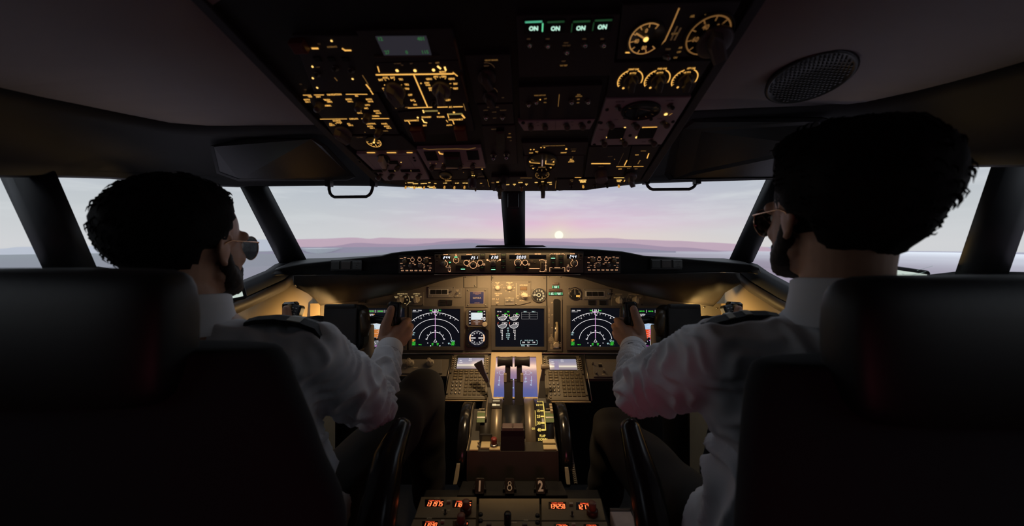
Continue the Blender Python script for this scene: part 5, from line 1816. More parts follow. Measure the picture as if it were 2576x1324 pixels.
 for i, t_ in enumerate(('N1', 'FIX', 'PREV', 'NEXT')):
  key('function_key', .17 + (i % 2) * .132, .51 + (i // 2) * .062, .105, .045, t_)
 for i, t_ in enumerate('123456789.0-'):
  key('number_key', .135 + (i % 3) * .095, .655 + (i // 3) * .075, .062, .05, t_, True)
 for i in range(30):
  key('letter_key', .465 + (i % 5) * .107, .525 + (i // 5) * .075, .085, .052, 'ABCDEFGHIJKLMNOPQRSTUVWXYZ /-+'[i] if i < 26 else None)
 screws(T, CDP, [], .003)
 for s, t in ((.035, .03), (.965, .03), (.035, .45), (.965, .45), (.03, .9), (.97, .9)):
  mb = MB(CDP.M0 @ Matrix.Translation((*Q(s, t), .004)))
  mb.lathe([(.0034, 0), (.0032, .0012), (.001, .0018)], WELL, n=10)
  mb.box((0, 0, .0019), (.006, .0012, .0006), BLK)
  mb.build('fastener', T)
keyunit('keyboard unit with lit screen on the captain side, left of the thrust levers', (1138, 892), (1233, 892), (1225, 1005), (1119, 1004), False)
keyunit('keyboard unit with lit screen on the first officer side, right of the thrust levers', (1364, 894), (1463, 896), (1481, 1010), (1371, 1006), True)
LDS = gradient_screen('lower_display_screen', [(0.0, (.10, .14, .42)), (.25, (.15, .16, .42)), (.5, (.30, .20, .38)), (.75, (.40, .27, .38)), (1.0, (.42, .30, .42))], 'Y', noise_amt=.12, s=.75)
T = thing('lower_display', 'lower centre display glowing blue and violet in a gold-toned frame behind the thrust levers', 'display', CDP.hit(1297, 950))
mb = MB(CDP.M0)
FRM = pmat('display_frame_gold_grey', (.42, .33, .21), .45, .06, 160, metal=.3)
O = CDP.pts([(1230, 1003), (1368, 1003), (1363, 886.5), (1236, 886.5)], .006)
I = CDP.pts([(1241, 999), (1353, 999), (1348.5, 898), (1248, 898)], .006)
mb.add([(*p, -.0025) for p in O] + [(*p, .006) for p in O] + [(*p, .006) for p in I] + [(*p, .001) for p in I], [(i, (i + 1) % 4, 4 + (i + 1) % 4, 4 + i) for i in range(4)] + [(4 + i, 4 + (i + 1) % 4, 8 + (i + 1) % 4, 8 + i) for i in range(4)] + [(8 + i, 8 + (i + 1) % 4, 12 + (i + 1) % 4, 12 + i) for i in range(4)], FRM)
mb.build('frame', T)
mb = MB(CDP.M0)
z = .0015
mb.poly(CDP.pts([(1241, 999), (1353, 999), (1348.5, 898), (1248, 898)], z), z, LDS)
z2 = z + .0006
for u, r0 in ((1262, 6), (1317, 6), (1328.5, 6)):
 pell(mb, u, 938, r0, 5.2, .8, emat('screen_soft_white', (.55, .52, .66), .9), 0, 360, 26, CDP, z2)
SWB = emat('screen_pale_blue', (.42, .60, .82), 1.0)
for u, v0, v1 in ((1256, 947, 967), (1323, 947, 957), (1337, 947, 967)):
 pline(mb, [(u, v0), (u - .8, v1)], .9, SWB, CDP, z2)
 pline(mb, [(u - 2, (v0 + v1) / 2), (u + 1.5, (v0 + v1) / 2)], 1.3, SWB, CDP, z2)
for t_, u, v in (('PSI', 1254.5, 969), ('QTY', 1322.5, 961), ('PSI', 1335.5, 969), ('A', 1251, 938.5), ('B', 1337, 938.5), ('80', 1291, 976), ('98', 1291, 955)):
 ptxt(mb, t_, u, v, 3, SWB, 'c', .8, CDP, z2)
mb.build('screen', T)
# ---------------------------------------------------------------- throttle quadrant
AX = E(0.005, 1.09, -.62)
RR = .1125
TQM = pmat('quadrant_dark_metal', (.030, .026, .022), .5, .1, 100)
TQS = pmat('quadrant_satin_metal', (.30, .25, .18), .38, .08, 160, metal=.6)
T = thing('throttle_quadrant', 'throttle quadrant drum with two T-handled thrust levers on the centre pedestal', 'throttle quadrant', E(.005, 1.05, -.78))
def drum(x0, x1, r, mat, a0=58, a1=158, z=0.0, n=36):
 """Part of the drum: a curved plate from x0 to x1 (front angle a0 to rear angle a1, measured up from straight ahead)."""
 mb_ = MB()
 rows = []
 for x in (x0, x1):
  rows.append([AX + V((x, math.cos(math.radians(a0 + (a1 - a0) * i / n)) * r, math.sin(math.radians(a0 + (a1 - a0) * i / n)) * r)) for i in range(n + 1)])
 inner = [[AX + (p - AX) * 1 - V((0, 0, 0)) + (V((p.x, AX.y, AX.z)) - p).normalized() * .012 for p in rw] for rw in rows]
 mb_.skin([inner[0], rows[0], rows[1], inner[1]], mat)
 return mb_
drum(-.068, -.036, RR, TQS).build('drum_plate', T)
drum(.034, .064, RR, TQS).build('drum_plate', T)
drum(-.036, .034, RR - .004, BLK, 58, 150).build('lever_slot_plate', T)
drum(-.100, -.068, RR - .006, TQM).build('drum_plate', T)
drum(.064, .118, RR - .002, BLKS).build('flap_scale_plate', T)
# housing body below: an octagonal box with an aft shelf
mb = MB()
x0, x1 = -.120, .124
prof = [(1.13, -.56), (1.09, -.53), (.99, -.575), (.945, -.577), (.935, -.66), (.93, -.80), (1.13, -.80)]
rows = [[E(x, y, z) for y, z in prof] for x in (x0, x1)]
mb.skin(rows, TQM, smooth=False, closed=False)
k = len(prof)
mb.add(rows[0] + rows[1], [tuple(range(k)), tuple(range(2 * k - 1, k - 1, -1)), (0, k, 2 * k - 1, k - 1)], TQM, Matrix.Identity(4))
mb.build('housing', T)
for x in (-.122, .126):
 mb = MB()
 rows = []
 for dx in (-.002, .002):
  P = [E(x + dx, 1.14, -.55)] + [AX + V((x + dx - AX.x, math.cos(math.radians(t)) * (RR - .012), math.sin(math.radians(t)) * (RR - .012))) for t in range(60, 151, 6)] + [E(x + dx, .985, -.572), E(x + dx, .942, -.574), E(x + dx, .93, -.66), E(x + dx, .93, -.80), E(x + dx, 1.14, -.80)]
  rows.append(P)
 mb.skin(rows, TQM, smooth=False)
 n_ = len(rows[0])
 mb.add(rows[0] + rows[1], [tuple(range(n_)), tuple(range(2 * n_ - 1, n_ - 1, -1))], TQM, Matrix.Identity(4))
 mb.build('side_plate', T)
 mb = MB()
 s_ = -1 if x < 0 else 1
 mb.tube([p + V((s_ * .001, 0, .0)) for p in rows[0][1:-3]], .0016, TQS, 6)
 mb.build('bright_rim', T)
# curved fins beside the scales
for x, a0, a1 in ((-.083, 62, 128), (.122, 62, 80)):
 mb = MB()
 mb.tube([AX + V((x, math.cos(math.radians(t)) * (RR + .004), math.sin(math.radians(t)) * (RR + .004))) for t in range(a0, a1, 5)], .0032, TQS, 8)
 mb.build('fin', T)
def dm(x, ang, h=.0):
 """Frame lying on the drum at angle ang: X across, Y towards the front, Z outwards."""
 t = math.radians(ang)
 n_ = V((0, math.cos(t), math.sin(t)))
 y_ = V((0, math.sin(t), -math.cos(t)))
 o = AX + V((x, 0, 0)) + n_ * (RR + h)
 return Matrix(((1, y_.x, n_.x, o.x), (0, y_.y, n_.y, o.y), (0, y_.z, n_.z, o.z), (0, 0, 0, 1)))
# flap scale with lit figures
mb = MB()
def ang_at(v):
 """drum angle whose surface shows at picture row v"""
 lo, hi = 66.0, 160.0
 for _ in range(40):
  m_ = (lo + hi) / 2
  t = math.radians(m_)
  if VH - FPX * (AX.z - EZ + RR * math.sin(t)) / (AX.y + RR * math.cos(t)) < v:
   lo = m_
  else:
   hi = m_
 return lo
for vv, t_ in ((1005.5, '1'), (1011, '2'), (1020, '10'), (1034.5, '15'), (1048.5, '25'), (1065, '30'), (1082, '40')):
 ang = ang_at(vv)
 M = dm(.0, ang, .001)
 mb.text(t_, .080, 0, .0085, 0, YELL, M, 'r')
 mb.rect(.0865, 0, .010, .0045, 0, YELL, M)
M = dm(0, ang_at(1101), .001)
mb.text('FLAP', .084, .004, .0065, 0, YELL, M)
mb.text('DOWN', .084, -.005, .0065, 0, YELL, M)
for a in range(80, int(ang_at(1086)), 3):
 M = dm(.0935, a, .0012)
 mb.rect(0, 0, .0026, RR * math.radians(3.4), 0, YELL, M)
for a in range(int(ang_at(1036)), int(ang_at(1073)), 3):
 M = dm(.066, a, .0012)
 mb.rect(0, 0, .0016, RR * math.radians(3.4), 0, YELL, M)
mb.text('GO', .058, 0, .005, 0, YELL, dm(.0, ang_at(1079), .001))
mb.build('flap_scale', T)
# trim indicators: green band under a clear window, either side
for x in (-.098, .108):
 mb = MB()
 a_t, a_b = ang_at(1038), ang_at(1062)
 for i in range(8):
  a = a_t + (a_b - a_t) * i / 7
  M = dm(x, a, .0025)
  mb.rect(0, 0, .024, RR * math.radians((a_b - a_t) / 6), 0, TRIMG, M)
 for a in (ang_at(1039), ang_at(1052)):
  mb.rect(0, 0, .024, .0035, .0005, METAL, dm(x, a, .003))
 mb.text('STAB TRIM', 0, 0, .0045, .001, pmat('trim_lettering', (.5, .42, .3), .5, .05, 50), dm(x, ang_at(1031), .002), sx=.55)
 mb.build('trim_indicator', T)
mb = MB()
for vv, w_, dx in ((1007.5, .020, 0), (1012.5, .022, 0), (1022, .012, -.006), (1022.5, .020, .002)):
 mb.rect(-.055 + dx, 0, w_, .005 if w_ > .015 else .009, 0, CREAML, dm(0, ang_at(vv), .0045))
mb.box((-.053, 0, 0), (.032, .044, .004), TQM, dm(0, ang_at(1017), .001), .001)
mb.build('speed_brake_scale', T)
# shelf plates at the rear, cut-out switch and horn button
CRM = pmat('shelf_plate_cream', (.62, .50, .28), .5, .07, 60)
for name, c, d in (('shelf_plate', (-.106, .967, -.5735), (.024, .044, .004)), ('shelf_plate', (-.075, .972, -.5735), (.026, .034, .004)), ('shelf_plate', (-.048, .953, -.5735), (.030, .014, .004)), ('shelf_plate', (.106, .982, -.571), (.036, .018, .004)), ('shelf_plate', (.106, .958, -.5735), (.036, .020, .004))):
 mb = MB()
 mb.box(c, d, CRM, Matrix.Translation(EYE), .0008)
 mb.build(name, T)
mb = MB(Matrix.Translation(E(-.051, .962, -.572)))
mb.lathe([(.0115, 0), (.0115, .004), (.0085, .007)], METAL, n=20)
mb.lathe([(.0085, .006), (.0085, .020), (.0075, .0225), (.003, .0232)], REDK, n=20)
mb.build('red_horn_button', T)
toggle(T, Plane(E(-.092, .960, -.5715), V((0, 1, 0))), 0, 0, .016) if False else None
mb = MB(Matrix.Translation(E(-.094, .957, -.572)))
mb.cyl(.004, 0, .003, SCREWM, n=8)
mb.lathe([(.0018, .002), (.0026, .012), (.002, .014)], METAL, n=10)
mb.build('trim_switch', T)
mb = MB()
mb.box((-.075, .985, -.562), (.036, .004, .022), pmat('smoked_guard', (.04, .04, .042), .2, .1, 50), Matrix.Translation(EYE), .001)
mb.build('switch_guard', T)
mb = MB(Matrix.Translation(EYE))
mb.box((.002, .957, -.588), (.066, .020, .140), BLK, ch=.002)
mb.box((-.013, .957, -.515), (.029, .024, .010), pmat('fuel_lever_mauve', (.13, .09, .085), .4, .1, 60), ch=.0025)
mb.box((.017, .957, -.515), (.029, .024, .010), pmat('fuel_lever_mauve', (.13, .09, .085)), ch=.0025)
mb.build('engine_start_levers', T)
# thrust levers
BLV = pmat('thrust_lever_black', (.020, .017, .016), .5, .12, 90)
for s_, u in ((-1, 1279), (1, 1305)):
 x = (u - U0) / FPX * 1.10
 mb = MB()
 top = E(x, 1.125, -.402)
 low_ = E(x, 1.075, -.515)
 kne = E(x, 1.115, -.438)
 w_ = .0125
 def slab(pts, hw, mat, th=.010):
  m = MB()
  rows = []
  for p, h_ in zip(pts, hw):
   rows.append([p + V((-h_, -th / 2, 0)), p + V((h_, -th / 2, 0)), p + V((h_, th / 2, 0)), p + V((-h_, th / 2, 0))])
  m.skin(rows, mat, smooth=False, closed=True, caps=True)
  return m
 lv = slab([E(x, 1.115, -.446), E(x, 1.100, -.478), E(x, 1.085, -.512), E(x, 1.08, -.56)], [.0145, .0135, .0135, .0135], BLV, .014).build('thrust_lever', T, bevel=.0012)
 g = slab([E(x + s_ * .0022, 1.125, -.402), E(x + s_ * .0022, 1.120, -.428), E(x + s_ * .0022, 1.114, -.450)], [.0085, .0085, .0085], BLV, .018)
 gh = g.build('lever_neck', lv, bevel=.001)
 mb = MB(Matrix.Translation(E(x - s_ * -.0105, 1.110, -.4365)))
 mb.box((0, 0, 0), (.009, .014, .026), pmat('lever_side_plate', (.40, .33, .24), .45, .08, 80), ch=.001)
 mb.build('side_switch', lv)
 mb = MB()
 gx0, gx1 = (x - .036, x + .0135) if s_ < 0 else (x - .0135, x + .036)
 n_ = 12
 P = [V((gx0 + (gx1 - gx0) * i / n_, 1.118, EZ - .388 + .0)) for i in range(n_ + 1)]
 R_ = [.0175 - .0045 * math.sin(PI * min(1, max(0, (i / n_)))) for i in range(n_ + 1)]
 mb.tube(P, R_, BLV, 20, sx=.72)
 mb.build('grip', lv, bevel=.002)
# speed brake lever, flap lever
mb = MB()
x = -.072
P = [E(-.066, 1.075, -.55), E(-.068, 1.10, -.515), E(-.077, 1.135, -.478), E(-.086, 1.145, -.455)]
rows = [[p + V((-h_, -.004, 0)), p + V((h_, -.004, 0)), p + V((h_, .004, 0)), p + V((-h_, .004, 0))] for p, h_ in zip(P, (.007, .007, .005, .004))]
mb.skin(rows, TQM, smooth=False, closed=True, caps=True)
sb_ = mb.build('speed_brake_lever', T)
mb = MB()
a_, b_2 = E(-.082, 1.142, -.463), E(-.115, 1.150, -.402)
rows = [[p + V((-h_ * .85, -.006, -h_ * .45)), p + V((h_ * .85, -.006, h_ * .45)), p + V((h_ * .85, .006, h_ * .45)), p + V((-h_ * .85, .006, -h_ * .45))] for p, h_ in ((a_, .006), (a_.lerp(b_2, .5), .0085), (b_2, .0155))]
mb.skin(rows, BLKS, smooth=False, closed=True, caps=True)
mb.build('speed_brake_handle', sb_, bevel=.0015)
mb = MB()
P = [E(.092, 1.04, -.545), E(.098, 1.07, -.53), E(.097, 1.105, -.500), E(.100, 1.130, -.455), E(.105, 1.135, -.418)]
rows = [[p + V((-h_, -.005, 0)), p + V((h_, -.005, 0)), p + V((h_, .005, 0)), p + V((-h_, .005, 0))] for p, h_ in zip(P, (.012, .015, .0125, .008, .0045))]
mb.skin(rows, TQM, smooth=False, closed=True, caps=True)
fl_ = mb.build('flap_lever', T, bevel=.001)
mb = MB()
mb.tube([E(.096, 1.133, -.411), E(.123, 1.133, -.411)], .0085, pmat('flap_handle_grey', (.26, .21, .15), .4, .08, 80), 14, sx=.8)
mb.build('flap_handle', fl_, bevel=.0015)
mb = MB()
for i, v in enumerate((1005, 1013, 1022)):
 mb.box((.121, 1.07 - i * .014, -.512 - .002 * i), (.008, .011, .014), pmat('detent_cream', (.52, .42, .26), .5, .06, 60), Matrix.Translation(EYE), .001)
mb.build('flap_detents', T)
# trim wheels
for s_, x0, x1 in ((-1, -.163, -.133), (1, .136, .166)):
 mb = MB()
 K = Matrix.Translation(AX + V((0, -.015, -.008))) @ Matrix.Rotation(PI / 2, 4, 'Y')
 mb.lathe([(.085, x0), (.112, x0), (.116, x0 + .003), (.116, x1 - .003), (.112, x1), (.085, x1)], GLOSS, K, 48, cap=False)
 mb.lathe([(.086, x0 + .004), (.0, x0 + .006)], BLK, K, 32, cap=False)
 mb.lathe([(.086, x1 - .004), (.0, x1 - .006)], BLK, K, 32, cap=False)
 tw_ = mb.build('trim_wheel', T)
 mb = MB()
 for k in range(5):
  M = K @ Matrix.Rotation(math.radians(180 + 40 + (k - 2) * 3.2), 4, 'Z')
  mb.box((-.1163, 0, (x0 + x1) / 2 + (k - 2) * .004), (.0006, .004, .0024), WHITE, K @ Matrix.Rotation(math.radians(-58), 4, 'Z'))
 mb.build('wheel_mark', tw_)
# ---------------------------------------------------------------- aft pedestal, fire handles, radios
PP = Plane(E(0, .85, -.655), V((0, 1, 0)))
T = thing('pedestal', 'dark centre pedestal body between the two seats under the radio panels', 'pedestal', E(0, .8, -1.2))
mb = MB()
mb.box((0, .665, -.935), (.470, .530, .53), BLK, Matrix.Translation(EYE), .004)
mb.build('pedestal_body', T)
T = thing('fire_control_panel', 'black fire handle panel with handles marked 1 and 2, just aft of the throttle quadrant', 'control panel', PP.hit(1284, 1225))
mb = MB(PP.M0)
mb.prism(PP.pts([(1150, 1251), (1428, 1251), (1412, 1214), (1164, 1214)]), -.012, .004, BLKS, ch=.001)
mb.build('plate', T)
for u, t_ in ((1207, '1'), (1282, None), (1359.5, '2')):
 h = .012
 mb = MB(PP.M(u, 1232, .004))
 mb.prism([(-.018, -.012), (.018, -.012), (.014, .016), (-.014, .016)], 0, .012, BLK, ch=.003)
 hb = mb.build('fire_handle', T)
 K = PP.M(u, 1223, .022) @ Matrix.Rotation(math.radians(55), 4, 'X')
 mb = MB(K)
 mb.prism(rrect(0, 0, .0235, .034, .003), -.005, .005, pmat('handle_lens_smoked', (.030, .022, .020), .2, .1, 60), ch=.001)
 if t_:
  mb.text(t_, 0, .0,   .022, .0056, pmat('handle_figure', (.85, .76, .70), .4, .05, 60), sx=.9, bold=True)
 else:
  mb.arc(.0045, .0065, .0056, pmat('handle_figure', (.55, .48, .44)), n=18, c=(0, -.004))
  mb.arc(.0030, .0045, .0056, pmat('handle_figure', (.55, .48, .44)), n=14, c=(0, .0055))
 mb.rect(0, -.0150, .021, .0026, .0056, METAL)
 mb.build('handle_face', hb)
RAD = pmat('radio_panel_olive_grey', (.25, .195, .115), .5, .07, 110)
def radio(lab, u0, u1, v0, v1, L1, L2, knob_u=None, row=0):
 T = thing('radio_panel', lab, 'radio', PP.hit((u0[0] + u1[0]) / 2, (v0 + v1) / 2), 'radio panels with red digits')
 mb = MB(PP.M0)
 P = PP.pts([(u0[0], v1), (u1[0], v1), (u1[1], v0), (u0[1], v0)], .006) if isinstance(u0, tuple) else None
 mb.prism(P, -.012, .006, RAD, ch=.0012)
 mb.build('plate', T)
 for (wu0, wu1, wv0, wv1, t_) in (L1, L2):
  mb = MB(PP.M0)
  mb.prism(quad(PP, wu0, wv0, wu1, wv1, .0066), .005, .0065, SCRN)
  s_ = PP.px(wu0, wv0)
  x, y = PP.uv((wu0 + wu1) / 2, wv0 + (wv1 - wv0) * .62, .007)
  a_ = (PP.uv(wu0, wv0)[1] - PP.uv(wu0, wv1)[1])
  mb.seg(t_, x, y, a_ * .56, .007, LEDR, PP.M0, 'c', .92 * (wu1 - wu0) * s_ / (a_ * .56) / (len(t_) + .3), .06, .11, .55 * (wu1 - wu0) * s_ / (a_ * .56) / (len(t_) + .3))
  x, y = PP.uv((wu0 + wu1) / 2, wv0 + (wv1 - wv0) * .16, .007)
  mb.text('COMM ACTIVE', x, y, a_ * .13, .007, LEDD, PP.M0, sx=1.0)
  mb.build('frequency_window', T)
 return T
T = radio('radio panel showing red 131975, front one on the captain side of the pedestal', (1042, 1060), (1198, 1199), 1250, 1304, (1069, 1117, 1257, 1275, '131975'), (1138, 1188, 1259, 1277, '118005'))
def radio_bits(T, sw, kn, tg, txt):
 if sw:
  push(T, PP, *sw, 9, 6, .006, .006, KNOBW, name='transfer_button')
 if kn:
  mb = MB(PP.M(*kn, .006))
  mb.lathe([(.0135, 0), (.0135, .010), (.0115, .012)], pmat('tuning_knob_dark_red', (.10, .03, .015), .4, .1, 60), n=20)
  mb.lathe([(.0092, .012), (.0090, .026), (.008, .028), (.002, .0285)], pmat('tuning_knob_rust', (.30, .13, .09), .4, .1, 60), n=20)
  mb.build('tuning_knob', T)
 if tg:
  toggle(T, PP, *tg, .012, .006, .2, BLKS)
 mb = MB(PP.M0)
 for t_, u, v in txt:
  ptxt(mb, t_, u, v, 3, LG, 'c', .9, PP, .0066)
 mb.build('lettering', T)
radio_bits(T, (1128.5, 1266), (1172, 1290), (1120.5, 1292), (('ACTIVE', 1099, 1254), ('COMM TEST', 1122, 1284)))
T = radio('radio panel showing red 134250, front one on the first officer side of the pedestal', (1362, 1362), (1524, 1512), 1254, 1310, (1380, 1424, 1263, 1281, '134250'), (1449, 1500, 1264, 1283, '121710'))
radio_bits(T, (1436.5, 1272), (1490, 1294), (1439, 1298), ())
T = radio('radio panel showing red 11030, second one on the captain side at the picture edge', (1018, 1040), (1196, 1198), 1306, 1362, (1062, 1102, 1311, 1326, '11030'), (1139, 1178, 1311, 1326, '10970'))
radio_bits(T, (1113.5, 1316), (1160, 1326), None, (('ACTIVE', 1080, 1304.5),))
T = radio('second radio panel on the first officer side, cut by the picture edge', (1362, 1362), (1540, 1526), 1312, 1368, (1393, 1431, 1318, 1334, '11030'), (1468, 1506, 1319, 1335, '11050'))
radio_bits(T, (1443, 1324), None, None, ())
T = thing('cargo_fire_panel', 'blank olive-grey centre panel with a black knob between the radio panels', 'control panel', PP.hit(1280, 1290))
mb = MB(PP.M0)
mb.prism(PP.pts([(1203, 1370), (1359, 1370), (1357, 1254), (1205, 1254)], .006), -.012, .006, RAD, ch=.0012)
mb.build('plate', T)
mb = MB(PP.M0)
mb.box((*PP.uv(1281, 1311, .006), .0055), (.145, .0015, .002), WELL)
for t_, u, v in (('CARGO', 1293, 1315), ('V/LNC', 1323, 1309)):
 ptxt(mb, t_, u, v, 3, LG, 'c', .9, PP, .0068)
mb.build('lettering', T)
mb = MB(PP.M(1277, 1318, .006))
mb.lathe([(.0085, 0), (.0085, .022), (.0075, .0245), (.002, .025)], BLKS, n=18)
mb.build('black_knob', T)
for u in (1230, 1320):
 push(T, PP, u, 1322, 12, 7, .006, .004, KNOBG)
for T_, L_ in ((T, [(1209, 1296), (1209, 1312), (1352, 1299), (1352, 1316)]),):
 for u, v in L_:
  mb = MB(PP.M(u, v, .006))
  mb.lathe([(.0055, 0), (.005, .003), (.0015, .004)], BLK, n=12)
  mb.build('fastener', T_)
# loose small things beside the pedestal
T = thing('latch_lever', 'flat pale metal latch lever standing left of the fire handle panel', 'lever', E(-.155, .93, -.66))
mb = MB()
P = [E(-.155, .925, -.655), E(-.152, .935, -.64), E(-.1495, .95, -.615)]
rows = [[p + V((-h_, 0, 0)), p + V((h_, 0, 0)), p + V((h_, .004, 0)), p + V((-h_, .004, 0))] for p, h_ in zip(P, (.005, .006, .005))]
mb.skin(rows, pmat('latch_grey', (.30, .26, .19), .4, .1, 60), smooth=False, closed=True, caps=True)
mb.build('blade', T, bevel=.001)
T = thing('latch_lever', 'flat pale metal latch lever standing right of the fire handle panel', 'lever', E(.155, .93, -.66))
mb = MB()
P = [E(.153, .925, -.655), E(.152, .935, -.64), E(.151, .945, -.622)]
rows = [[p + V((-h_, 0, 0)), p + V((h_, 0, 0)), p + V((h_, .004, 0)), p + V((-h_, .004, 0))] for p, h_ in zip(P, (.005, .006, .005))]
mb.skin(rows, pmat('latch_grey', (.30, .26, .19)), smooth=False, closed=True, caps=True)
mb.build('blade', T, bevel=.001)
mb = MB()
P = []
for i in range(180):
 t = i / 179
 P.append(E(.176 - .008 * t + .004 * math.cos(i * .9), .94 + .07 * t + .0, -.665 + .085 * t + .004 * math.sin(i * .9)))
mb.tube(P, .0016, CORDM, 6)
tag(mb.build('coiled_cord'), 'coiled grey handset cord rising beside the throttle quadrant on the right', 'cord')
T = thing('step_box', 'worn brown-grey box with a bright metal edge right of the radio panels', 'box', E(.26, .72, -.75))
mb = MB()
mb.box((.262, .74, -.9235), (.050, .17, .553), CONC, Matrix.Translation(EYE), .002)
mb.build('box_body', T)
mb = MB()
mb.box((.262, .826, -.645), (.050, .004, .006), METAL, Matrix.Translation(EYE), .001)
mb.build('metal_edge', T)
# ---------------------------------------------------------------- overhead panel
OH = Plane(at(1290, 472, .90), -V((.045, 1, -.48)), V((1, -.02, .01)))
T = thing('overhead_panel', 'large dark overhead panel frame filled with switch plates above the windscreen', 'overhead panel', OH.hit(1290, 260))
mb = MB(OH.M0)
out = OH.pts([(470, -12), (790, 300), (945, 456), (966, 464), (1000, 469), (1060, 474), (1115, 478.5), (1190, 481.5), (1260, 482.5), (1400, 482.5), (1475, 482), (1530, 474), (1560, 470), (1585, 464), (1610, 461), (1628, 452), (1735, 288), (1940, -12)])
mb.prism(out, -.06, -.004, pmat('overhead_frame', (.016, .016, .018), .5, .1, 80))
mb.prism(OH.pts([(466, -20), (498, -20), (800, 300), (962, 452), (945, 458), (786, 306)], 0), -.05, .004, pmat('overhead_side_rail', (.034, .034, .040), .55, .1, 80), ch=.001)
mb.prism(OH.pts([(1936, -20), (1905, -20), (1722, 280), (1612, 452), (1628, 456), (1741, 283)], 0), -.05, .004, pmat('overhead_side_rail', (.034, .034, .040)), ch=.001)
mb.build('frame', T)
ZO = .0008
class Mod:
 """One screwed plate of the overhead panel, with its legends and controls."""
 def __init__(s, name, lab, quad_, mat=None, cat='switch panel', group='overhead switch plates', h=.004):
  c = [sum(p[i] for p in quad_) / 4 for i in (0, 1)]
  s.T = thing(name, lab, cat, OH.hit(*c), group)
  s.h = h
  mb = MB(OH.M0)
  mb.prism(OH.pts(quad_, h), -.0036, h, mat or OHP, ch=.0008)
  mb.build('plate', s.T)
  s.L = MB(OH.M0)
 def t(s, txt, u, v, h=3.0, mat=None, al='c', sx=.85):
  """h in millimetres"""
  x, y = OH.uv(u, v, s.h + ZO)
  s.L.text(txt, x, y, h * .001, s.h + ZO, mat or AMB, OH.M0, al, sx)
 def l(s, P, w=1.0, mat=None):
  s.L.line(OH.pts(P, s.h + ZO), w * .001, s.h + ZO, mat or AMB, OH.M0)
 def ring(s, u, v, r, w, a0, a1, mat=None):
  x, y = OH.uv(u, v, s.h + ZO)
  s.L.arc((r - w / 2) * .001, (r + w / 2) * .001, s.h + ZO, mat or AMB, OH.M0, math.radians(a0), math.radians(a1), 30, c=(x, y))
 def dot(s, u, v, r=1.2, mat=None):
  s.ring(u, v, r / 2, r, 0, 360, mat or AMB2)
 def tick(s, u, v, r, angs, mat=None, L=2.5, w=.9):
  x, y = OH.uv(u, v, s.h + ZO)
  for a in angs:
   c, d = math.cos(math.radians(a)), math.sin(math.radians(a))
   s.L.line([(x + r * .001 * c, y + r * .001 * d), (x + (r + L) * .001 * c, y + (r + L) * .001 * d)], w * .001, s.h + ZO, mat or AMB, OH.M0)
 def done(s):
  if s.L.v:
   s.L.build('lettering', s.T)
 def knob(s, u, v, r=.012, ht=.022, mat=None, ang=0, style='bar'):
  return knob(s.T, OH, u, v, r, ht, mat or KNOBG, s.h, ang, style)
 def sw(s, u, v, L=.016, mat=None, tilt=-.35, r=.0026):
  return toggle(s.T, OH, u, v, L, s.h, tilt, mat or CHROME, None, r)
 def paddle(s, u, v, L=.026, mat=None, tilt=-.6):
  """the translucent bulb-tipped switches"""
  M = OH.M(u, v, s.h)
  mb = MB(M)
  mb.cyl(.0062, 0, .002, SCREWM, n=6)
  K = M @ Matrix.Rotation(tilt, 4, 'X')
  mb.lathe([(.0030, 0), (.0036, L * .35), (.0058, L * .62), (.0060, L * .88), (.0040, L), (.001, L * 1.02)], mat or KNOBT, K, 14)
  return mb.build('paddle_switch', s.T)
 def lamp(s, u, v, w_, d_, mat, txt=None):
  mb = MB(OH.M(u, v, s.h))
  mb.box((0, 0, .0012), (w_ * .001, d_ * .001, .0024), mat, ch=.0005)
  if txt:
   mb.text(txt, 0, 0, d_ * .0004, .0028, AMBD, sx=.8)
  return mb.build('indicator_light', s.T)
 def dial(s, u, v, r, marks=AMB, needle=None, nums=(), a=(200, 340)):
  mb = MB(OH.M(u, v, s.h))
  r *= .001
  mb.lathe([(r * 1.03, 0), (r * 1.03, .003), (r * 1.0, .004), (r * .98, .002), (0, .002)], BLKS, n=36, cap=False)
  mb.arc(r * .84, r * .90, .0026, marks, a0=math.radians(a[0]), a1=math.radians(a[1]))
  n = 8
  for i in range(n + 1):
   t = math.radians(a[0] + (a[1] - a[0]) * i / n)
   mb.line([(r * .68 * math.cos(t), r * .68 * math.sin(t)), (r * .88 * math.cos(t), r * .88 * math.sin(t))], r * .05, .0027, marks)
  for i, tx in enumerate(nums):
   t = math.radians(a[0] + (a[1] - a[0]) * (i + .5) / len(nums))
   mb.text(tx, r * .5 * math.cos(t), r * .5 * math.sin(t), r * .22, .0028, marks)
  if needle is not None:
   t = math.radians(needle)
   mb.line([(0, 0), (r * .7 * math.cos(t), r * .7 * math.sin(t))], r * .09, .0032, marks)
   mb.arc(0, r * .14, .0034, AMB2, n=14)
  return mb.build('dial', s.T)
# ---- first column: flight controls, navigation, fuel
m = Mod('flight_control_panel', 'nearly unlit plate with red guard, upper left corner of the overhead panel', [(735, 90), (905, 90), (985, 232), (790, 232)][::1])
for u, v in ((834, 103), (787, 122), (873, 126)):
 pass
m.dot(834, 103, 1.6)
m.t('FLT', 803, 111, 2.2, AMBV)
m.l([(786, 122), (799, 122)], 2.6)
m.l([(862, 123), (868, 127), (882, 127)], 2.2)
m.t('ALTERNATE', 835, 118, 2.4, AMBD)
m.t('LOW', 800, 169, 2.2, AMBV)
for u, v in ((786, 168), (787, 197), (887, 199), (798, 221)):
 m.dot(u, v, 1.7)
m.t('ON', 756, 212, 2.2, AMBV)
m.t('OFF', 768, 226, 2.2, AMBV)
m.l([(842, 196), (848, 203)], 1.2, AMBD)
m.l([(922, 214), (930, 224)], 2.6)
m.l([(932, 228), (938, 237)], 2.0)
m.l([(912, 190), (926, 212)], 1.0, AMBD)
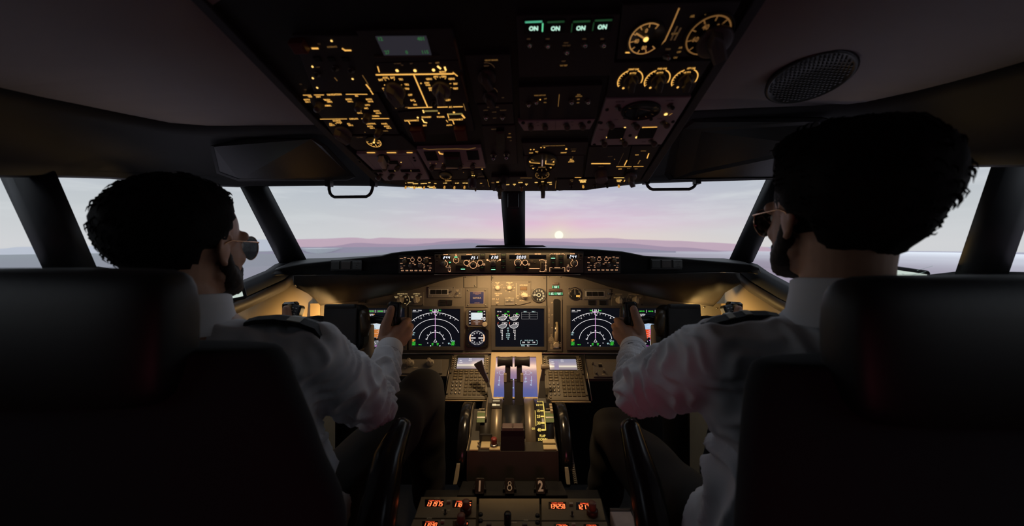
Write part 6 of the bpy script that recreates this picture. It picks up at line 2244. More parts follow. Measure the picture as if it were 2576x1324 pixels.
for u in (795, 830, 865):
 m.lamp(u + 4, 148, 11, 7, WELL)
for u, v in ((800, 185), (845, 170), (885, 175)):
 m.sw(u, v, .012, BLKS)
mb = MB(OH.M(756, 108, .004))
mb.box((0, 0, .009), (.022, .018, .016), REDCAP, ch=.003)
mb.build('red_guard', m.T)
m.done()
m = Mod('navigation_panel', 'plate with lit NAVIGATION and DISPLAYS legends on the captain side of the overhead panel', [(768, 236), (948, 236), (1004, 338), (836, 338)])
m.l([(763, 239.5), (781, 239.5)], 1.4)
m.l([(791, 239), (814, 239)], 1.4)
m.t('NAVIGATION', 841, 238, 3.6)
m.l([(871, 237.5), (923, 237.5)], 1.4)
for t_, u, v in (('VHF', 780, 243.5), ('NAV', 801, 243.5), ('IRS', 897, 241.5), ('BOTH', 772, 251), ('ON 1', 774, 256.5), ('BOTH', 823, 251.5), ('ON 2', 829, 256.5), ('NORMAL', 822, 266), ('BOTH', 877, 250), ('ON L', 881, 255.5), ('BOTH', 928, 250), ('ON R', 932, 255.5), ('AUTO', 923, 264.5), ('FMC', 921, 272.5), ('BOTH', 901, 279), ('ON L', 905, 284.5), ('BOTH', 947, 279.5), ('ON R', 952, 285), ('NORMAL', 943, 292)):
 m.t(t_, u, v, 3.4)
m.l([(814, 250), (834, 257)], 1.0)
m.l([(806, 300), (872, 299.5)], 1.4)
m.t('DISPLAYS', 890, 299.3, 3.4)
m.l([(910, 299), (978, 298.5)], 1.4)
for t_, u, v in (('SOURCE', 847, 304), ('AUTO', 853, 308.5), ('ALL', 832, 311.5), ('ON 1', 834, 315.5), ('ALL', 877, 311.5), ('ON 2', 882, 315.5), ('CONTROL', 933, 311.5), ('PANEL', 967, 311.5), ('BOTH', 931, 318), ('ON 1', 936, 322.5), ('BOTH', 973, 318), ('ON 2', 978, 322.5)):
 m.t(t_, u, v, 3.4)
m.t('NORMAL', 968, 329.5, 2.8, AMBD)
m.tick(858, 322, 12, (70, 110, 140))
m.dot(797, 264.5, 1.0, AMBD)
m.done()
for u, v in ((806, 263), (907, 262), (926, 291), (954, 329)):
 mb = MB(OH.M(u, v, .004))
 K = OH.M(u, v, .004) @ Matrix.Rotation(-.25, 4, 'X')
 mb.lathe([(.0085, 0), (.0085, .004), (.0055, .006), (.0062, .016), (.0055, .021), (.002, .022)], KNOBT, K, 16)
 mb.build('selector_cap', m.T)
m.knob(865, 330, .0165, .026, KNOBG, .5)
m = Mod('fuel_temperature_panel', 'dark plate with a round lit fuel temperature gauge above the white fuel pump plate', [(850, 342), (1010, 342), (1050, 378), (894, 378)])
m.dial(941, 356, 17, AMB, 60, ('-40', '0', '20'), (170, 380))
m.t('FUEL TEMP', 905, 346, 2.2, AMBV)
for u, v in ((918, 333), ):
 m.dot(u, v, 1.0, AMBD)
for u0, u1 in ((926, 942), (975, 994), (1024, 1034)):
 pass
m.done()
m = Mod('fuel_pump_panel', 'pale grey fuel pump plate with white knob, front left corner of the overhead panel', [(896, 388), (1047, 386), (1080, 452), (968, 455)], OHW, h=.006)
for u0, u1 in ((925, 942), (975, 995), (1025, 1036)):
 m.L.line(OH.pts([(u0, 383.5), (u1, 383.5)], .004), .003, .005, AMB, OH.M0)
m.l([(915, 393), (1030, 391.5)], .7, DKMARK)
m.l([(920, 396), (944, 424)], .6, DKMARK)
m.l([(1026, 395), (1045, 424)], .6, DKMARK)
m.l([(945, 425), (1045, 423)], .6, DKMARK)
m.t('CROSS FEED', 970, 390, 2.0, DKMARK)
m.t('FUEL PUMPS', 985, 439, 2.0, DKMARK)
for u, v, w_, d_ in ((948, 430, 26, 9), (985, 430, 14, 9), (1021, 429, 24, 9), (1046, 429, 20, 9), (990, 408, 22, 10)):
 m.lamp(u, v, w_, d_, WELL)
for u, v in ((964, 430.5), (994, 430), (1033, 430), (1009, 409)):
 m.dot(u, v, 1.2)
m.done()
for u, v in ((973, 417), (1004, 417), (958, 439.5), (987, 440), (1025, 439.5), (1056, 439.5)):
 m.paddle(u, v, .024, KNOBT, -.5)
mb = MB(OH.M(965, 398, .006))
mb.lathe([(.0145, 0), (.0145, .004), (.011, .006)], BLKS, n=24)
mb.prism([(-.0048, -.013), (.0048, -.013), (.0052, .013), (-.0052, .013)], .004, .022, KNOBW, ch=.0015)
mb.build('cross_feed_knob', m.T)
for u, v in ((900, 399), (1041, 397), (905, 408), (1044, 404)):
 screws(m.T, OH, [(u, v)], .003, .006, BLKS)
# ---- second column: electrics
m = Mod('electrical_meter_panel', 'electrical meter plate with a dim grey-green readout screen at the top of the overhead panel', [(895, 78), (1135, 72), (1160, 150), (935, 158)])
m.t('DC VOLTS', 1000, 160, 2, AMBV)
m.done()
mb = MB(OH.M0)
P = OH.pts([(966, 140), (1085, 139), (1072, 92), (944, 93)], .006)
mb.prism(P, .003, .006, LCD, ch=.0005)
for t_, u, v in (('12', 957, 98), ('401', 1058, 97.5), ('27', 974, 131.5), ('0', 1023, 131.5), ('115', 1070, 131)):
 x, y = OH.uv(u, v, .0066)
 mb.text(t_, x, y, .0056, .0066, LCDG, OH.M0, sx=1.0)
mb.build('readout_screen', m.T)
mb = MB(OH.M0)
mb.prism(OH.pts([(941, 145), (1104, 143), (1104, 141.5), (941, 143)], .008), .003, .008, pmat('bezel_bronze', (.10, .075, .05), .4, .1, 60))
mb.build('screen_ledge', m.T)
m = Mod('battery_power_panel', 'plate with brightly lit AUX BAT, GALLEY and BAT selector legends below the readout screen', [(935, 160), (1162, 152), (1178, 268), (990, 280)])
m.t('DC', 1012, 164, 2, AMBV)
m.t('BAT', 1035, 160, 2, AMBV)
m.t('GEN', 1082, 159, 2, AMBV)
m.t('AMPS', 1100, 158, 2.2, AMBD)
m.l([(950, 168), (954, 181)], 1.6, AMB)
for u, v in ((999, 178), (1044, 178), (1090.5, 176.5)):
 m.dot(u, v, 2.6, AMB2)
m.l([(1102, 168), (1107, 172)], 3.2, AMB2)
m.l([(1119, 170), (1121, 176)], 2.8, AMB2)
m.l([(1140, 183), (1150, 191)], 1.8, AMB)
m.t('MAINT', 1114, 181, 3.2)
m.l([(947, 188.5), (1139, 186)], 2.4)
m.l([(1041, 189), (1075, 268)], 2.2)
for t_, u, v in (('AUX', 969, 195.5), ('BAT', 988, 195.5), ('TR1', 1008, 200), ('TR2', 1023, 213), ('TR3', 1024, 223.5), ('BAT', 958, 201), ('APU', 1096, 193), ('GEN', 1116, 192.5), ('GEN1', 1079, 199), ('GEN2', 1136, 198.5), ('INV', 1146, 211), ('TEST', 1146, 223), ('OFF', 1032, 239), ('BAT', 1038, 252.5), ('ON', 1044, 263.5), ('GALLEY', 1123, 252), ('ON', 1114, 260.5)):
 m.t(t_, u, v, 3.6 if t_ not in ('GALLEY',) else 3.8)
for t_, u, v in (('STBY', 1074, 209), ('PWR', 1077, 214.5), ('GRD', 1083, 222), ('PWR', 1086, 227)):
 m.t(t_, u, v, 3.2)
m.t('STBY', 967, 223, 2.8)
m.t('PWR', 970, 228, 2.8)
m.tick(988, 218, 15, (95, 60, 120, 10))
m.tick(1112, 213, 14, (90, 55, 125, 5, -25, 180))
m.dot(1059, 210, 1.3, AMB)
m.dot(968, 214.5, 1.3, AMB)
m.dot(1044, 255, 1.2, AMB)
m.l([(1027, 272), (1086, 270)], 1.8)
m.done()
m.knob(994, 226, .0185, .028, KNOBG, .3)
m.knob(1111, 222, .0170, .030, KNOBG, -.1)
m.sw(1093, 256, .018, BLKS)
m.sw(1010, 262, .016, BLKS)
mb = MB(OH.M0)
mb.prism(OH.pts([(1141, 103), (1146, 103), (1162, 175), (1158, 175)], .012), .0045, .012, pmat('edge_guard_bronze', (.14, .10, .05), .4, .1, 60))
mb.prism(OH.pts([(1158, 190), (1162, 190), (1179, 258), (1176, 258)], .012), 0, .012, pmat('edge_guard_bronze', (.14, .1, .05)))
mb.build('edge_guard', m.T)
m = Mod('standby_power_panel', 'plate with lit STANDBY POWER and DISCONNECT legends above two red guards', [(1000, 284), (1178, 264), (1194, 330), (1030, 345)])
m.l([(1020, 270.5), (1029, 270)], 1.4, AMBD)
m.l([(1101, 270), (1125, 269.3)], 1.8)
m.t('AC', 1133, 269.5, 3.8)
m.l([(1141, 269), (1163, 268.6)], 1.8)
m.l([(1166, 262), (1171, 278)], 1.4, AMBD)
m.dot(996, 272, 1.6, AMBD)
for P in ([(1066, 280), (1099, 279)],):
 m.l(P, 3.6, emat('backlight_olive', (.42, .32, .10), .55))
m.l([(1064, 278), (1066, 283)], 2.4, AMB2)
m.dot(1104, 285, 1.8, AMB)
m.l([(1128, 287.5), (1161, 286.5)], 3.6, emat('backlight_olive', (.42, .32, .10), .55))
m.l([(1126, 287), (1129, 297)], 1.6, AMB)
m.l([(1163, 290), (1168, 296)], 3.4, AMB)
m.dot(1142, 283, 2.2, AMB)
m.dot(1051, 296, 2.0, AMB2)
m.t('STANDBY', 1073, 295, 3.6)
m.t('POWER', 1109, 294.5, 3.6)
m.t('DISCONNECT', 1036, 303.5, 3.8)
m.t('DISCONNECT', 1147, 301, 3.8)
m.l([(1028, 306), (1031, 312)], 1.8, AMB)
m.l([(1062, 300), (1067, 308), (1073, 309)], 2.2, AMB2)
m.l([(1139, 304), (1142, 312)], 1.8, AMB)
m.t('BAT', 1069, 316, 3.6)
m.t('AUTO', 1130, 315, 3.4)
m.l([(1123, 303), (1126, 307)], 1.4, AMB)
m.done()
for u, v in ((1052, 330), (1160, 328)):
 mb = MB(OH.M(u, v, .004))
 mb.prism([(-.012, -.017), (.012, -.017), (.012, .015), (-.012, .015)], 0, .016, REDCAP, ch=.003)
 mb.build('red_guard', m.T)
m = Mod('bus_transfer_panel', 'pale plate with two dark windows and curved bronze rim, beside the fuel pump plate', [(1048, 376), (1210, 372), (1222, 424), (1078, 428)], OHW, h=.006)
for u, v, w_, d_ in ((1085, 392, 26, 30), (1190, 390, 26, 30)):
 m.lamp(u, v, w_, d_, WELL)
m.l([(1066, 374.5), (1080, 377), (1100, 375.5), (1150, 375), (1180, 376), (1196, 372)], 1.4, AMBD)
m.l([(1104, 383), (1107, 387), (1113, 388)], 3.0)
m.l([(1098, 400), (1100, 402.5)], 3.6, AMB2)
for u, v in ((1082, 411), (1097, 412), (1113, 411.5)):
 m.dot(u, v, 1.0, AMBD)
m.l([(1088, 425), (1220, 421)], 2.0, AMBV)
m.t('GEN 1', 1103, 407, 2, DKMARK)
m.t('APU GEN', 1180, 406, 2, DKMARK)
m.done()
mb = MB(OH.M(1137, 395, .006))
mb.prism([(-.019, -.016), (.019, -.022), (.021, .016), (-.014, .018)], 0, .018, BLK, ch=.004)
mb.build('black_guard', m.T)
for u, v in ((1090, 417), (1119, 416), (1160, 414), (1191, 413)):
 m.paddle(u, v, .024, KNOBT, -.55)
m = Mod('generator_meter_panel', 'plate with a small lit round meter near the front edge of the overhead panel', [(1080, 430), (1210, 427), (1220, 449), (1092, 452)])
m.dial(1121, 441, 16, AMBD, None, (), (170, 350))
m.dot(1122, 437, 2.6, AMB)
m.t('OVHT', 1188, 433, 2, AMBD)
m.t('TEST', 1189, 437, 2.2, AMBD)
for u, v in ((1188, 442), (1193, 442.5)):
 m.dot(u, v, 1.6, AMB2)
m.t('HIGH', 1206, 438, 2, AMBV)
m.t('LOW PRESSURE', 1210, 444, 2, AMBV)
m.t('OVHT', 1200, 448, 2, AMBV)
m.dot(1213, 426, 1.6, AMB)
m.dot(1166, 434, 1.0, AMBD)
m.done()
m.knob(1189, 451, .0125, .026, pmat('knob_smoked', (.10, .095, .10), .25, .1, 60), 0, 'cap')
m = Mod('landing_light_panel', 'front edge strip crowded with lit LANDING light legends, left end of the overhead panel', [(975, 452), (1130, 454), (1140, 475), (1000, 466)])
for t_, u, v in (('RETRACT', 1033, 460), ('EXTEND', 1045, 462.5), ('LANDING', 1066, 462), ('OFF', 1080, 460), ('ON', 1095, 462), ('L', 1021, 461), ('RETRACTABLE', 1037, 470), ('FIXED', 1056, 471), ('R', 1068, 469), ('TAXI', 1086, 470.5), ('ON', 1078, 469), ('OFF', 1093, 469)):
 m.t(t_, u, v, 3.0, AMB2)
m.l([(1032, 472), (1060, 473)], 2.4, AMB2)
m.l([(1080, 472), (1096, 473)], 2.0, AMB2)
m.done()
AMSW = emat('lit_toggle_amber', (.80, .38, .07), .7)
for u, v in ((1022, 466), (1044, 467), (1068, 467), (1093, 466)):
 m.sw(u, v, .012, AMSW, -.2, .0022)
m = Mod('apu_start_panel', 'front edge strip with three lit toggles, left of the large start knobs', [(1132, 453), (1222, 450), (1235, 479), (1142, 476)])
m.t('RUNWAY', 1128, 455, 3.0, AMB)
for t_, u, v in (('L OFF', 1120, 461), ('R OFF', 1150, 461), ('OFF', 1167, 461), ('ON', 1174, 461)):
 m.t(t_, u, v, 3.2, AMB2)
m.t('TURNOFF', 1137, 468, 2.0, AMBV)
m.t('APU', 1162, 468, 2.0, AMBV)
m.t('ON', 1210, 461.5, 2.8, AMB)
m.t('PACK', 1216, 468, 2.0, AMBV)
m.l([(1226, 452), (1231, 470)], 1.0, AMBD)
m.done()
for u, v in ((1119, 466), (1144, 466.5), (1169, 466)):
 m.sw(u, v, .012, AMSW, -.2, .0022)
m.sw(1197, 473, .012, pmat('lit_tip', (.3, .16, .05), .4, .1, 50), -.2, .0018)
# ---- third column: lights, cooling, emergency exit
m = Mod('wiper_panel', 'unlit narrow plate with two large taupe dimmer knobs, centre column overhead', [(1168, 140), (1282, 138), (1292, 258), (1196, 260)])
m.t('CIRCUIT BREAKER', 1236, 151.5, 2.2, AMBD)
m.ring(1224, 178, 15, .9, 20, 100, AMBV)
m.ring(1234, 235, 13, .9, 10, 60, AMBV)
m.t('BRIGHT', 1224, 166, 2, AMBV)
m.t('PANEL', 1232, 222, 2, AMBV)
m.t('OFF', 1265, 246, 2, AMBV)
m.done()
m.knob(1225, 190, .0155, .024, pmat('knob_dark_taupe', (.07, .058, .052), .45, .1, 60), .4)
m.knob(1233, 241, .0135, .022, pmat('knob_dark_taupe', (.07, .058, .052)), .4)
m = Mod('equipment_cooling_panel', 'dark plate lettered EQUIP COOLING with two chrome toggles in the centre column', [(1200, 264), (1290, 262), (1294, 312), (1212, 314)])
for t_, u, v in (('EQUIP COOLING', 1240, 270), ('SUPPLY', 1222, 277.5), ('EXHAUST', 1266, 277.5), ('NORM', 1243, 282), ('ALTN', 1244, 297)):
 m.t(t_, u, v, 2.3, AMBV)
m.done()
for u, v in ((1223, 293), (1264, 293)):
 m.sw(u, v, .012)
m = Mod('emergency_exit_light_panel', 'dark plate with a long black guarded switch over two chrome toggles in the centre column', [(1212, 318), (1296, 316), (1302, 412), (1226, 414)])
m.t('EMER EXIT LIGHTS', 1250, 325, 2.3, AMBV)
for t_, u, v in (('OFF', 1282, 336.5), ('ARMED', 1281, 345.5), ('ON', 1285, 354)):
 m.t(t_, u, v, 2.2, AMBD if t_ != 'ON' else AMBV)
m.done()
mb = MB(OH.M0)
mb.prism(OH.pts([(1250, 380), (1271, 379), (1268, 333), (1248, 334)], .016), 0, .016, BLK, ch=.003)
mb.build('switch_guard', m.T)
for u, v in ((1242, 389), (1274, 387)):
 m.sw(u, v, .020, pmat('chrome_violet_sheen', (.45, .40, .52), .2, .05, 50, metal=1.0), -.3, .0034)
m = Mod('ignition_panel', 'centre front plate with BOTH and IGN legends between two large start knobs', [(1236, 446), (1395, 444), (1400, 481.5), (1240, 481.5)])
for t_, u, v in (('OFF', 1252, 458.5), ('CONT', 1276, 465), ('IGN', 1294, 464), ('L', 1294, 466.5), ('BOTH', 1309.5, 459.5), ('IGN', 1324.5, 463.5), ('R', 1324.5, 466), ('GRD', 1349, 459.5), ('OFF', 1365, 457.5), ('CONT', 1382.5, 459.5), ('FLT', 1385.5, 464), ('GRD', 1240, 460)):
 m.t(t_, u, v, 3.2, AMB2 if t_ not in ('GRD',) or u > 1300 else AMBD)
m.t('ENGINE START', 1310, 453.5, 2.2, AMBV)
m.l([(1310, 448), (1338, 448)], 1.4, AMBD)
m.l([(1399, 455), (1397, 474)], 1.2, AMBD)
m.done()
for u, v in ((1258, 468), (1365, 466)):
 k_ = m.knob(u, v, .0125, .034, pmat('start_knob', (.055, .048, .046), .4, .1, 60), 0, 'bar')
m.knob(1268, 446, .013, .028, pmat('start_knob', (.055, .048, .046)), 0, 'bar')
m.sw(1312, 469, .016, pmat('lit_tip', (.3, .16, .05)), -.1, .0024)
# ---- fourth column: anti-ice, hydraulics
m = Mod('window_heat_panel', 'plate with four green lit ON lights near the top of the overhead panel', [(1300, 40), (1560, 36), (1540, 190), (1305, 195)])
for u, v in ((1342, 65), (1397, 65), (1461, 64), (1515, 61)):
 mb = MB(OH.M(u, v, .004))
 mb.box((0, 0, .0015), (.030, .020, .003), BLK, ch=.0006)
 mb.rect(0, .0078, .025, .0026, .0034, GRND if u != 1342 else emat('annunciator_green_mid', (.10, .55, .32), .8))
 mb.text('ON', 0, -.0018, .0064, .0036, GRNW, sx=.95)
 if u in (1342, ):
  mb.rect(.0136, -.001, .0016, .013, .0034, GRN)
 elif u in (1515, 1461):
  mb.rect(-.0136, -.001, .0014, .013, .0034, GRND)
 mb.build('green_on_light', m.T)
for t_, u, v in (('SIDE', 1330, 98), ('FWD', 1378, 98), ('OVHT', 1424, 108), ('FWD', 1470, 98), ('SIDE', 1515, 98), ('PWR TEST', 1425, 115), ('HEAT', 1418, 154)):
 m.t(t_, u, v, 2.2, AMBV)
m.t('TAT TEST', 1418, 165, 2.4, AMBD)
m.done()
for u, v in ((1332, 110), (1377, 112), (1425, 128), (1470, 110), (1516, 110)):
 m.sw(u, v, .014, CHROME)
m = Mod('wing_anti_ice_panel', 'dark plate lettered WING ANTI-ICE above the pale strip of four bulb-tipped switches', [(1305, 220), (1515, 215), (1500, 300), (1308, 302)])
for t_, u, v in (('WING ANTI-ICE', 1358, 240), ('OFF', 1372, 248.5), ('ON', 1371, 258), ('ENG', 1456, 238.5), ('ANTI-ICE', 1456, 242.5), ('OFF', 1455, 250), ('ON', 1454, 258.5)):
 m.t(t_, u, v, 2.4, AMBD)
m.l([(1407, 238), (1404, 268)], .9, AMBD)
m.dot(1359, 251, 1.2, AMB)
m.done()
for u, v in ((1349, 254), (1437, 254), (1478, 253), (1330, 260)):
 m.sw(u, v, .013, CHROME)
m = Mod('hydraulic_pump_panel', 'pale strip with four bulb-tipped hydraulic pump switches in the right half of the overhead panel', [(1303, 306), (1497, 301), (1483, 326), (1318, 330)], OHW, h=.006)
for u, v in ((1316, 309), (1482, 307)):
 screws(m.T, OH, [(u, v)], .004, .006, BLKS)
for t_, u, v in (('ELEC', 1353, 308), ('ENG', 1440, 307), ('ON', 1353, 316), ('ON', 1440, 315)):
 m.t(t_, u, v, 2.2, DKMARK)
m.l([(1398, 305), (1397, 325)], .6, DKMARK)
m.done()
for u, v in ((1335, 315), (1370, 315), (1424, 314), (1462, 313)):
 m.paddle(u, v, .028, KNOBT, -.55)
m = Mod('voice_recorder_panel', 'dark plate lettered COCKPIT VOICE RECORDER, TEST and HEADSET', [(1312, 360), (1480, 358), (1474, 390), (1320, 391)])
m.t('COCKPIT VOICE RECORDER', 1393, 367, 2.6, AMBD, sx=1.05)
for u, v in ((1361, 371.5), (1369.5, 371.5), (1335, 376.5), (1343, 376.5)):
 m.dot(u, v, 1.6, AMB)
m.ring(1424.5, 375.3, 1.2, 2.4, 0, 360, AMB)
for t_, u, v in (('HOLD', 1336, 385), ('TEST', 1350, 382), ('5', 1352, 385.3), ('SEC', 1365.5, 384.8), ('HEADSET', 1418, 384.5), ('ERASE', 1443, 380.5)):
 m.t(t_, u, v, 2.6, AMB if t_ != 'ERASE' else AMBD)
m.t('MIC MONITOR', 1443, 375, 1.6, AMBV)
m.done()
m = Mod('cabin_pressure_gauge_panel', 'dark plate with a wide dim double-needle pressure gauge and a small dial under it', [(1316, 393), (1470, 391), (1465, 447), (1326, 448)])
mb = MB(OH.M(1364, 408, .004))
mb.lathe([(.036, 0), (.036, .004), (.0335, .0055), (.032, .003), (0, .003)], BLKS, n=44, cap=False)
for a in range(150, 391, 24):
 t = math.radians(a)
 mb.line([(.023 * math.cos(t), .023 * math.sin(t)), (.029 * math.cos(t), .029 * math.sin(t))], .0012, .0036, AMBD)
mb.line([(-.028, .004), (-.006, .001)], .0016, .0042, AMB)
mb.line([(.008, .010), (.008, -.002), (.028, -.004)], .0016, .0042, AMB)
mb.line([(.0, .012), (.0, -.010)], .0022, .0040, emat('needle_pink', (.75, .5, .42), .5))
mb.text('DIFF PRESS', 0, -.014, .003, .004, AMBD)
for x, y in ((-.029, .007), (-.021, -.018), (.026, .004), (.021, -.017)):
 mb.cyl(.0016, .003, .0042, AMB, OH.M(1364, 408, .004) @ Matrix.Translation((x, y, 0)), n=10)
mb.build('pressure_gauge', m.T)
m.dial(1364, 438, 19, AMBD, None, ('0', '2', '4'), (150, 390))
for t_, u, v in (('ALT', 1437, 401), ('HORN', 1438, 404.5), ('CUTOUT', 1437, 407.5)):
 m.t(t_, u, v, 2.8, AMB)
m.dot(1441, 395.5, 1.2, AMBD)
m.done()
m = Mod('exterior_light_panel', 'front edge strip with LOGO and ANTI COLLISION toggles on the first officer side', [(1402, 452), (1560, 448), (1576, 464), (1480, 480), (1405, 481.5)][:5][0:1] + [(1575, 449), (1578, 463), (1405, 481)])
for t_, u, v in (('POSITION', 1466, 453.5), ('STROBE', 1466, 456.2), ('STEADY', 1467, 458.5), ('WHEEL', 1558, 453.5), ('WELL', 1557, 457)):
 m.t(t_, u, v, 3.4, AMB2)
for t_, u, v in (('LOGO', 1438, 453), ('OFF', 1439, 457), ('WING', 1520, 454)):
 m.t(t_, u, v, 2.2, AMBD if u < 1500 else AMBV)
m.l([(1447, 447), (1461, 447)], 2.2, AMB)
m.l([(1545, 447.5), (1571, 447.5)], 1.8, AMB2)
m.l([(1573, 452), (1570, 457)], 2.0, AMB)
m.done()
for u, v, mt_ in ((1437, 466, BLKS), (1466, 464, AMSW), (1496, 466, BLKS), (1526, 464, BLKS), (1555, 463, AMSW)):
 m.sw(u, v, .013, mt_, -.25, .0024)
# ---- fifth column: air systems
m = Mod('air_temperature_panel', 'plate with two round lit gauges and AIR TEMP legend, upper right of the overhead panel', [(1566, 12), (1864, 4), (1790, 140), (1552, 150)])
m.dial(1624, 96, 28, emat('backlight_bronze', (.55, .27, .08), .7), 150, ('0', '40', '80'), (60, 320))
m.dial(1780, 88, 35, emat('backlight_bronze_dim', (.42, .20, .06), .4), None, ('20', '40', '60', '80'), (20, 300))
m.t('AIR', 1742, 41, 3.2, AMBD)
m.t('TEMP', 1780, 39, 3.2, AMBD)
m.l([(1708, 22), (1690, 65), (1673, 102), (1655, 120), (1624, 131)], 1.8, emat('backlight_bronze', (.55, .27, .08), .7))
m.l([(1575, 132.5), (1601, 132.5)], 2.0, AMB)
m.t('DUCT', 1697, 85, 2.6, AMBD)
m.t('AIR', 1712, 120, 3.0, AMBD)
m.t('OFF', 1708, 131, 3.0, AMBD)
m.t('ON', 1699, 145, 3.0, AMBD)
m.t('TRIM', 1680, 124, 3.0, AMBV)
for L_ in ([(1688, 100), (1703, 68)], [(1697, 100), (1712, 72)]):
 m.l(L_, 2.4, AMBV)
m.done()
m.knob(1795, 100, .026, .03, pmat('knob_dark_taupe', (.07, .058, .052)), .6)
m.sw(1675, 140, .016, METAL)
m = Mod('temperature_control_panel', 'plate with three lit AUTO arcs and knobs for CONT, FWD and AFT cabins', [(1540, 158), (1788, 153), (1734, 242), (1525, 246)])
for t_, u, v in (('CONT CAB', 1594, 174.5), ('FWD CAB', 1666, 173), ('AFT CAB', 1739, 172)):
 m.t(t_, u, v, 2.8, AMB)
for u, v in ((1585, 200), (1653, 199), (1722, 198)):
 m.t('AUTO', u + 7, v - 15.5, 3.2, AMB)
 m.ring(u, v + 3, 21, 1.6, -15, 68, AMB)
 m.ring(u, v + 3, 21, 1.6, 112, 215, AMB)
 m.tick(u, v + 3, 18, range(120, 215, 15), AMB, 2.2, .8)
 m.dot(u - 17, v + 22, 2.0, AMB)
 m.t('W', u + 24, v + 10, 2.4, AMBV)
m.done()
for u, v in ((1586, 200), (1655, 199), (1724, 198)):
 m.knob(u, v, .0125, .022, pmat('knob_dark_olive', (.055, .048, .036), .45, .1, 60), .15)
m = Mod('bleed_air_panel', 'large pale plate with a dark oval gauge and two windows, right side overhead', [(1525, 249), (1739, 245), (1664, 364), (1487, 366)], OHW, h=.006)
mb = MB(OH.M(1612, 277, .006) @ Matrix.Diagonal((1, .6, 1, 1)))
mb.lathe([(.038, -.002), (.038, .004), (.035, .006), (.033, .003), (0, .003)], BLKS, n=44, cap=False)
mb.line([(-.004, .010), (.016, .002)], .0014, .0036, KNOBW)
for a in range(150, 391, 30):
 t = math.radians(a)
 mb.line([(.025 * math.cos(t), .025 * math.sin(t)), (.030 * math.cos(t), .030 * math.sin(t))], .001, .0034, AMBV)
mb.build('duct_pressure_gauge', m.T)
mb = MB(OH.M(1586, 284, .006))
mb.box((0, 0, .002), (.022, .026, .004), BLKS, ch=.001)
mb.build('gauge_lug', m.T)
for u, v, w_, d_, sgn in ((1550, 335, 34, 30, 1), (1627, 334, 34, 30, -1)):
 m.lamp(u, v, w_, d_, WELL)
m.l([(1572, 323), (1563, 349)], 2.0, AMB)
m.dot(1572, 322, 2.2, AMB2)
m.dot(1528, 346, 2.4, AMB2)
m.l([(1617, 321), (1603, 346)], 2.0, AMB)
m.dot(1602, 346, 3.0, AMB2)
m.l([(1617, 321), (1652, 320)], 1.6, AMB)
m.l([(1653, 322), (1640, 347)], 1.4, AMBD)
m.dot(1675, 288, 3.2, AMB2)
m.l([(1684, 290), (1690, 286)], 1.8, AMBD)
for t_, u, v in (('RECIRC FAN', 1560, 256), ('OVHT TEST', 1685, 253), ('L PACK', 1550, 301), ('ISOLATION', 1598, 300), ('R PACK', 1660, 299), ('WING', 1512, 327), ('APU', 1560, 357), ('BLEED', 1620, 357)):
 m.t(t_, u, v, 2.4, DKMARK)
m.done()
for u, v in ((1555, 268), (1686, 265)):
 m.sw(u, v, .018, BLKS, -.4, .003)
for u, v in ((1533, 310), (1595, 312), (1668, 308), (1516, 355), (1566, 354), (1638, 354)):
 m.paddle(u, v, .028, KNOBT, -.5)
for u, v in ((1527, 276), (1638, 300), (1585, 341), (1512, 309), (1693, 306), (1508, 308), (1495, 364)):
 screws(m.T, OH, [(u, v)], .0035, .006, BLKS)
m = Mod('pressurisation_panel', 'dark plate with one lit bar over a mauve round knob, front right of overhead panel', [(1482, 370), (1588, 368), (1568, 444), (1470, 446)])
m.l([(1489, 412), (1534, 412)], 3.0, AMB)
m.t('LAND ALT', 1512, 419.5, 2.2, AMBV)
m.t('FLT ALT', 1535, 394, 2.2, AMBV)
m.dot(1546, 401, 1.2, AMBD)
m.l([(1569, 385), (1550, 424)], .6, AMBV)
m.done()
m.knob(1511, 435, .0145, .024, pmat('knob_mauve_grey', (.12, .095, .10), .45, .1, 60), 0, 'plain')
m = Mod('pressure_mode_panel', 'dark plate with AUTO legend and slate bar knob by the front right overhead rail', [(1590, 368), (1660, 367), (1612, 450), (1572, 452)])
m.t('MANUAL', 1619, 380, 2.4, AMBD)
m.l([(1628, 398), (1632, 387)], 2.2, AMB)
m.l([(1571, 416), (1577, 404)], 2.2, AMB)
m.l([(1605, 412), (1610, 404)], 2.0, AMBD)
m.l([(1551, 419.5), (1588, 419.5)], 1.4, AMB)
m.l([(1594, 419.5), (1618, 419)], 1.4, AMB)
for t_, u, v in (('AUTO', 1560, 425.5), ('ALTN', 1581, 424), ('MAN', 1600, 425)):
 m.t(t_, u, v, 2.4, AMB if t_ == 'AUTO' else AMBD)
m.t('VALVE', 1602, 390, 2.2, AMB)
m.done()
m.knob(1585, 440, .015, .030, pmat('knob_slate', (.10, .095, .105), .4, .1, 60), .5)
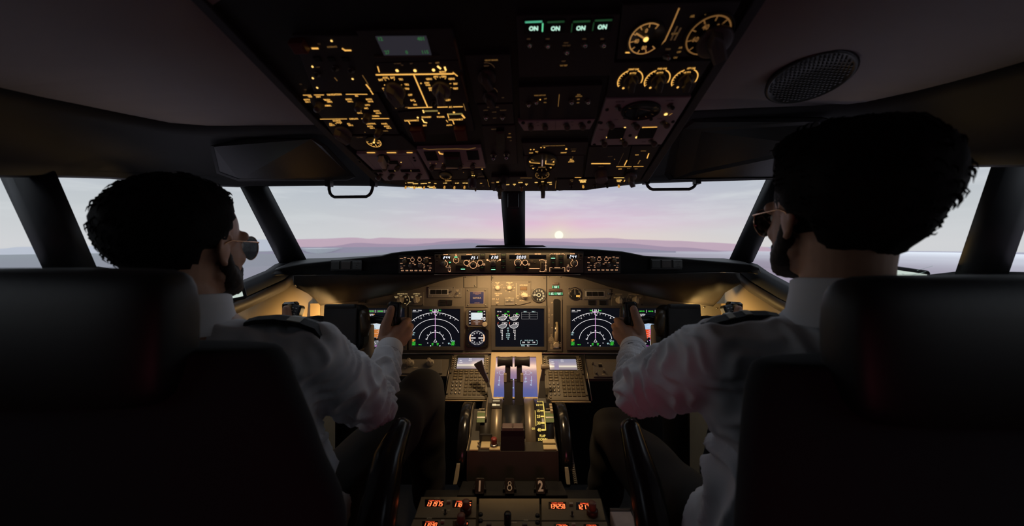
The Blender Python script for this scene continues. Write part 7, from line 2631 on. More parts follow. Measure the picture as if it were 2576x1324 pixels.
# ---------------------------------------------------------------- control yokes
GX = .175
HZ = -.25
HY = 1.125
def yoke(x0, lab, side):
 T = thing('control_yoke', lab, 'control yoke', E(x0, 1.16, -1.2), 'control yokes')
 i_ = -side                                   # towards the centre line
 mb = MB(Matrix.Translation(E(x0, 1.15, -.285)) @ Matrix.Rotation(PI / 2 - .08, 4, 'X'))
 mb.prism(rrect(0, 0, .135, .15, .03, 6), -.02, .026, BLK, ch=.008)
 mb.build('hub', T)
 mb = MB(Matrix.Translation(E(x0 + i_ * -.005, 1.118, -.275)) @ Matrix.Rotation(PI / 2 - .08, 4, 'X'))
 mb.prism(rrect(0, 0, .108, .148, .006), -.004, .006, BLKS, ch=.002)
 mb.prism(rrect(0, .068, .10, .012, .003), .006, .012, BLK, ch=.002)
 mb.build('chart_clip', T)
 mb = MB()
 mb.tube([E(x0 + i_ * .062, 1.135, -.225), E(x0 + i_ * .070, 1.128, -.245), E(x0 + i_ * .074, 1.126, -.275), E(x0 + i_ * .068, 1.132, -.305)], [.012, .017, .017, .012], pmat('hub_highlight_brown', (.085, .062, .038), .32, .1, 60), 14)  # rounded edge of the hub, its brownish highlight put into the colour
 mb.build('hub_highlight_lobe', T)
 mb = MB()
 mb.lathe([(.0165, -.43), (.0165, -.293), (.015, -.289), (.010, -.288)], CREAM, Matrix.Translation(E(x0 + i_ * .055, 1.20, 0)), 28)
 mb.build('side_sleeve', T)
 mb = MB()
 mb.tube([E(x0, 1.17, -.30), E(x0, 1.165, -.5), E(x0, 1.165, -.8), E(x0, 1.165, -1.19)], [.035, .042, .042, .05], BLK, 16)
 mb.build('column', T)
 for s_ in (-1, 1):
  gx = x0 + s_ * GX
  mb = MB()
  mb.tube([E(x0 + s_ * .05, 1.15, -.262), E(x0 + s_ * .10, 1.155, -.258), E(x0 + s_ * .135, 1.15, -.262), E(x0 + s_ * .163, 1.135, -.285), E(gx, HY, -.300), E(gx + s_ * .002, HY, -.27), E(gx + s_ * .001, HY - .002, -.235), E(gx, HY - .004, -.215)], [.014, .0135, .0145, .016, .016, .0165, .017, .018], BLKS, 16, sx=.85)
  h = mb.build('horn', T)
  mb = MB(Matrix.Translation(E(gx + (-s_) * .004, HY - .002, -.2175)) @ Matrix.Rotation(-.12, 4, 'X') @ Matrix.Rotation(s_ * .06, 4, 'Y'))
  mb.prism(rrect(0, 0, .044, .034, .010, 5), -.022, .024, GLOSS, ch=.006)
  mb.build('horn_head', h)
  if s_ == side:
   mb = MB(Matrix.Translation(E(gx + i_ * .028, HY - .012, -.222)) @ Matrix.Rotation(PI / 2 - .3, 4, 'X') @ Matrix.Rotation(i_ * -.18, 4, 'Z'))
   mb.prism(rrect(0, 0, .036, .042, .009, 5), -.012, .012, BLKS, ch=.005)
   for a in range(2):
    for b in range(3):
     mb.rect(-.006 + a * .011, -.009 + b * .009, .0055, .0016, .0124, WHITE)
   mb.build('switch_head', h)
   mb = MB(Matrix.Translation(E(gx + i_ * .011, HY - .014, -.214)) @ Matrix.Rotation(PI / 2 - .3, 4, 'X'))
   mb.prism(rrect(0, 0, .014, .026, .004, 4), -.006, .012, pmat('switch_block_gold', (.30, .19, .07), .4, .1, 60), ch=.002)
   mb.build('trim_switch_block', h)
 return T
yoke(-.557, 'black control yoke with chart clip held by the captain on the left seat', -1)
yoke(.560, 'black control yoke with chart clip held by the first officer on the right seat', 1)
# ---------------------------------------------------------------- tablets on the side window sills
for lab, C in (('lit tablet on a mount at the captain side window, behind his chin', [(607, 688, 1.0), (622, 747, .99), (520, 775, .92), (505, 715, .93)]), ('lit tablet standing at the first officer side window, beside the head rest', [(2343, 682, .78), (2333, 752, .78), (2233, 738, .78), (2243, 668, .78)])):
 P = [at(*c) for c in C]
 T = thing('tablet', lab, 'tablet', sum(P, V()) / 4, 'flight bag tablets')
 n = (P[1] - P[0]).cross(P[3] - P[0]).normalized()
 if n.dot(EYE - P[0]) < 0:
  n = -n
 up = (P[0] - P[1]).normalized()
 c = sum(P, V()) / 4
 PL = Plane(c, up, up.cross(n))
 w_ = (P[0] - P[3]).length
 h_ = (P[0] - P[1]).length
 mb = MB(PL.M0)
 mb.prism(rrect(0, 0, w_, h_, .008), -.008, 0, BLK, ch=.0015)
 mb.build('case', T)
 mb = MB(PL.M0)
 mb.rect(0, 0, w_ - .018, h_ - .018, .0004, TABS)
 for i in range(5):
  mb.line([(-w_ * .3 + i * .01, -h_ * .3 + i * .012), (-w_ * .1 + i * .014, -h_ * .25 + i * .015)], .0006, .0008, TABL)
  mb.rect(-w_ * .2 + i * w_ * .1, h_ * (.25 - .1 * (i % 3)), w_ * .06, h_ * .012, .0008, TABL)
 mb.build('screen', T)
 s_ = -1 if c.x < 0 else 1
 mb = MB()
 mb.tube([c - n * .01, c - n * .05 + V((s_ * .03, 0, -.02)), V((s_ * .93, c.y + .02, c.z - .06))], .008, BLKS, 10)
 mb.build('mount_arm', T)
# ---------------------------------------------------------------- seats
def seat(s, lab, back, hr, arm):
 T = thing('pilot_seat', lab, 'seat', E(s * .55, .62, -1.2), 'pilot seats')
 x0 = s * .55
 def cushion(rows, mat, name, bev=0, n=28, e=.55):
  """rows: (centre y, z, half width, half depth) up a cushion with rounded-box sections"""
  mb = MB()
  R = []
  for cx, y, z, a, b in rows:
   ring_ = []
   for i in range(n):
    t = 2 * PI * i / n
    c, d = math.cos(t), math.sin(t)
    ring_.append(E(cx + a * math.copysign(abs(c) ** e, c), y + b * math.copysign(abs(d) ** e, d), z))
   R.append(ring_)
  mb.skin(R, mat, closed=True, caps=True)
  return mb.build(name, T, sub=1)
 rows = []
 for z, y, a in back:
  rows.append((x0, y + .045, z, a, .035))
 z, y, a = back[0]
 rows = [(x0, y + .045, z + .006, a * .84, .020), (x0, y + .045, z + .005, a * .93, .032), (x0, y + .045, z - .006, a * .98, .032)] + rows[0:0] + [(x0, y_ + .033, z_, a_, .033) for z_, y_, a_ in back[1:]]
 cushion(rows, SEATF, 'backrest')
 z, y, w_ = hr
 hr_ = cushion([(x0, y + .04, z, w_ * .80, .018), (x0, y + .04, z - .006, w_ * .92, .030), (x0, y + .04, z - .02, w_ * .985, .038), (x0, y + .04, z - .06, w_, .042), (x0, y + .04, z - .12, w_ * .98, .042), (x0, y + .042, z - .155, w_ * .93, .036), (x0, y + .045, z - .168, w_ * .8, .022)], SEATL, 'headrest', e=.5)
 mb = MB()
 for dx in (-.06, .06):
  mb = MB()
  mb.tube([E(x0 + dx, y + .062, z - .13), E(x0 + dx, y + .066, z - .26)], .007, BLKS, 10)
  mb.build('headrest_post', hr_)
 by = back[-1][1]
 cushion([(x0, by + .30, -.93, .25, .24), (x0, by + .30, -.90, .250, .255), (x0, by + .30, -.86, .250, .258), (x0, by + .30, -.835, .25, .24)], SEATF, 'seat_cushion')
 mb = MB(Matrix.Translation(E(x0, by + .30, 0)))
 mb.box((0, 0, -.955), (.44, .42, .05), BLK, ch=.01)
 mb.prism(rrect(0, 0, .26, .30, .04), -1.12, -.96, BLK)
 mb.box((0, 0, -1.16), (.40, .5, .08), BLK, ch=.01)
 mb.build('seat_base', T)
 mb = MB()
 (ax0, ay0, az0, r0), (ax1, ay1, az1, r1), (ax2, ay2, az2, r2) = arm
 mb.caps([E(ax0, ay0, az0), E(ax1, ay1, az1), E(ax2, ay2, az2)], [r0, r1, r2], ARM, 18)
 a1_ = mb.build('armrest', T)
 mb = MB()
 mb.caps([E(s * .825, .90, -.54), E(s * .825, .74, -.56), E(s * .825, .60, -.58)], [.026, .032, .034], ARM, 16)
 a2_ = mb.build('armrest', T)
 for hx, hy in ((s * .30, ay2 - .06), (s * .82, .62)):
  mb = MB()
  mb.tube([E(hx, hy, -.60 if hx == s * .82 else az2), E(x0 + math.copysign(.25, hx - x0), by + .06, -.62)], .014, BLKS, 10)
  mb.build('armrest_bracket', a2_ if hx == s * .82 else a1_)
 return T
seat(-1, 'dark grey captain seat behind the man with see-through sunglasses', [(-.140, .405, .255), (-.19, .408, .272), (-.24, .420, .286), (-.30, .435, .292), (-.35, .448, .312), (-.42, .458, .316), (-.55, .465, .30), (-.70, .47, .28), (-.80, .47, .26)], (-.030, .375, .156), [(-.281, .868, -.470, .025), (-.290, .80, -.50, .036), (-.292, .72, -.62, .044)])
seat(1, 'dark grey first officer seat behind the man with bulky hair', [(-.148, .375, .262), (-.20, .372, .274), (-.25, .372, .278), (-.35, .378, .280), (-.45, .385, .28), (-.56, .39, .278), (-.68, .39, .27), (-.80, .39, .25)], (-.036, .345, .190), [(.292, .842, -.460, .025), (.300, .775, -.54, .036), (.304, .70, -.66, .040)])
# ---------------------------------------------------------------- the two pilots
def hand_chain(mb, H, W, m, mat):
 """A hand gripping the upright yoke horn at H from wrist W: four fingers round its far side, thumb up along it. m = 1 for a right hand."""
 def h(x, y, z):
  return H + V((m * x, y, z))
 K = [(.034, -.018, -.010), (.0470, -.018, -.031), (.0455, -.020, -.053), (.035, -.026, -.070)]
 Pp = [(.036, .018, -.008), (.043, .022, -.029), (.041, .020, -.051), (.032, .014, -.068)]
 Dd = [(.012, .032, -.010), (.014, .036, -.031), (.014, .033, -.052), (.012, .026, -.068)]
 Tt = [(-.012, .026, -.013), (-.010, .029, -.033), (-.009, .026, -.053), (-.006, .020, -.068)]
 r = [.0098, .0102, .0098, .0088]
 for k, p, d, t, q in zip(K, Pp, Dd, Tt, r):
  base = W.lerp(h(*k), .25)
  mb.caps([base + V((0, 0, 0)), W.lerp(h(*k), .7), h(*k)], [.017, .0145, q * 1.22], mat, 14)
  mb.caps([h(*k), h(*p), h(*d), h(*t)], [q * 1.12, q, q * .93, q * .84], mat, 14)
 mb.caps([W, W.lerp(h(.008, -.034, -.045), .6), h(.012, -.028, -.036)], [.026, .026, .023], mat, 16)
 mb.caps([W + V((-m * .006, .004, .004)), h(-.022, -.042, -.048), h(-.021, -.036, -.012), h(-.012, -.030, .016), h(-.0065, -.0265, .038)], [.021, .0215, .0165, .0140, .0120], mat, 16)
 return mb
def person(cfg):
 s = cfg['s']
 T = thing('person', cfg['label'], 'person', E(*cfg['hip']) * 1.0, 'the two pilots')
 c = {k: (E(*v) if isinstance(v, tuple) and len(v) == 3 else v) for k, v in cfg.items()}
 hc = c['head']
 R = Matrix.Rotation(-math.radians(cfg['yaw']), 3, 'Z') @ Matrix.Rotation(math.radians(cfg.get('pitch', 0)), 3, 'X')
 def hd(x, y, z):
  if z < -.03:
   z = -.03 + (z + .03) * (.80 if y > .0 else .95)
  return hc + R @ V((x, y, z))
 mb = MB()
 mb.ell(hd(0, -.014, .034), (.077, .097, .089), SKIN, R, 32, 22)
 mb.ell(hd(0, .034, -.020), (.061, .060, .084), SKIN, R, 28, 18)
 mb.ell(hd(0, .030, -.060), (.055, .052, .045), SKIN, R)
 mb.caps([hd(-.016, .078, -.089), hd(.016, .078, -.089)], [.019, .019], SKIN)
 mb.caps([hd(0, .091, .016), hd(0, .104, -.010), hd(0, .110, -.022)], [.0085, .0095, .0115], SKIN)
 for a in (-1, 1):
  mb.caps([hd(a * .008, .100, -.024), hd(a * .013, .094, -.026)], [.008, .0075], SKIN)
  mb.caps([hd(a * .012, .085, .022), hd(a * .044, .074, .022)], [.0125, .0115], SKIN)
  mb.ell(hd(a * .036, .060, -.024), (.021, .022, .020), SKIN, R)
  mb.caps([hd(a * .048, .016, -.056), hd(a * .030, .064, -.084)], [.016, .017], SKIN)
  E0 = R @ Matrix.Rotation(a * .30, 3, 'Z')
  mb.ell(hd(a * .078, -.004, -.004), (.006, .017, .026), SKIN, E0)
  mb.caps([hd(a * .078, .010, .007), hd(a * .081, .005, .021), hd(a * .083, -.008, .025), hd(a * .0845, -.019, .015), hd(a * .083, -.020, -.003), hd(a * .080, -.012, -.022), hd(a * .077, -.002, -.031)], [.004, .0045, .0046, .0046, .0045, .0044, .006], SKIN, 10)
 mb.caps([hd(-.014, .096, -.053), hd(.014, .096, -.053)], [.0085, .0085], SKIN)
 mb.caps([hd(-.012, .094, -.064), hd(.012, .094, -.064)], [.0080, .0080], SKIN)
 nb = c['neck']
 mb.caps([hd(0, -.022, -.03), hd(0, -.020, -.075), nb.lerp(hd(0, -.02, -.075), .4), nb], [.058, .054, .055, .062], SKIN, 24)
 mb.caps([nb, c['chest'] + V((0, 0, .08)), c['chest'], c['hip']], [.06, .10, .115, .11], SKIN, 24)
 for sd in ('in', 'out'):
  sh, el, wr, H = c['sh_' + sd], c['el_' + sd], c['wr_' + sd], c['h_' + sd]
  mb.caps([nb.lerp(c['chest'], .35), sh.lerp(nb, .3) + V((0, 0, -.045)), sh + V((0, 0, -.02))], [.05, .034, .036], SKIN, 18)
  mb.caps([sh + V((0, 0, -.02)), sh.lerp(el, .5), el], [.038, .040, .037], SKIN, 18)
  mb.caps([el, el.lerp(wr, .35), wr], [.037, .036, .0255], SKIN, 18)
  m_ = 1 if (sh.x < c['chest'].x) == (False) else -1
  m_ = 1 if sd == ('in' if s < 0 else 'out') else -1
  hand_chain(mb, H, wr + (H - wr) * .12, m_, SKIN)
 body = mb.build('body', T)
 remesh(body, .0032, 5, .45)
 for n_ in ('in', 'out'):
  m_ = 1 if n_ == ('in' if s < 0 else 'out') else -1
  H = c['h_' + n_]
  mb = MB()
  p = H + V((m_ * -.0065, -.0265 - .0110, .040))
  mb.ell(p + V((0, .0015, .002)), (.0062, .0018, .0075), pmat('fingernail', (.50, .30, .23), .3, .05, 60), Matrix.Rotation(-.15, 3, 'X'), 12, 8)
  mb.build('thumb_nail', body)
 for a in (-1, 1):
  mb = MB()
  mb.ell(hd(a * .031, .074, .004), (.0118, .0118, .0118), EYEW, R, 16, 12)
  mb.ell(hd(a * .031, .0825, .004), (.0055, .0040, .0055), BLK, R, 12, 8)
  mb.build('eye', body)
 mb = MB()
 NU, NV = 64, 44
 hx, hy, hz, rad = 0, -.016, .036, cfg['hair']
 grid = []
 for j in range(NV + 1):
  t = PI * j / NV
  row = []
  for i in range(NU):
   p = 2 * PI * i / NU
   d = V((math.sin(t) * math.cos(p), math.sin(t) * math.sin(p), math.cos(t)))
   q = V((hx + d.x * rad[0], hy + d.y * rad[1], hz + d.z * rad[2]))
   k = 1.0
   if q.y > .030:
    k = min(k, max(0, (q.z - (.085 + (q.y - .03) * .15)) / .02))
   side = (q.z - (-.012 + max(0, q.y + .012) * 1.9)) / .016
   if q.y > -.040:
    k = min(k, max(0, side))
   k = min(k, max(0, (q.z + cfg['nape'] + .05 * max(0, -q.y - .06)) / .03))
   k = min(1, max(0, k))
   amp = cfg['amp']
   nz = noise.fractal(V((d.x * 3 + cfg['seed'], d.y * 3, d.z * 3)), 1.0, 2.0, 4)
   nf = noise.noise(V((d.x * 14 + cfg['seed'], d.y * 14, d.z * 9)))
   g = 1 + amp * nz + .018 * nf
   g += cfg['quiff'] * max(0, 1 - ((d.y - .55) ** 2 + (d.z - .80) ** 2) * 5)
   g += cfg['bulge'] * max(0, 1 - ((d.y + .88) ** 2 + (d.z - .45) ** 2) * 2.2)
   g += cfg.get('top', 0) * max(0, d.z) ** 3
   f = (.84 * (1 - k) + g * k)
   row.append(hd(hx + d.x * rad[0] * f, hy + d.y * rad[1] * f, hz + d.z * rad[2] * f))
  grid.append(row)
 mb.skin(grid, HAIR, closed=True)
 rnd = random.Random(cfg['seed'])
 for i in range(900):
  j = rnd.randint(2, int(NV * .72))
  a = rnd.randint(0, NU - 1)
  p = grid[j][a]
  d = p - hd(hx, hy, hz)
  loc = R.inverted() @ (p - hc)
  if d.length < .092 or (loc.y > .02 and loc.z < .07):
   continue
  d.normalize()
  fl = R @ V((rnd.uniform(-.4, .4), -1 if loc.y < .03 else .8, -.7 if loc.y < -.03 else .15))
  tn = (fl - d * fl.dot(d)).normalized()
  L_ = rnd.uniform(.010, .020)
  e = p + (d * rnd.uniform(.02, .20) + tn).normalized() * L_
  mb.tube([p - d * .002, p.lerp(e, .5) + d * .002, e], [.0015, .0011, .0003], HAIR, 4, caps=False)
 mb.build('hair', T)
 mb = MB()
 for a in (-1, 1):
  mb.caps([hd(a * .070, .010, -.012), hd(a * .0655, .016, -.040), hd(a * .050, .042, -.078), hd(a * .022, .075, -.100), hd(0, .083, -.103)], [.007, .012, .017, .018, .019], BEARD, 14)
  mb.caps([hd(a * .030, .080, -.052), hd(a * .012, .096, -.043), hd(0, .100, -.041)], [.008, .0068, .0062], BEARD, 12)
  mb.caps([hd(a * .034, .074, -.054), hd(a * .036, .068, -.078), hd(a * .018, .080, -.096)], [.009, .011, .014], BEARD, 12)
  mb.caps([hd(a * .052, .036, -.050), hd(a * .044, .058, -.070)], [.014, .012], BEARD, 12)
 b_ = mb.build('beard', T)
 remesh(b_, .0036, 2)
 warp(b_, lambda p, n: p + n * (.0018 * noise.noise(p * 260)))
 mb = MB()
 ch, hip = c['chest'], c['hip']
 ax = (c['sh_out'] - c['sh_in']).normalized()
 for k in (-1, 0, 1):
  o = ax * (k * .062)
  mb.caps([ch + o + V((0, 0, .105)), ch + o + V((0, -.006, .03)), ch + o + V((0, .012, -.10)), hip + o * 1.25 + V((0, 0, .06)), hip + o * 1.3 + V((0, 0, -.03))], [.070, .118, .122, .130, .118], SHIRT, 24)
 for sd in ('in', 'out'):
  sh, el, wr = c['sh_' + sd], c['el_' + sd], c['wr_' + sd]
  mb.caps([nb + V((0, .0, -.045)), nb.lerp(sh, .5) + V((0, 0, -.028)), sh + V((0, 0, -.004))], [.070, .062, .066], SHIRT, 20)
  mb.caps([sh + (ch - sh) * .25 + V((0, 0, -.04)), ch.lerp(sh, .45) + V((0, .0, -.10))], [.075, .080], SHIRT, 20)
  mb.caps([sh, sh.lerp(el, .35) + V((0, 0, -.006)), sh.lerp(el, .75) + V((0, 0, -.006)), el + V((0, -.004, -.006))], [.068, .072, .066, .062], SHIRT, 24)
  mb.caps([el + V((0, -.004, -.006)), el.lerp(wr, .35) + V((0, 0, -.004)), el.lerp(wr, .72), el.lerp(wr, .92)], [.061, .056, .047, .041], SHIRT, 24)
 shirt = mb.build('shirt', T)
 remesh(shirt, .0058, 5, .5)
 cuts = [(c['wr_' + sd], (c['wr_' + sd] - c['el_' + sd]).normalized()) for sd in ('in', 'out')]
 arms = [(c['sh_' + sd], c['el_' + sd], c['wr_' + sd]) for sd in ('in', 'out')]
 def wrinkle(p, n):
  a = 0.0
  best = None
  for sh, el, wr in arms:
   for A_, B_, kk in ((sh, el, 0), (el, wr, 1)):
    d = B_ - A_
    t = max(0, min(1, (p - A_).dot(d) / d.length_squared))
    dist = (p - A_ - d * t).length
    if best is None or dist < best[0]:
     best = (dist, t, kk, A_, d.normalized())
  dist, t, kk, A_, d = best
  if dist < .11:
   along = (p - A_).dot(d)
   q = p * 9 + V((cfg['seed'], 0, 0))
   f = math.sin(along * (90 if kk else 58) + 6.5 * noise.noise(q) + 3.2 * noise.noise(p * 17))
   f = 1 - 2.2 * abs(f) ** .7
   w_ = (.35 + .65 * (t if kk == 0 else 1 - t * .75))
   a += .0135 * w_ * f + .0070 * noise.noise(p * 13)
  else:
   f = math.sin(p.z * 46 + 8 * noise.noise(p * 6 + V((3, 1, cfg['seed']))) + p.x * 26)
   f = 1 - 2.2 * abs(f) ** .7
   a += .0125 * f * (1 if p.z < ch.z - .02 else .35) + .009 * noise.noise(p * 10)
  return p + n * a
 warp(shirt, wrinkle)
 soften(shirt, 2)
 for sd in ('in', 'out'):
  el, wr = c['el_' + sd], c['wr_' + sd]
  d = (wr - el).normalized()
  mb = MB()
  P = [wr - d * .040, wr - d * .036, wr - d * .012, wr + d * .010, wr + d * .014]
  mb.tube(P + [wr + d * .012, wr - d * .005], [.0395, .0425, .0410, .0395, .0385, .0362, .0350], SHIRT, 28, caps=False)
  cu = mb.build('cuff', shirt)
  mb = MB()
  mb.tube([wr - d * .034, wr - d * .032], [.0432, .0432], pmat('shirt_seam', (.45, .45, .50), .8, .05, 200), 28)
  mb.build('cuff_seam', shirt)
 mb = MB()
 rows = []
 nd = (hd(0, -.02, -.06) - nb).normalized()
 for k, (h_, r_) in enumerate(((-.022, .078), (.0, .071), (.022, .0665), (.036, .0655), (.037, .0630), (.018, .0625), (-.01, .064))):
  ring_ = []
  for i in range(40):
   t = 2 * PI * i / 40
   dip = .016 * max(0, math.sin(t)) ** 2
   q = nb + V((r_ * math.cos(t), r_ * 1.02 * math.sin(t) - .002, h_ - dip + .010 * (1 - math.sin(t)) * .5)) + nd * (h_ * .25)
   ring_.append(q)
  rows.append(ring_)
 mb.skin(rows, SHIRT, closed=True)
 mb.build('collar', shirt)
 for sd in ('in', 'out'):
  A_, B_ = c['ep_' + sd]
  A_, B_ = E(*A_), E(*B_)
  d = (B_ - A_).normalized()
  side_ = d.cross(V((0, 0, 1))).normalized()
  up_ = side_.cross(d).normalized()
  M = Matrix(((d.x, side_.x, up_.x, A_.x), (d.y, side_.y, up_.y, A_.y), (d.z, side_.z, up_.z, A_.z), (0, 0, 0, 1)))
  L_ = (B_ - A_).length
  w0 = .024
  rows = []
  n_ = 12
  for k in (0, 1):
   for i in range(n_ + 1):
    pass
  mb = MB(M)
  prof = [(0, 0), (.12, .007), (.35, .013), (.7, .011), (.9, .004), (1.0, -.010)]
  vs, fs = [], []
  for (t, z_) in prof:
   ww = w0 * (.72 + .35 * t)
   for y_, zz in ((-ww, z_ - .007), (-ww * .96, z_), (0, z_ + .0035), (ww * .96, z_), (ww, z_ - .007)):
    vs.append((t * L_, y_, zz))
  for i in range(len(prof) - 1):
   for j in range(4):
    fs.append((i * 5 + j, i * 5 + j + 1, i * 5 + 6 + j, i * 5 + 5 + j))
  mb.add(vs, fs, EPAU, None, False)
  e_ = mb.build('epaulette', T, solid=.004)
  mb = MB(M)
  for t0, t1 in cfg['bars']:
   vs, fs = [], []
   for t in (t0, (t0 + t1) / 2, t1):
    z_ = .0
    for (ta, za), (tb, zb) in zip(prof, prof[1:]):
     if ta <= t <= tb:
      z_ = za + (zb - za) * (t - ta) / (tb - ta)
    ww = w0 * (.72 + .35 * t) * 1.02
    for y_, zz in ((-ww, z_ - .004), (-ww * .96, z_ + .0032), (0, z_ + .0065), (ww * .96, z_ + .0032), (ww, z_ - .004)):
     vs.append((t * L_, y_, zz))
   for i in range(2):
    for j in range(4):
     fs.append((i * 5 + j, i * 5 + j + 1, i * 5 + 6 + j, i * 5 + 5 + j))
   mb.add(vs, fs, GOLDB)
  mb.build('rank_bar', e_)
 mb = MB()
 mb.caps([hip + V((-.08, 0, -.03)), hip + V((.08, 0, -.03))], [.125, .125], TROUS, 24)
 for sd in ('in', 'out'):
  kn, an = c['kn_' + sd], c['an_' + sd]
  hp = hip + V(((kn.x - hip.x) * .32, .02, -.03))
  mb.caps([hp, hp.lerp(kn, .5) + V((0, 0, .004)), kn], [.098, .086, .068], TROUS, 24)
  mb.caps([kn, kn.lerp(an, .35) + V((0, -.01, 0)), an], [.067, .062, .048], TROUS, 24)
 tr = mb.build('trousers', T)
 remesh(tr, .008, 4)
 warp(tr, lambda p, n: p + n * (.004 * math.sin(p.y * 40 + 6 * noise.noise(p * 7)) + .004 * noise.noise(p * 14)))
 for sd in ('in', 'out'):
  an = c['an_' + sd]
  mb = MB()
  mb.caps([an + V((0, -.02, -.05)), an + V((0, .06, -.035)), an + V((0, .16, -.005))], [.042, .040, .034], GLOSS, 18)
  mb.build('shoe', T)
 return T, hd, R, hc
def sunglasses(lab, hd, R, T_lens, sgn):
 c = hd(0, .1, .0)
 T = thing('sunglasses', lab, 'sunglasses', c, 'aviator sunglasses of the pilots')
 for a in (-1, 1):
  n_ = 26
  rim, rim2 = [], []
  for i in range(n_):
   t = 2 * PI * i / n_
   x, z = .0265 * math.cos(t), .0245 * math.sin(t)
   if z < 0:
    z *= 1.10
    x *= 1 - .10 * (z / -.027) ** 2
   y = .111 - .36 * max(0, (.033 + x) - .02)
   rim.append(hd(a * (.033 + x), y, -.002 + z))
  mb = MB()
  mb.tube(rim, .0011, GOLD, 6, closed=True)
  rm_ = mb.build('rim', T)
  mb = MB()
  cc = sum(rim, V()) / n_
  f_ = R @ V((0, 1, 0))
  mb.add([p for p in rim] + [cc + f_ * .0025] + [p - f_ * .0016 for p in rim] + [cc + f_ * .0009], [(i, (i + 1) % n_, n_) for i in range(n_)] + [(n_ + 1 + (i + 1) % n_, n_ + 1 + i, 2 * n_ + 1) for i in range(n_)] + [(i, n_ + 1 + i, n_ + 1 + (i + 1) % n_, (i + 1) % n_) for i in range(n_)], T_lens, Matrix.Identity(4), True)
  mb.build('lens', rm_)
  mb = MB()
  mb.tube([hd(a * .059, .097, .008), hd(a * .066, .090, .010), hd(a * .077, .050, .011), hd(a * .084, .006, .013), hd(a * .085, -.008, .008), hd(a * .082, -.018, -.006)], .0013, GOLD, 8)
  mb.build('temple', T)
 mb = MB()
 mb.tube([hd(-.0075, .111, .004), hd(0, .1165, .006), hd(.0075, .111, .004)], .0011, GOLD, 6)
 mb.tube([hd(-.020, .110, .0215), hd(0, .113, .0195), hd(.020, .110, .0215)], .0010, GOLD, 6)
 mb.build('bridge', T)
L_ = dict(s=-1, label='bearded man in white shirt in the left seat, short dark hair, gripping the yoke',
   hip=(-.56, .70, -.66), chest=(-.57, .662, -.33), neck=(-.607, .642, -.145), head=(-.62, .653, -.008), yaw=4,
   sh_in=(-.415, .69, -.220), sh_out=(-.765, .655, -.215), el_in=(-.352, .868, -.405), el_out=(-.785, .86, -.41), wr_in=(-.378, 1.052, -.330), wr_out=(-.737, 1.052, -.330),
   h_in=(-.382, HY, HZ), h_out=(-.732, HY, HZ), kn_in=(-.287, 1.09, -.474), kn_out=(-.72, 1.08, -.50), an_in=(-.30, 1.30, -1.11), an_out=(-.72, 1.30, -1.11),
   ep_in=((-.505, .655, -.150), (-.375, .685, -.172)), ep_out=((-.69, .645, -.145), (-.80, .655, -.17)), bars=((.52, .70),),
   hair=(.088, .112, .099), amp=.03, quiff=.03, bulge=.03, seed=3, nape=.085)
t_, hd_, R_l, hc_ = person(L_)
sunglasses('thin gold aviator sunglasses with see-through grey lens worn by the man in the left seat', hd_, R_l, LENST, -1)
R_ = dict(s=1, label='man in white shirt in the right seat, bulky dark hair and sunglasses, gripping the yoke',
   hip=(.55, .635, -.66), chest=(.545, .592, -.33), neck=(.522, .540, -.105), head=(.518, .550, .042), yaw=0,
   sh_in=(.362, .60, -.200), sh_out=(.725, .57, -.19), el_in=(.310, .835, -.352), el_out=(.79, .80, -.39), wr_in=(.374, 1.050, -.328), wr_out=(.742, 1.052, -.330),
   h_in=(.385, HY, HZ), h_out=(.735, HY, HZ), kn_in=(.325, 1.09, -.595), kn_out=(.72, 1.10, -.56), an_in=(.32, 1.30, -1.11), an_out=(.72, 1.30, -1.11),
   ep_in=((.455, .585, -.125), (.335, .625, -.158)), ep_out=((.62, .545, -.115), (.745, .57, -.145)), bars=((.30, .38), (.5, .58)),
   hair=(.092, .118, .110), amp=.035, quiff=.16, bulge=.14, top=.03, seed=11, nape=.108)
t_, hd_, R_r, hc_ = person(R_)
sunglasses('gold rimmed dark aviator sunglasses worn by the man in the right seat', hd_, R_r, LENS, 1)
# ---------------------------------------------------------------- the lamps of the flight deck
def area(name, loc, target, size, energy, col, spread=180):
 ld = bpy.data.lights.new(name, 'AREA')
 ld.shape = 'RECTANGLE'
 ld.size, ld.size_y = size
 ld.energy = energy
 ld.color = col
 ld.spread = math.radians(spread)
 o = bpy.data.objects.new(name, ld)
 COL.objects.link(o)
 o.location = loc
 o.rotation_euler = (V(target) - V(loc)).to_track_quat('-Z', 'Y').to_euler()
 return o
def spot(name, loc, target, energy, col, angle, blend=.5, r=.012):
 ld = bpy.data.lights.new(name, 'SPOT')
 ld.energy = energy
 ld.color = col
 ld.spot_size = math.radians(angle)
 ld.spot_blend = blend
 ld.shadow_soft_size = r
 o = bpy.data.objects.new(name, ld)
 COL.objects.link(o)
 o.location = loc
 o.rotation_euler = (V(target) - V(loc)).to_track_quat('-Z', 'Y').to_euler()
 return o
WARM = (1.0, .66, .32)
# lamp strip under the glareshield, washing down the centre of the board
area('glareshield_flood_light', E(.0, 1.232, -.121), MIP.hit(1290, 775), (.36, .008), .85, (1.0, .64, .29))
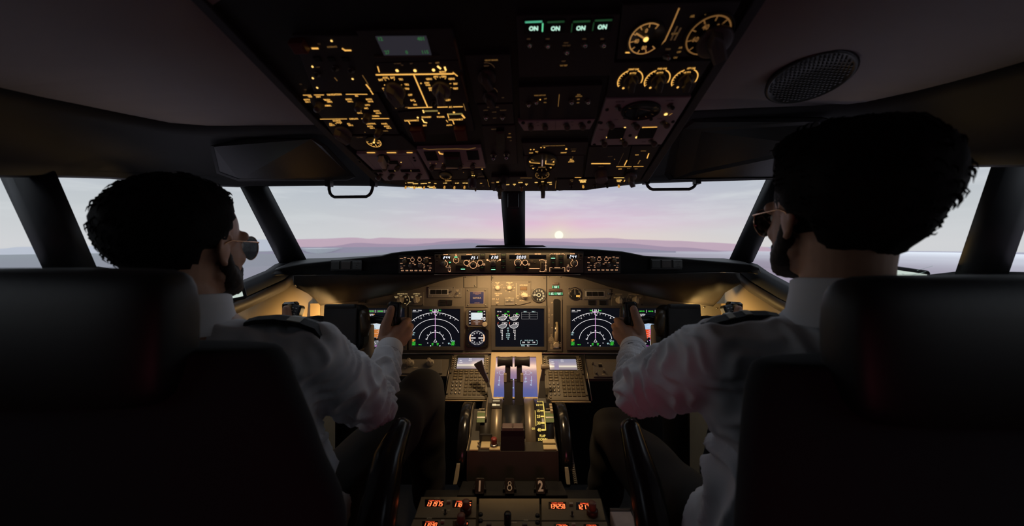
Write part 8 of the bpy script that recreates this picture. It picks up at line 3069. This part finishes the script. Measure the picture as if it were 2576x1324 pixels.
# pedestal floodlight in the front edge of the overhead panel
spot('pedestal_flood_light', OH.hit(1288, 462, .012), at(1290, 1005, 1.10), 13.0, (1.0, .68, .36), 48, .7)
# map lamps under the glareshield ends, lighting the side panels
area('glareshield_top_light', at(1281, 634, 1.1555), MCP.hit(1281, 655), (.42, .004), .10, WARM)
spot('map_light_left', E(-.655, 1.285, -.285), E(-.87, 1.25, -.275), 2.3, (1.0, .62, .24), 172, .5, .01)
spot('map_light_right', E(.665, 1.285, -.282), E(.89, 1.25, -.27), 2.4, (1.0, .64, .22), 172, .5, .01)
# dim reddish cabin lamp behind the crew
area('cabin_lamp', E(0, -.7, -.70), E(0, .75, -.30), (.5, .3), .20, (1.0, .20, .30), 80)
# sky light enters through the windows only
for nm, P in (('portal_windscreen_left', [at(650, 452, 1.12), at(1290, 462, 1.30), at(1290, 640, 1.66), at(742, 668, 1.42)]), ('portal_windscreen_right', [at(1290, 462, 1.30), at(1960, 440, 1.12), at(1862, 668, 1.42), at(1290, 640, 1.66)]),
    ('portal_side_left', [E(-1.06, -.3, .16), E(-.93, 1.12, .20), E(-.95, 1.34, -.10), E(-1.06, -.3, -.12)]), ('portal_side_right', [E(1.06, -.3, .18), E(.95, 1.12, .22), E(.97, 1.34, -.10), E(1.06, -.3, -.12)])):
 c = sum(P, V()) / 4
 xa = ((P[1] + P[2]) / 2 - (P[0] + P[3]) / 2)
 ya = ((P[0] + P[1]) / 2 - (P[3] + P[2]) / 2)
 ld = bpy.data.lights.new(nm, 'AREA')
 ld.shape = 'RECTANGLE'
 ld.size, ld.size_y = xa.length * 1.15, ya.length * 1.2
 ld.cycles.is_portal = True
 o = bpy.data.objects.new(nm, ld)
 COL.objects.link(o)
 xa.normalize()
 n = xa.cross(ya).normalized()
 if n.dot(EYE - c) > 0:
  pass
 else:
  n = -n
 zax = -n
 yax = zax.cross(xa).normalized()
 o.matrix_world = Matrix(((xa.x, yax.x, zax.x, c.x), (xa.y, yax.y, zax.y, c.y), (xa.z, yax.z, zax.z, c.z), (0, 0, 0, 1)))
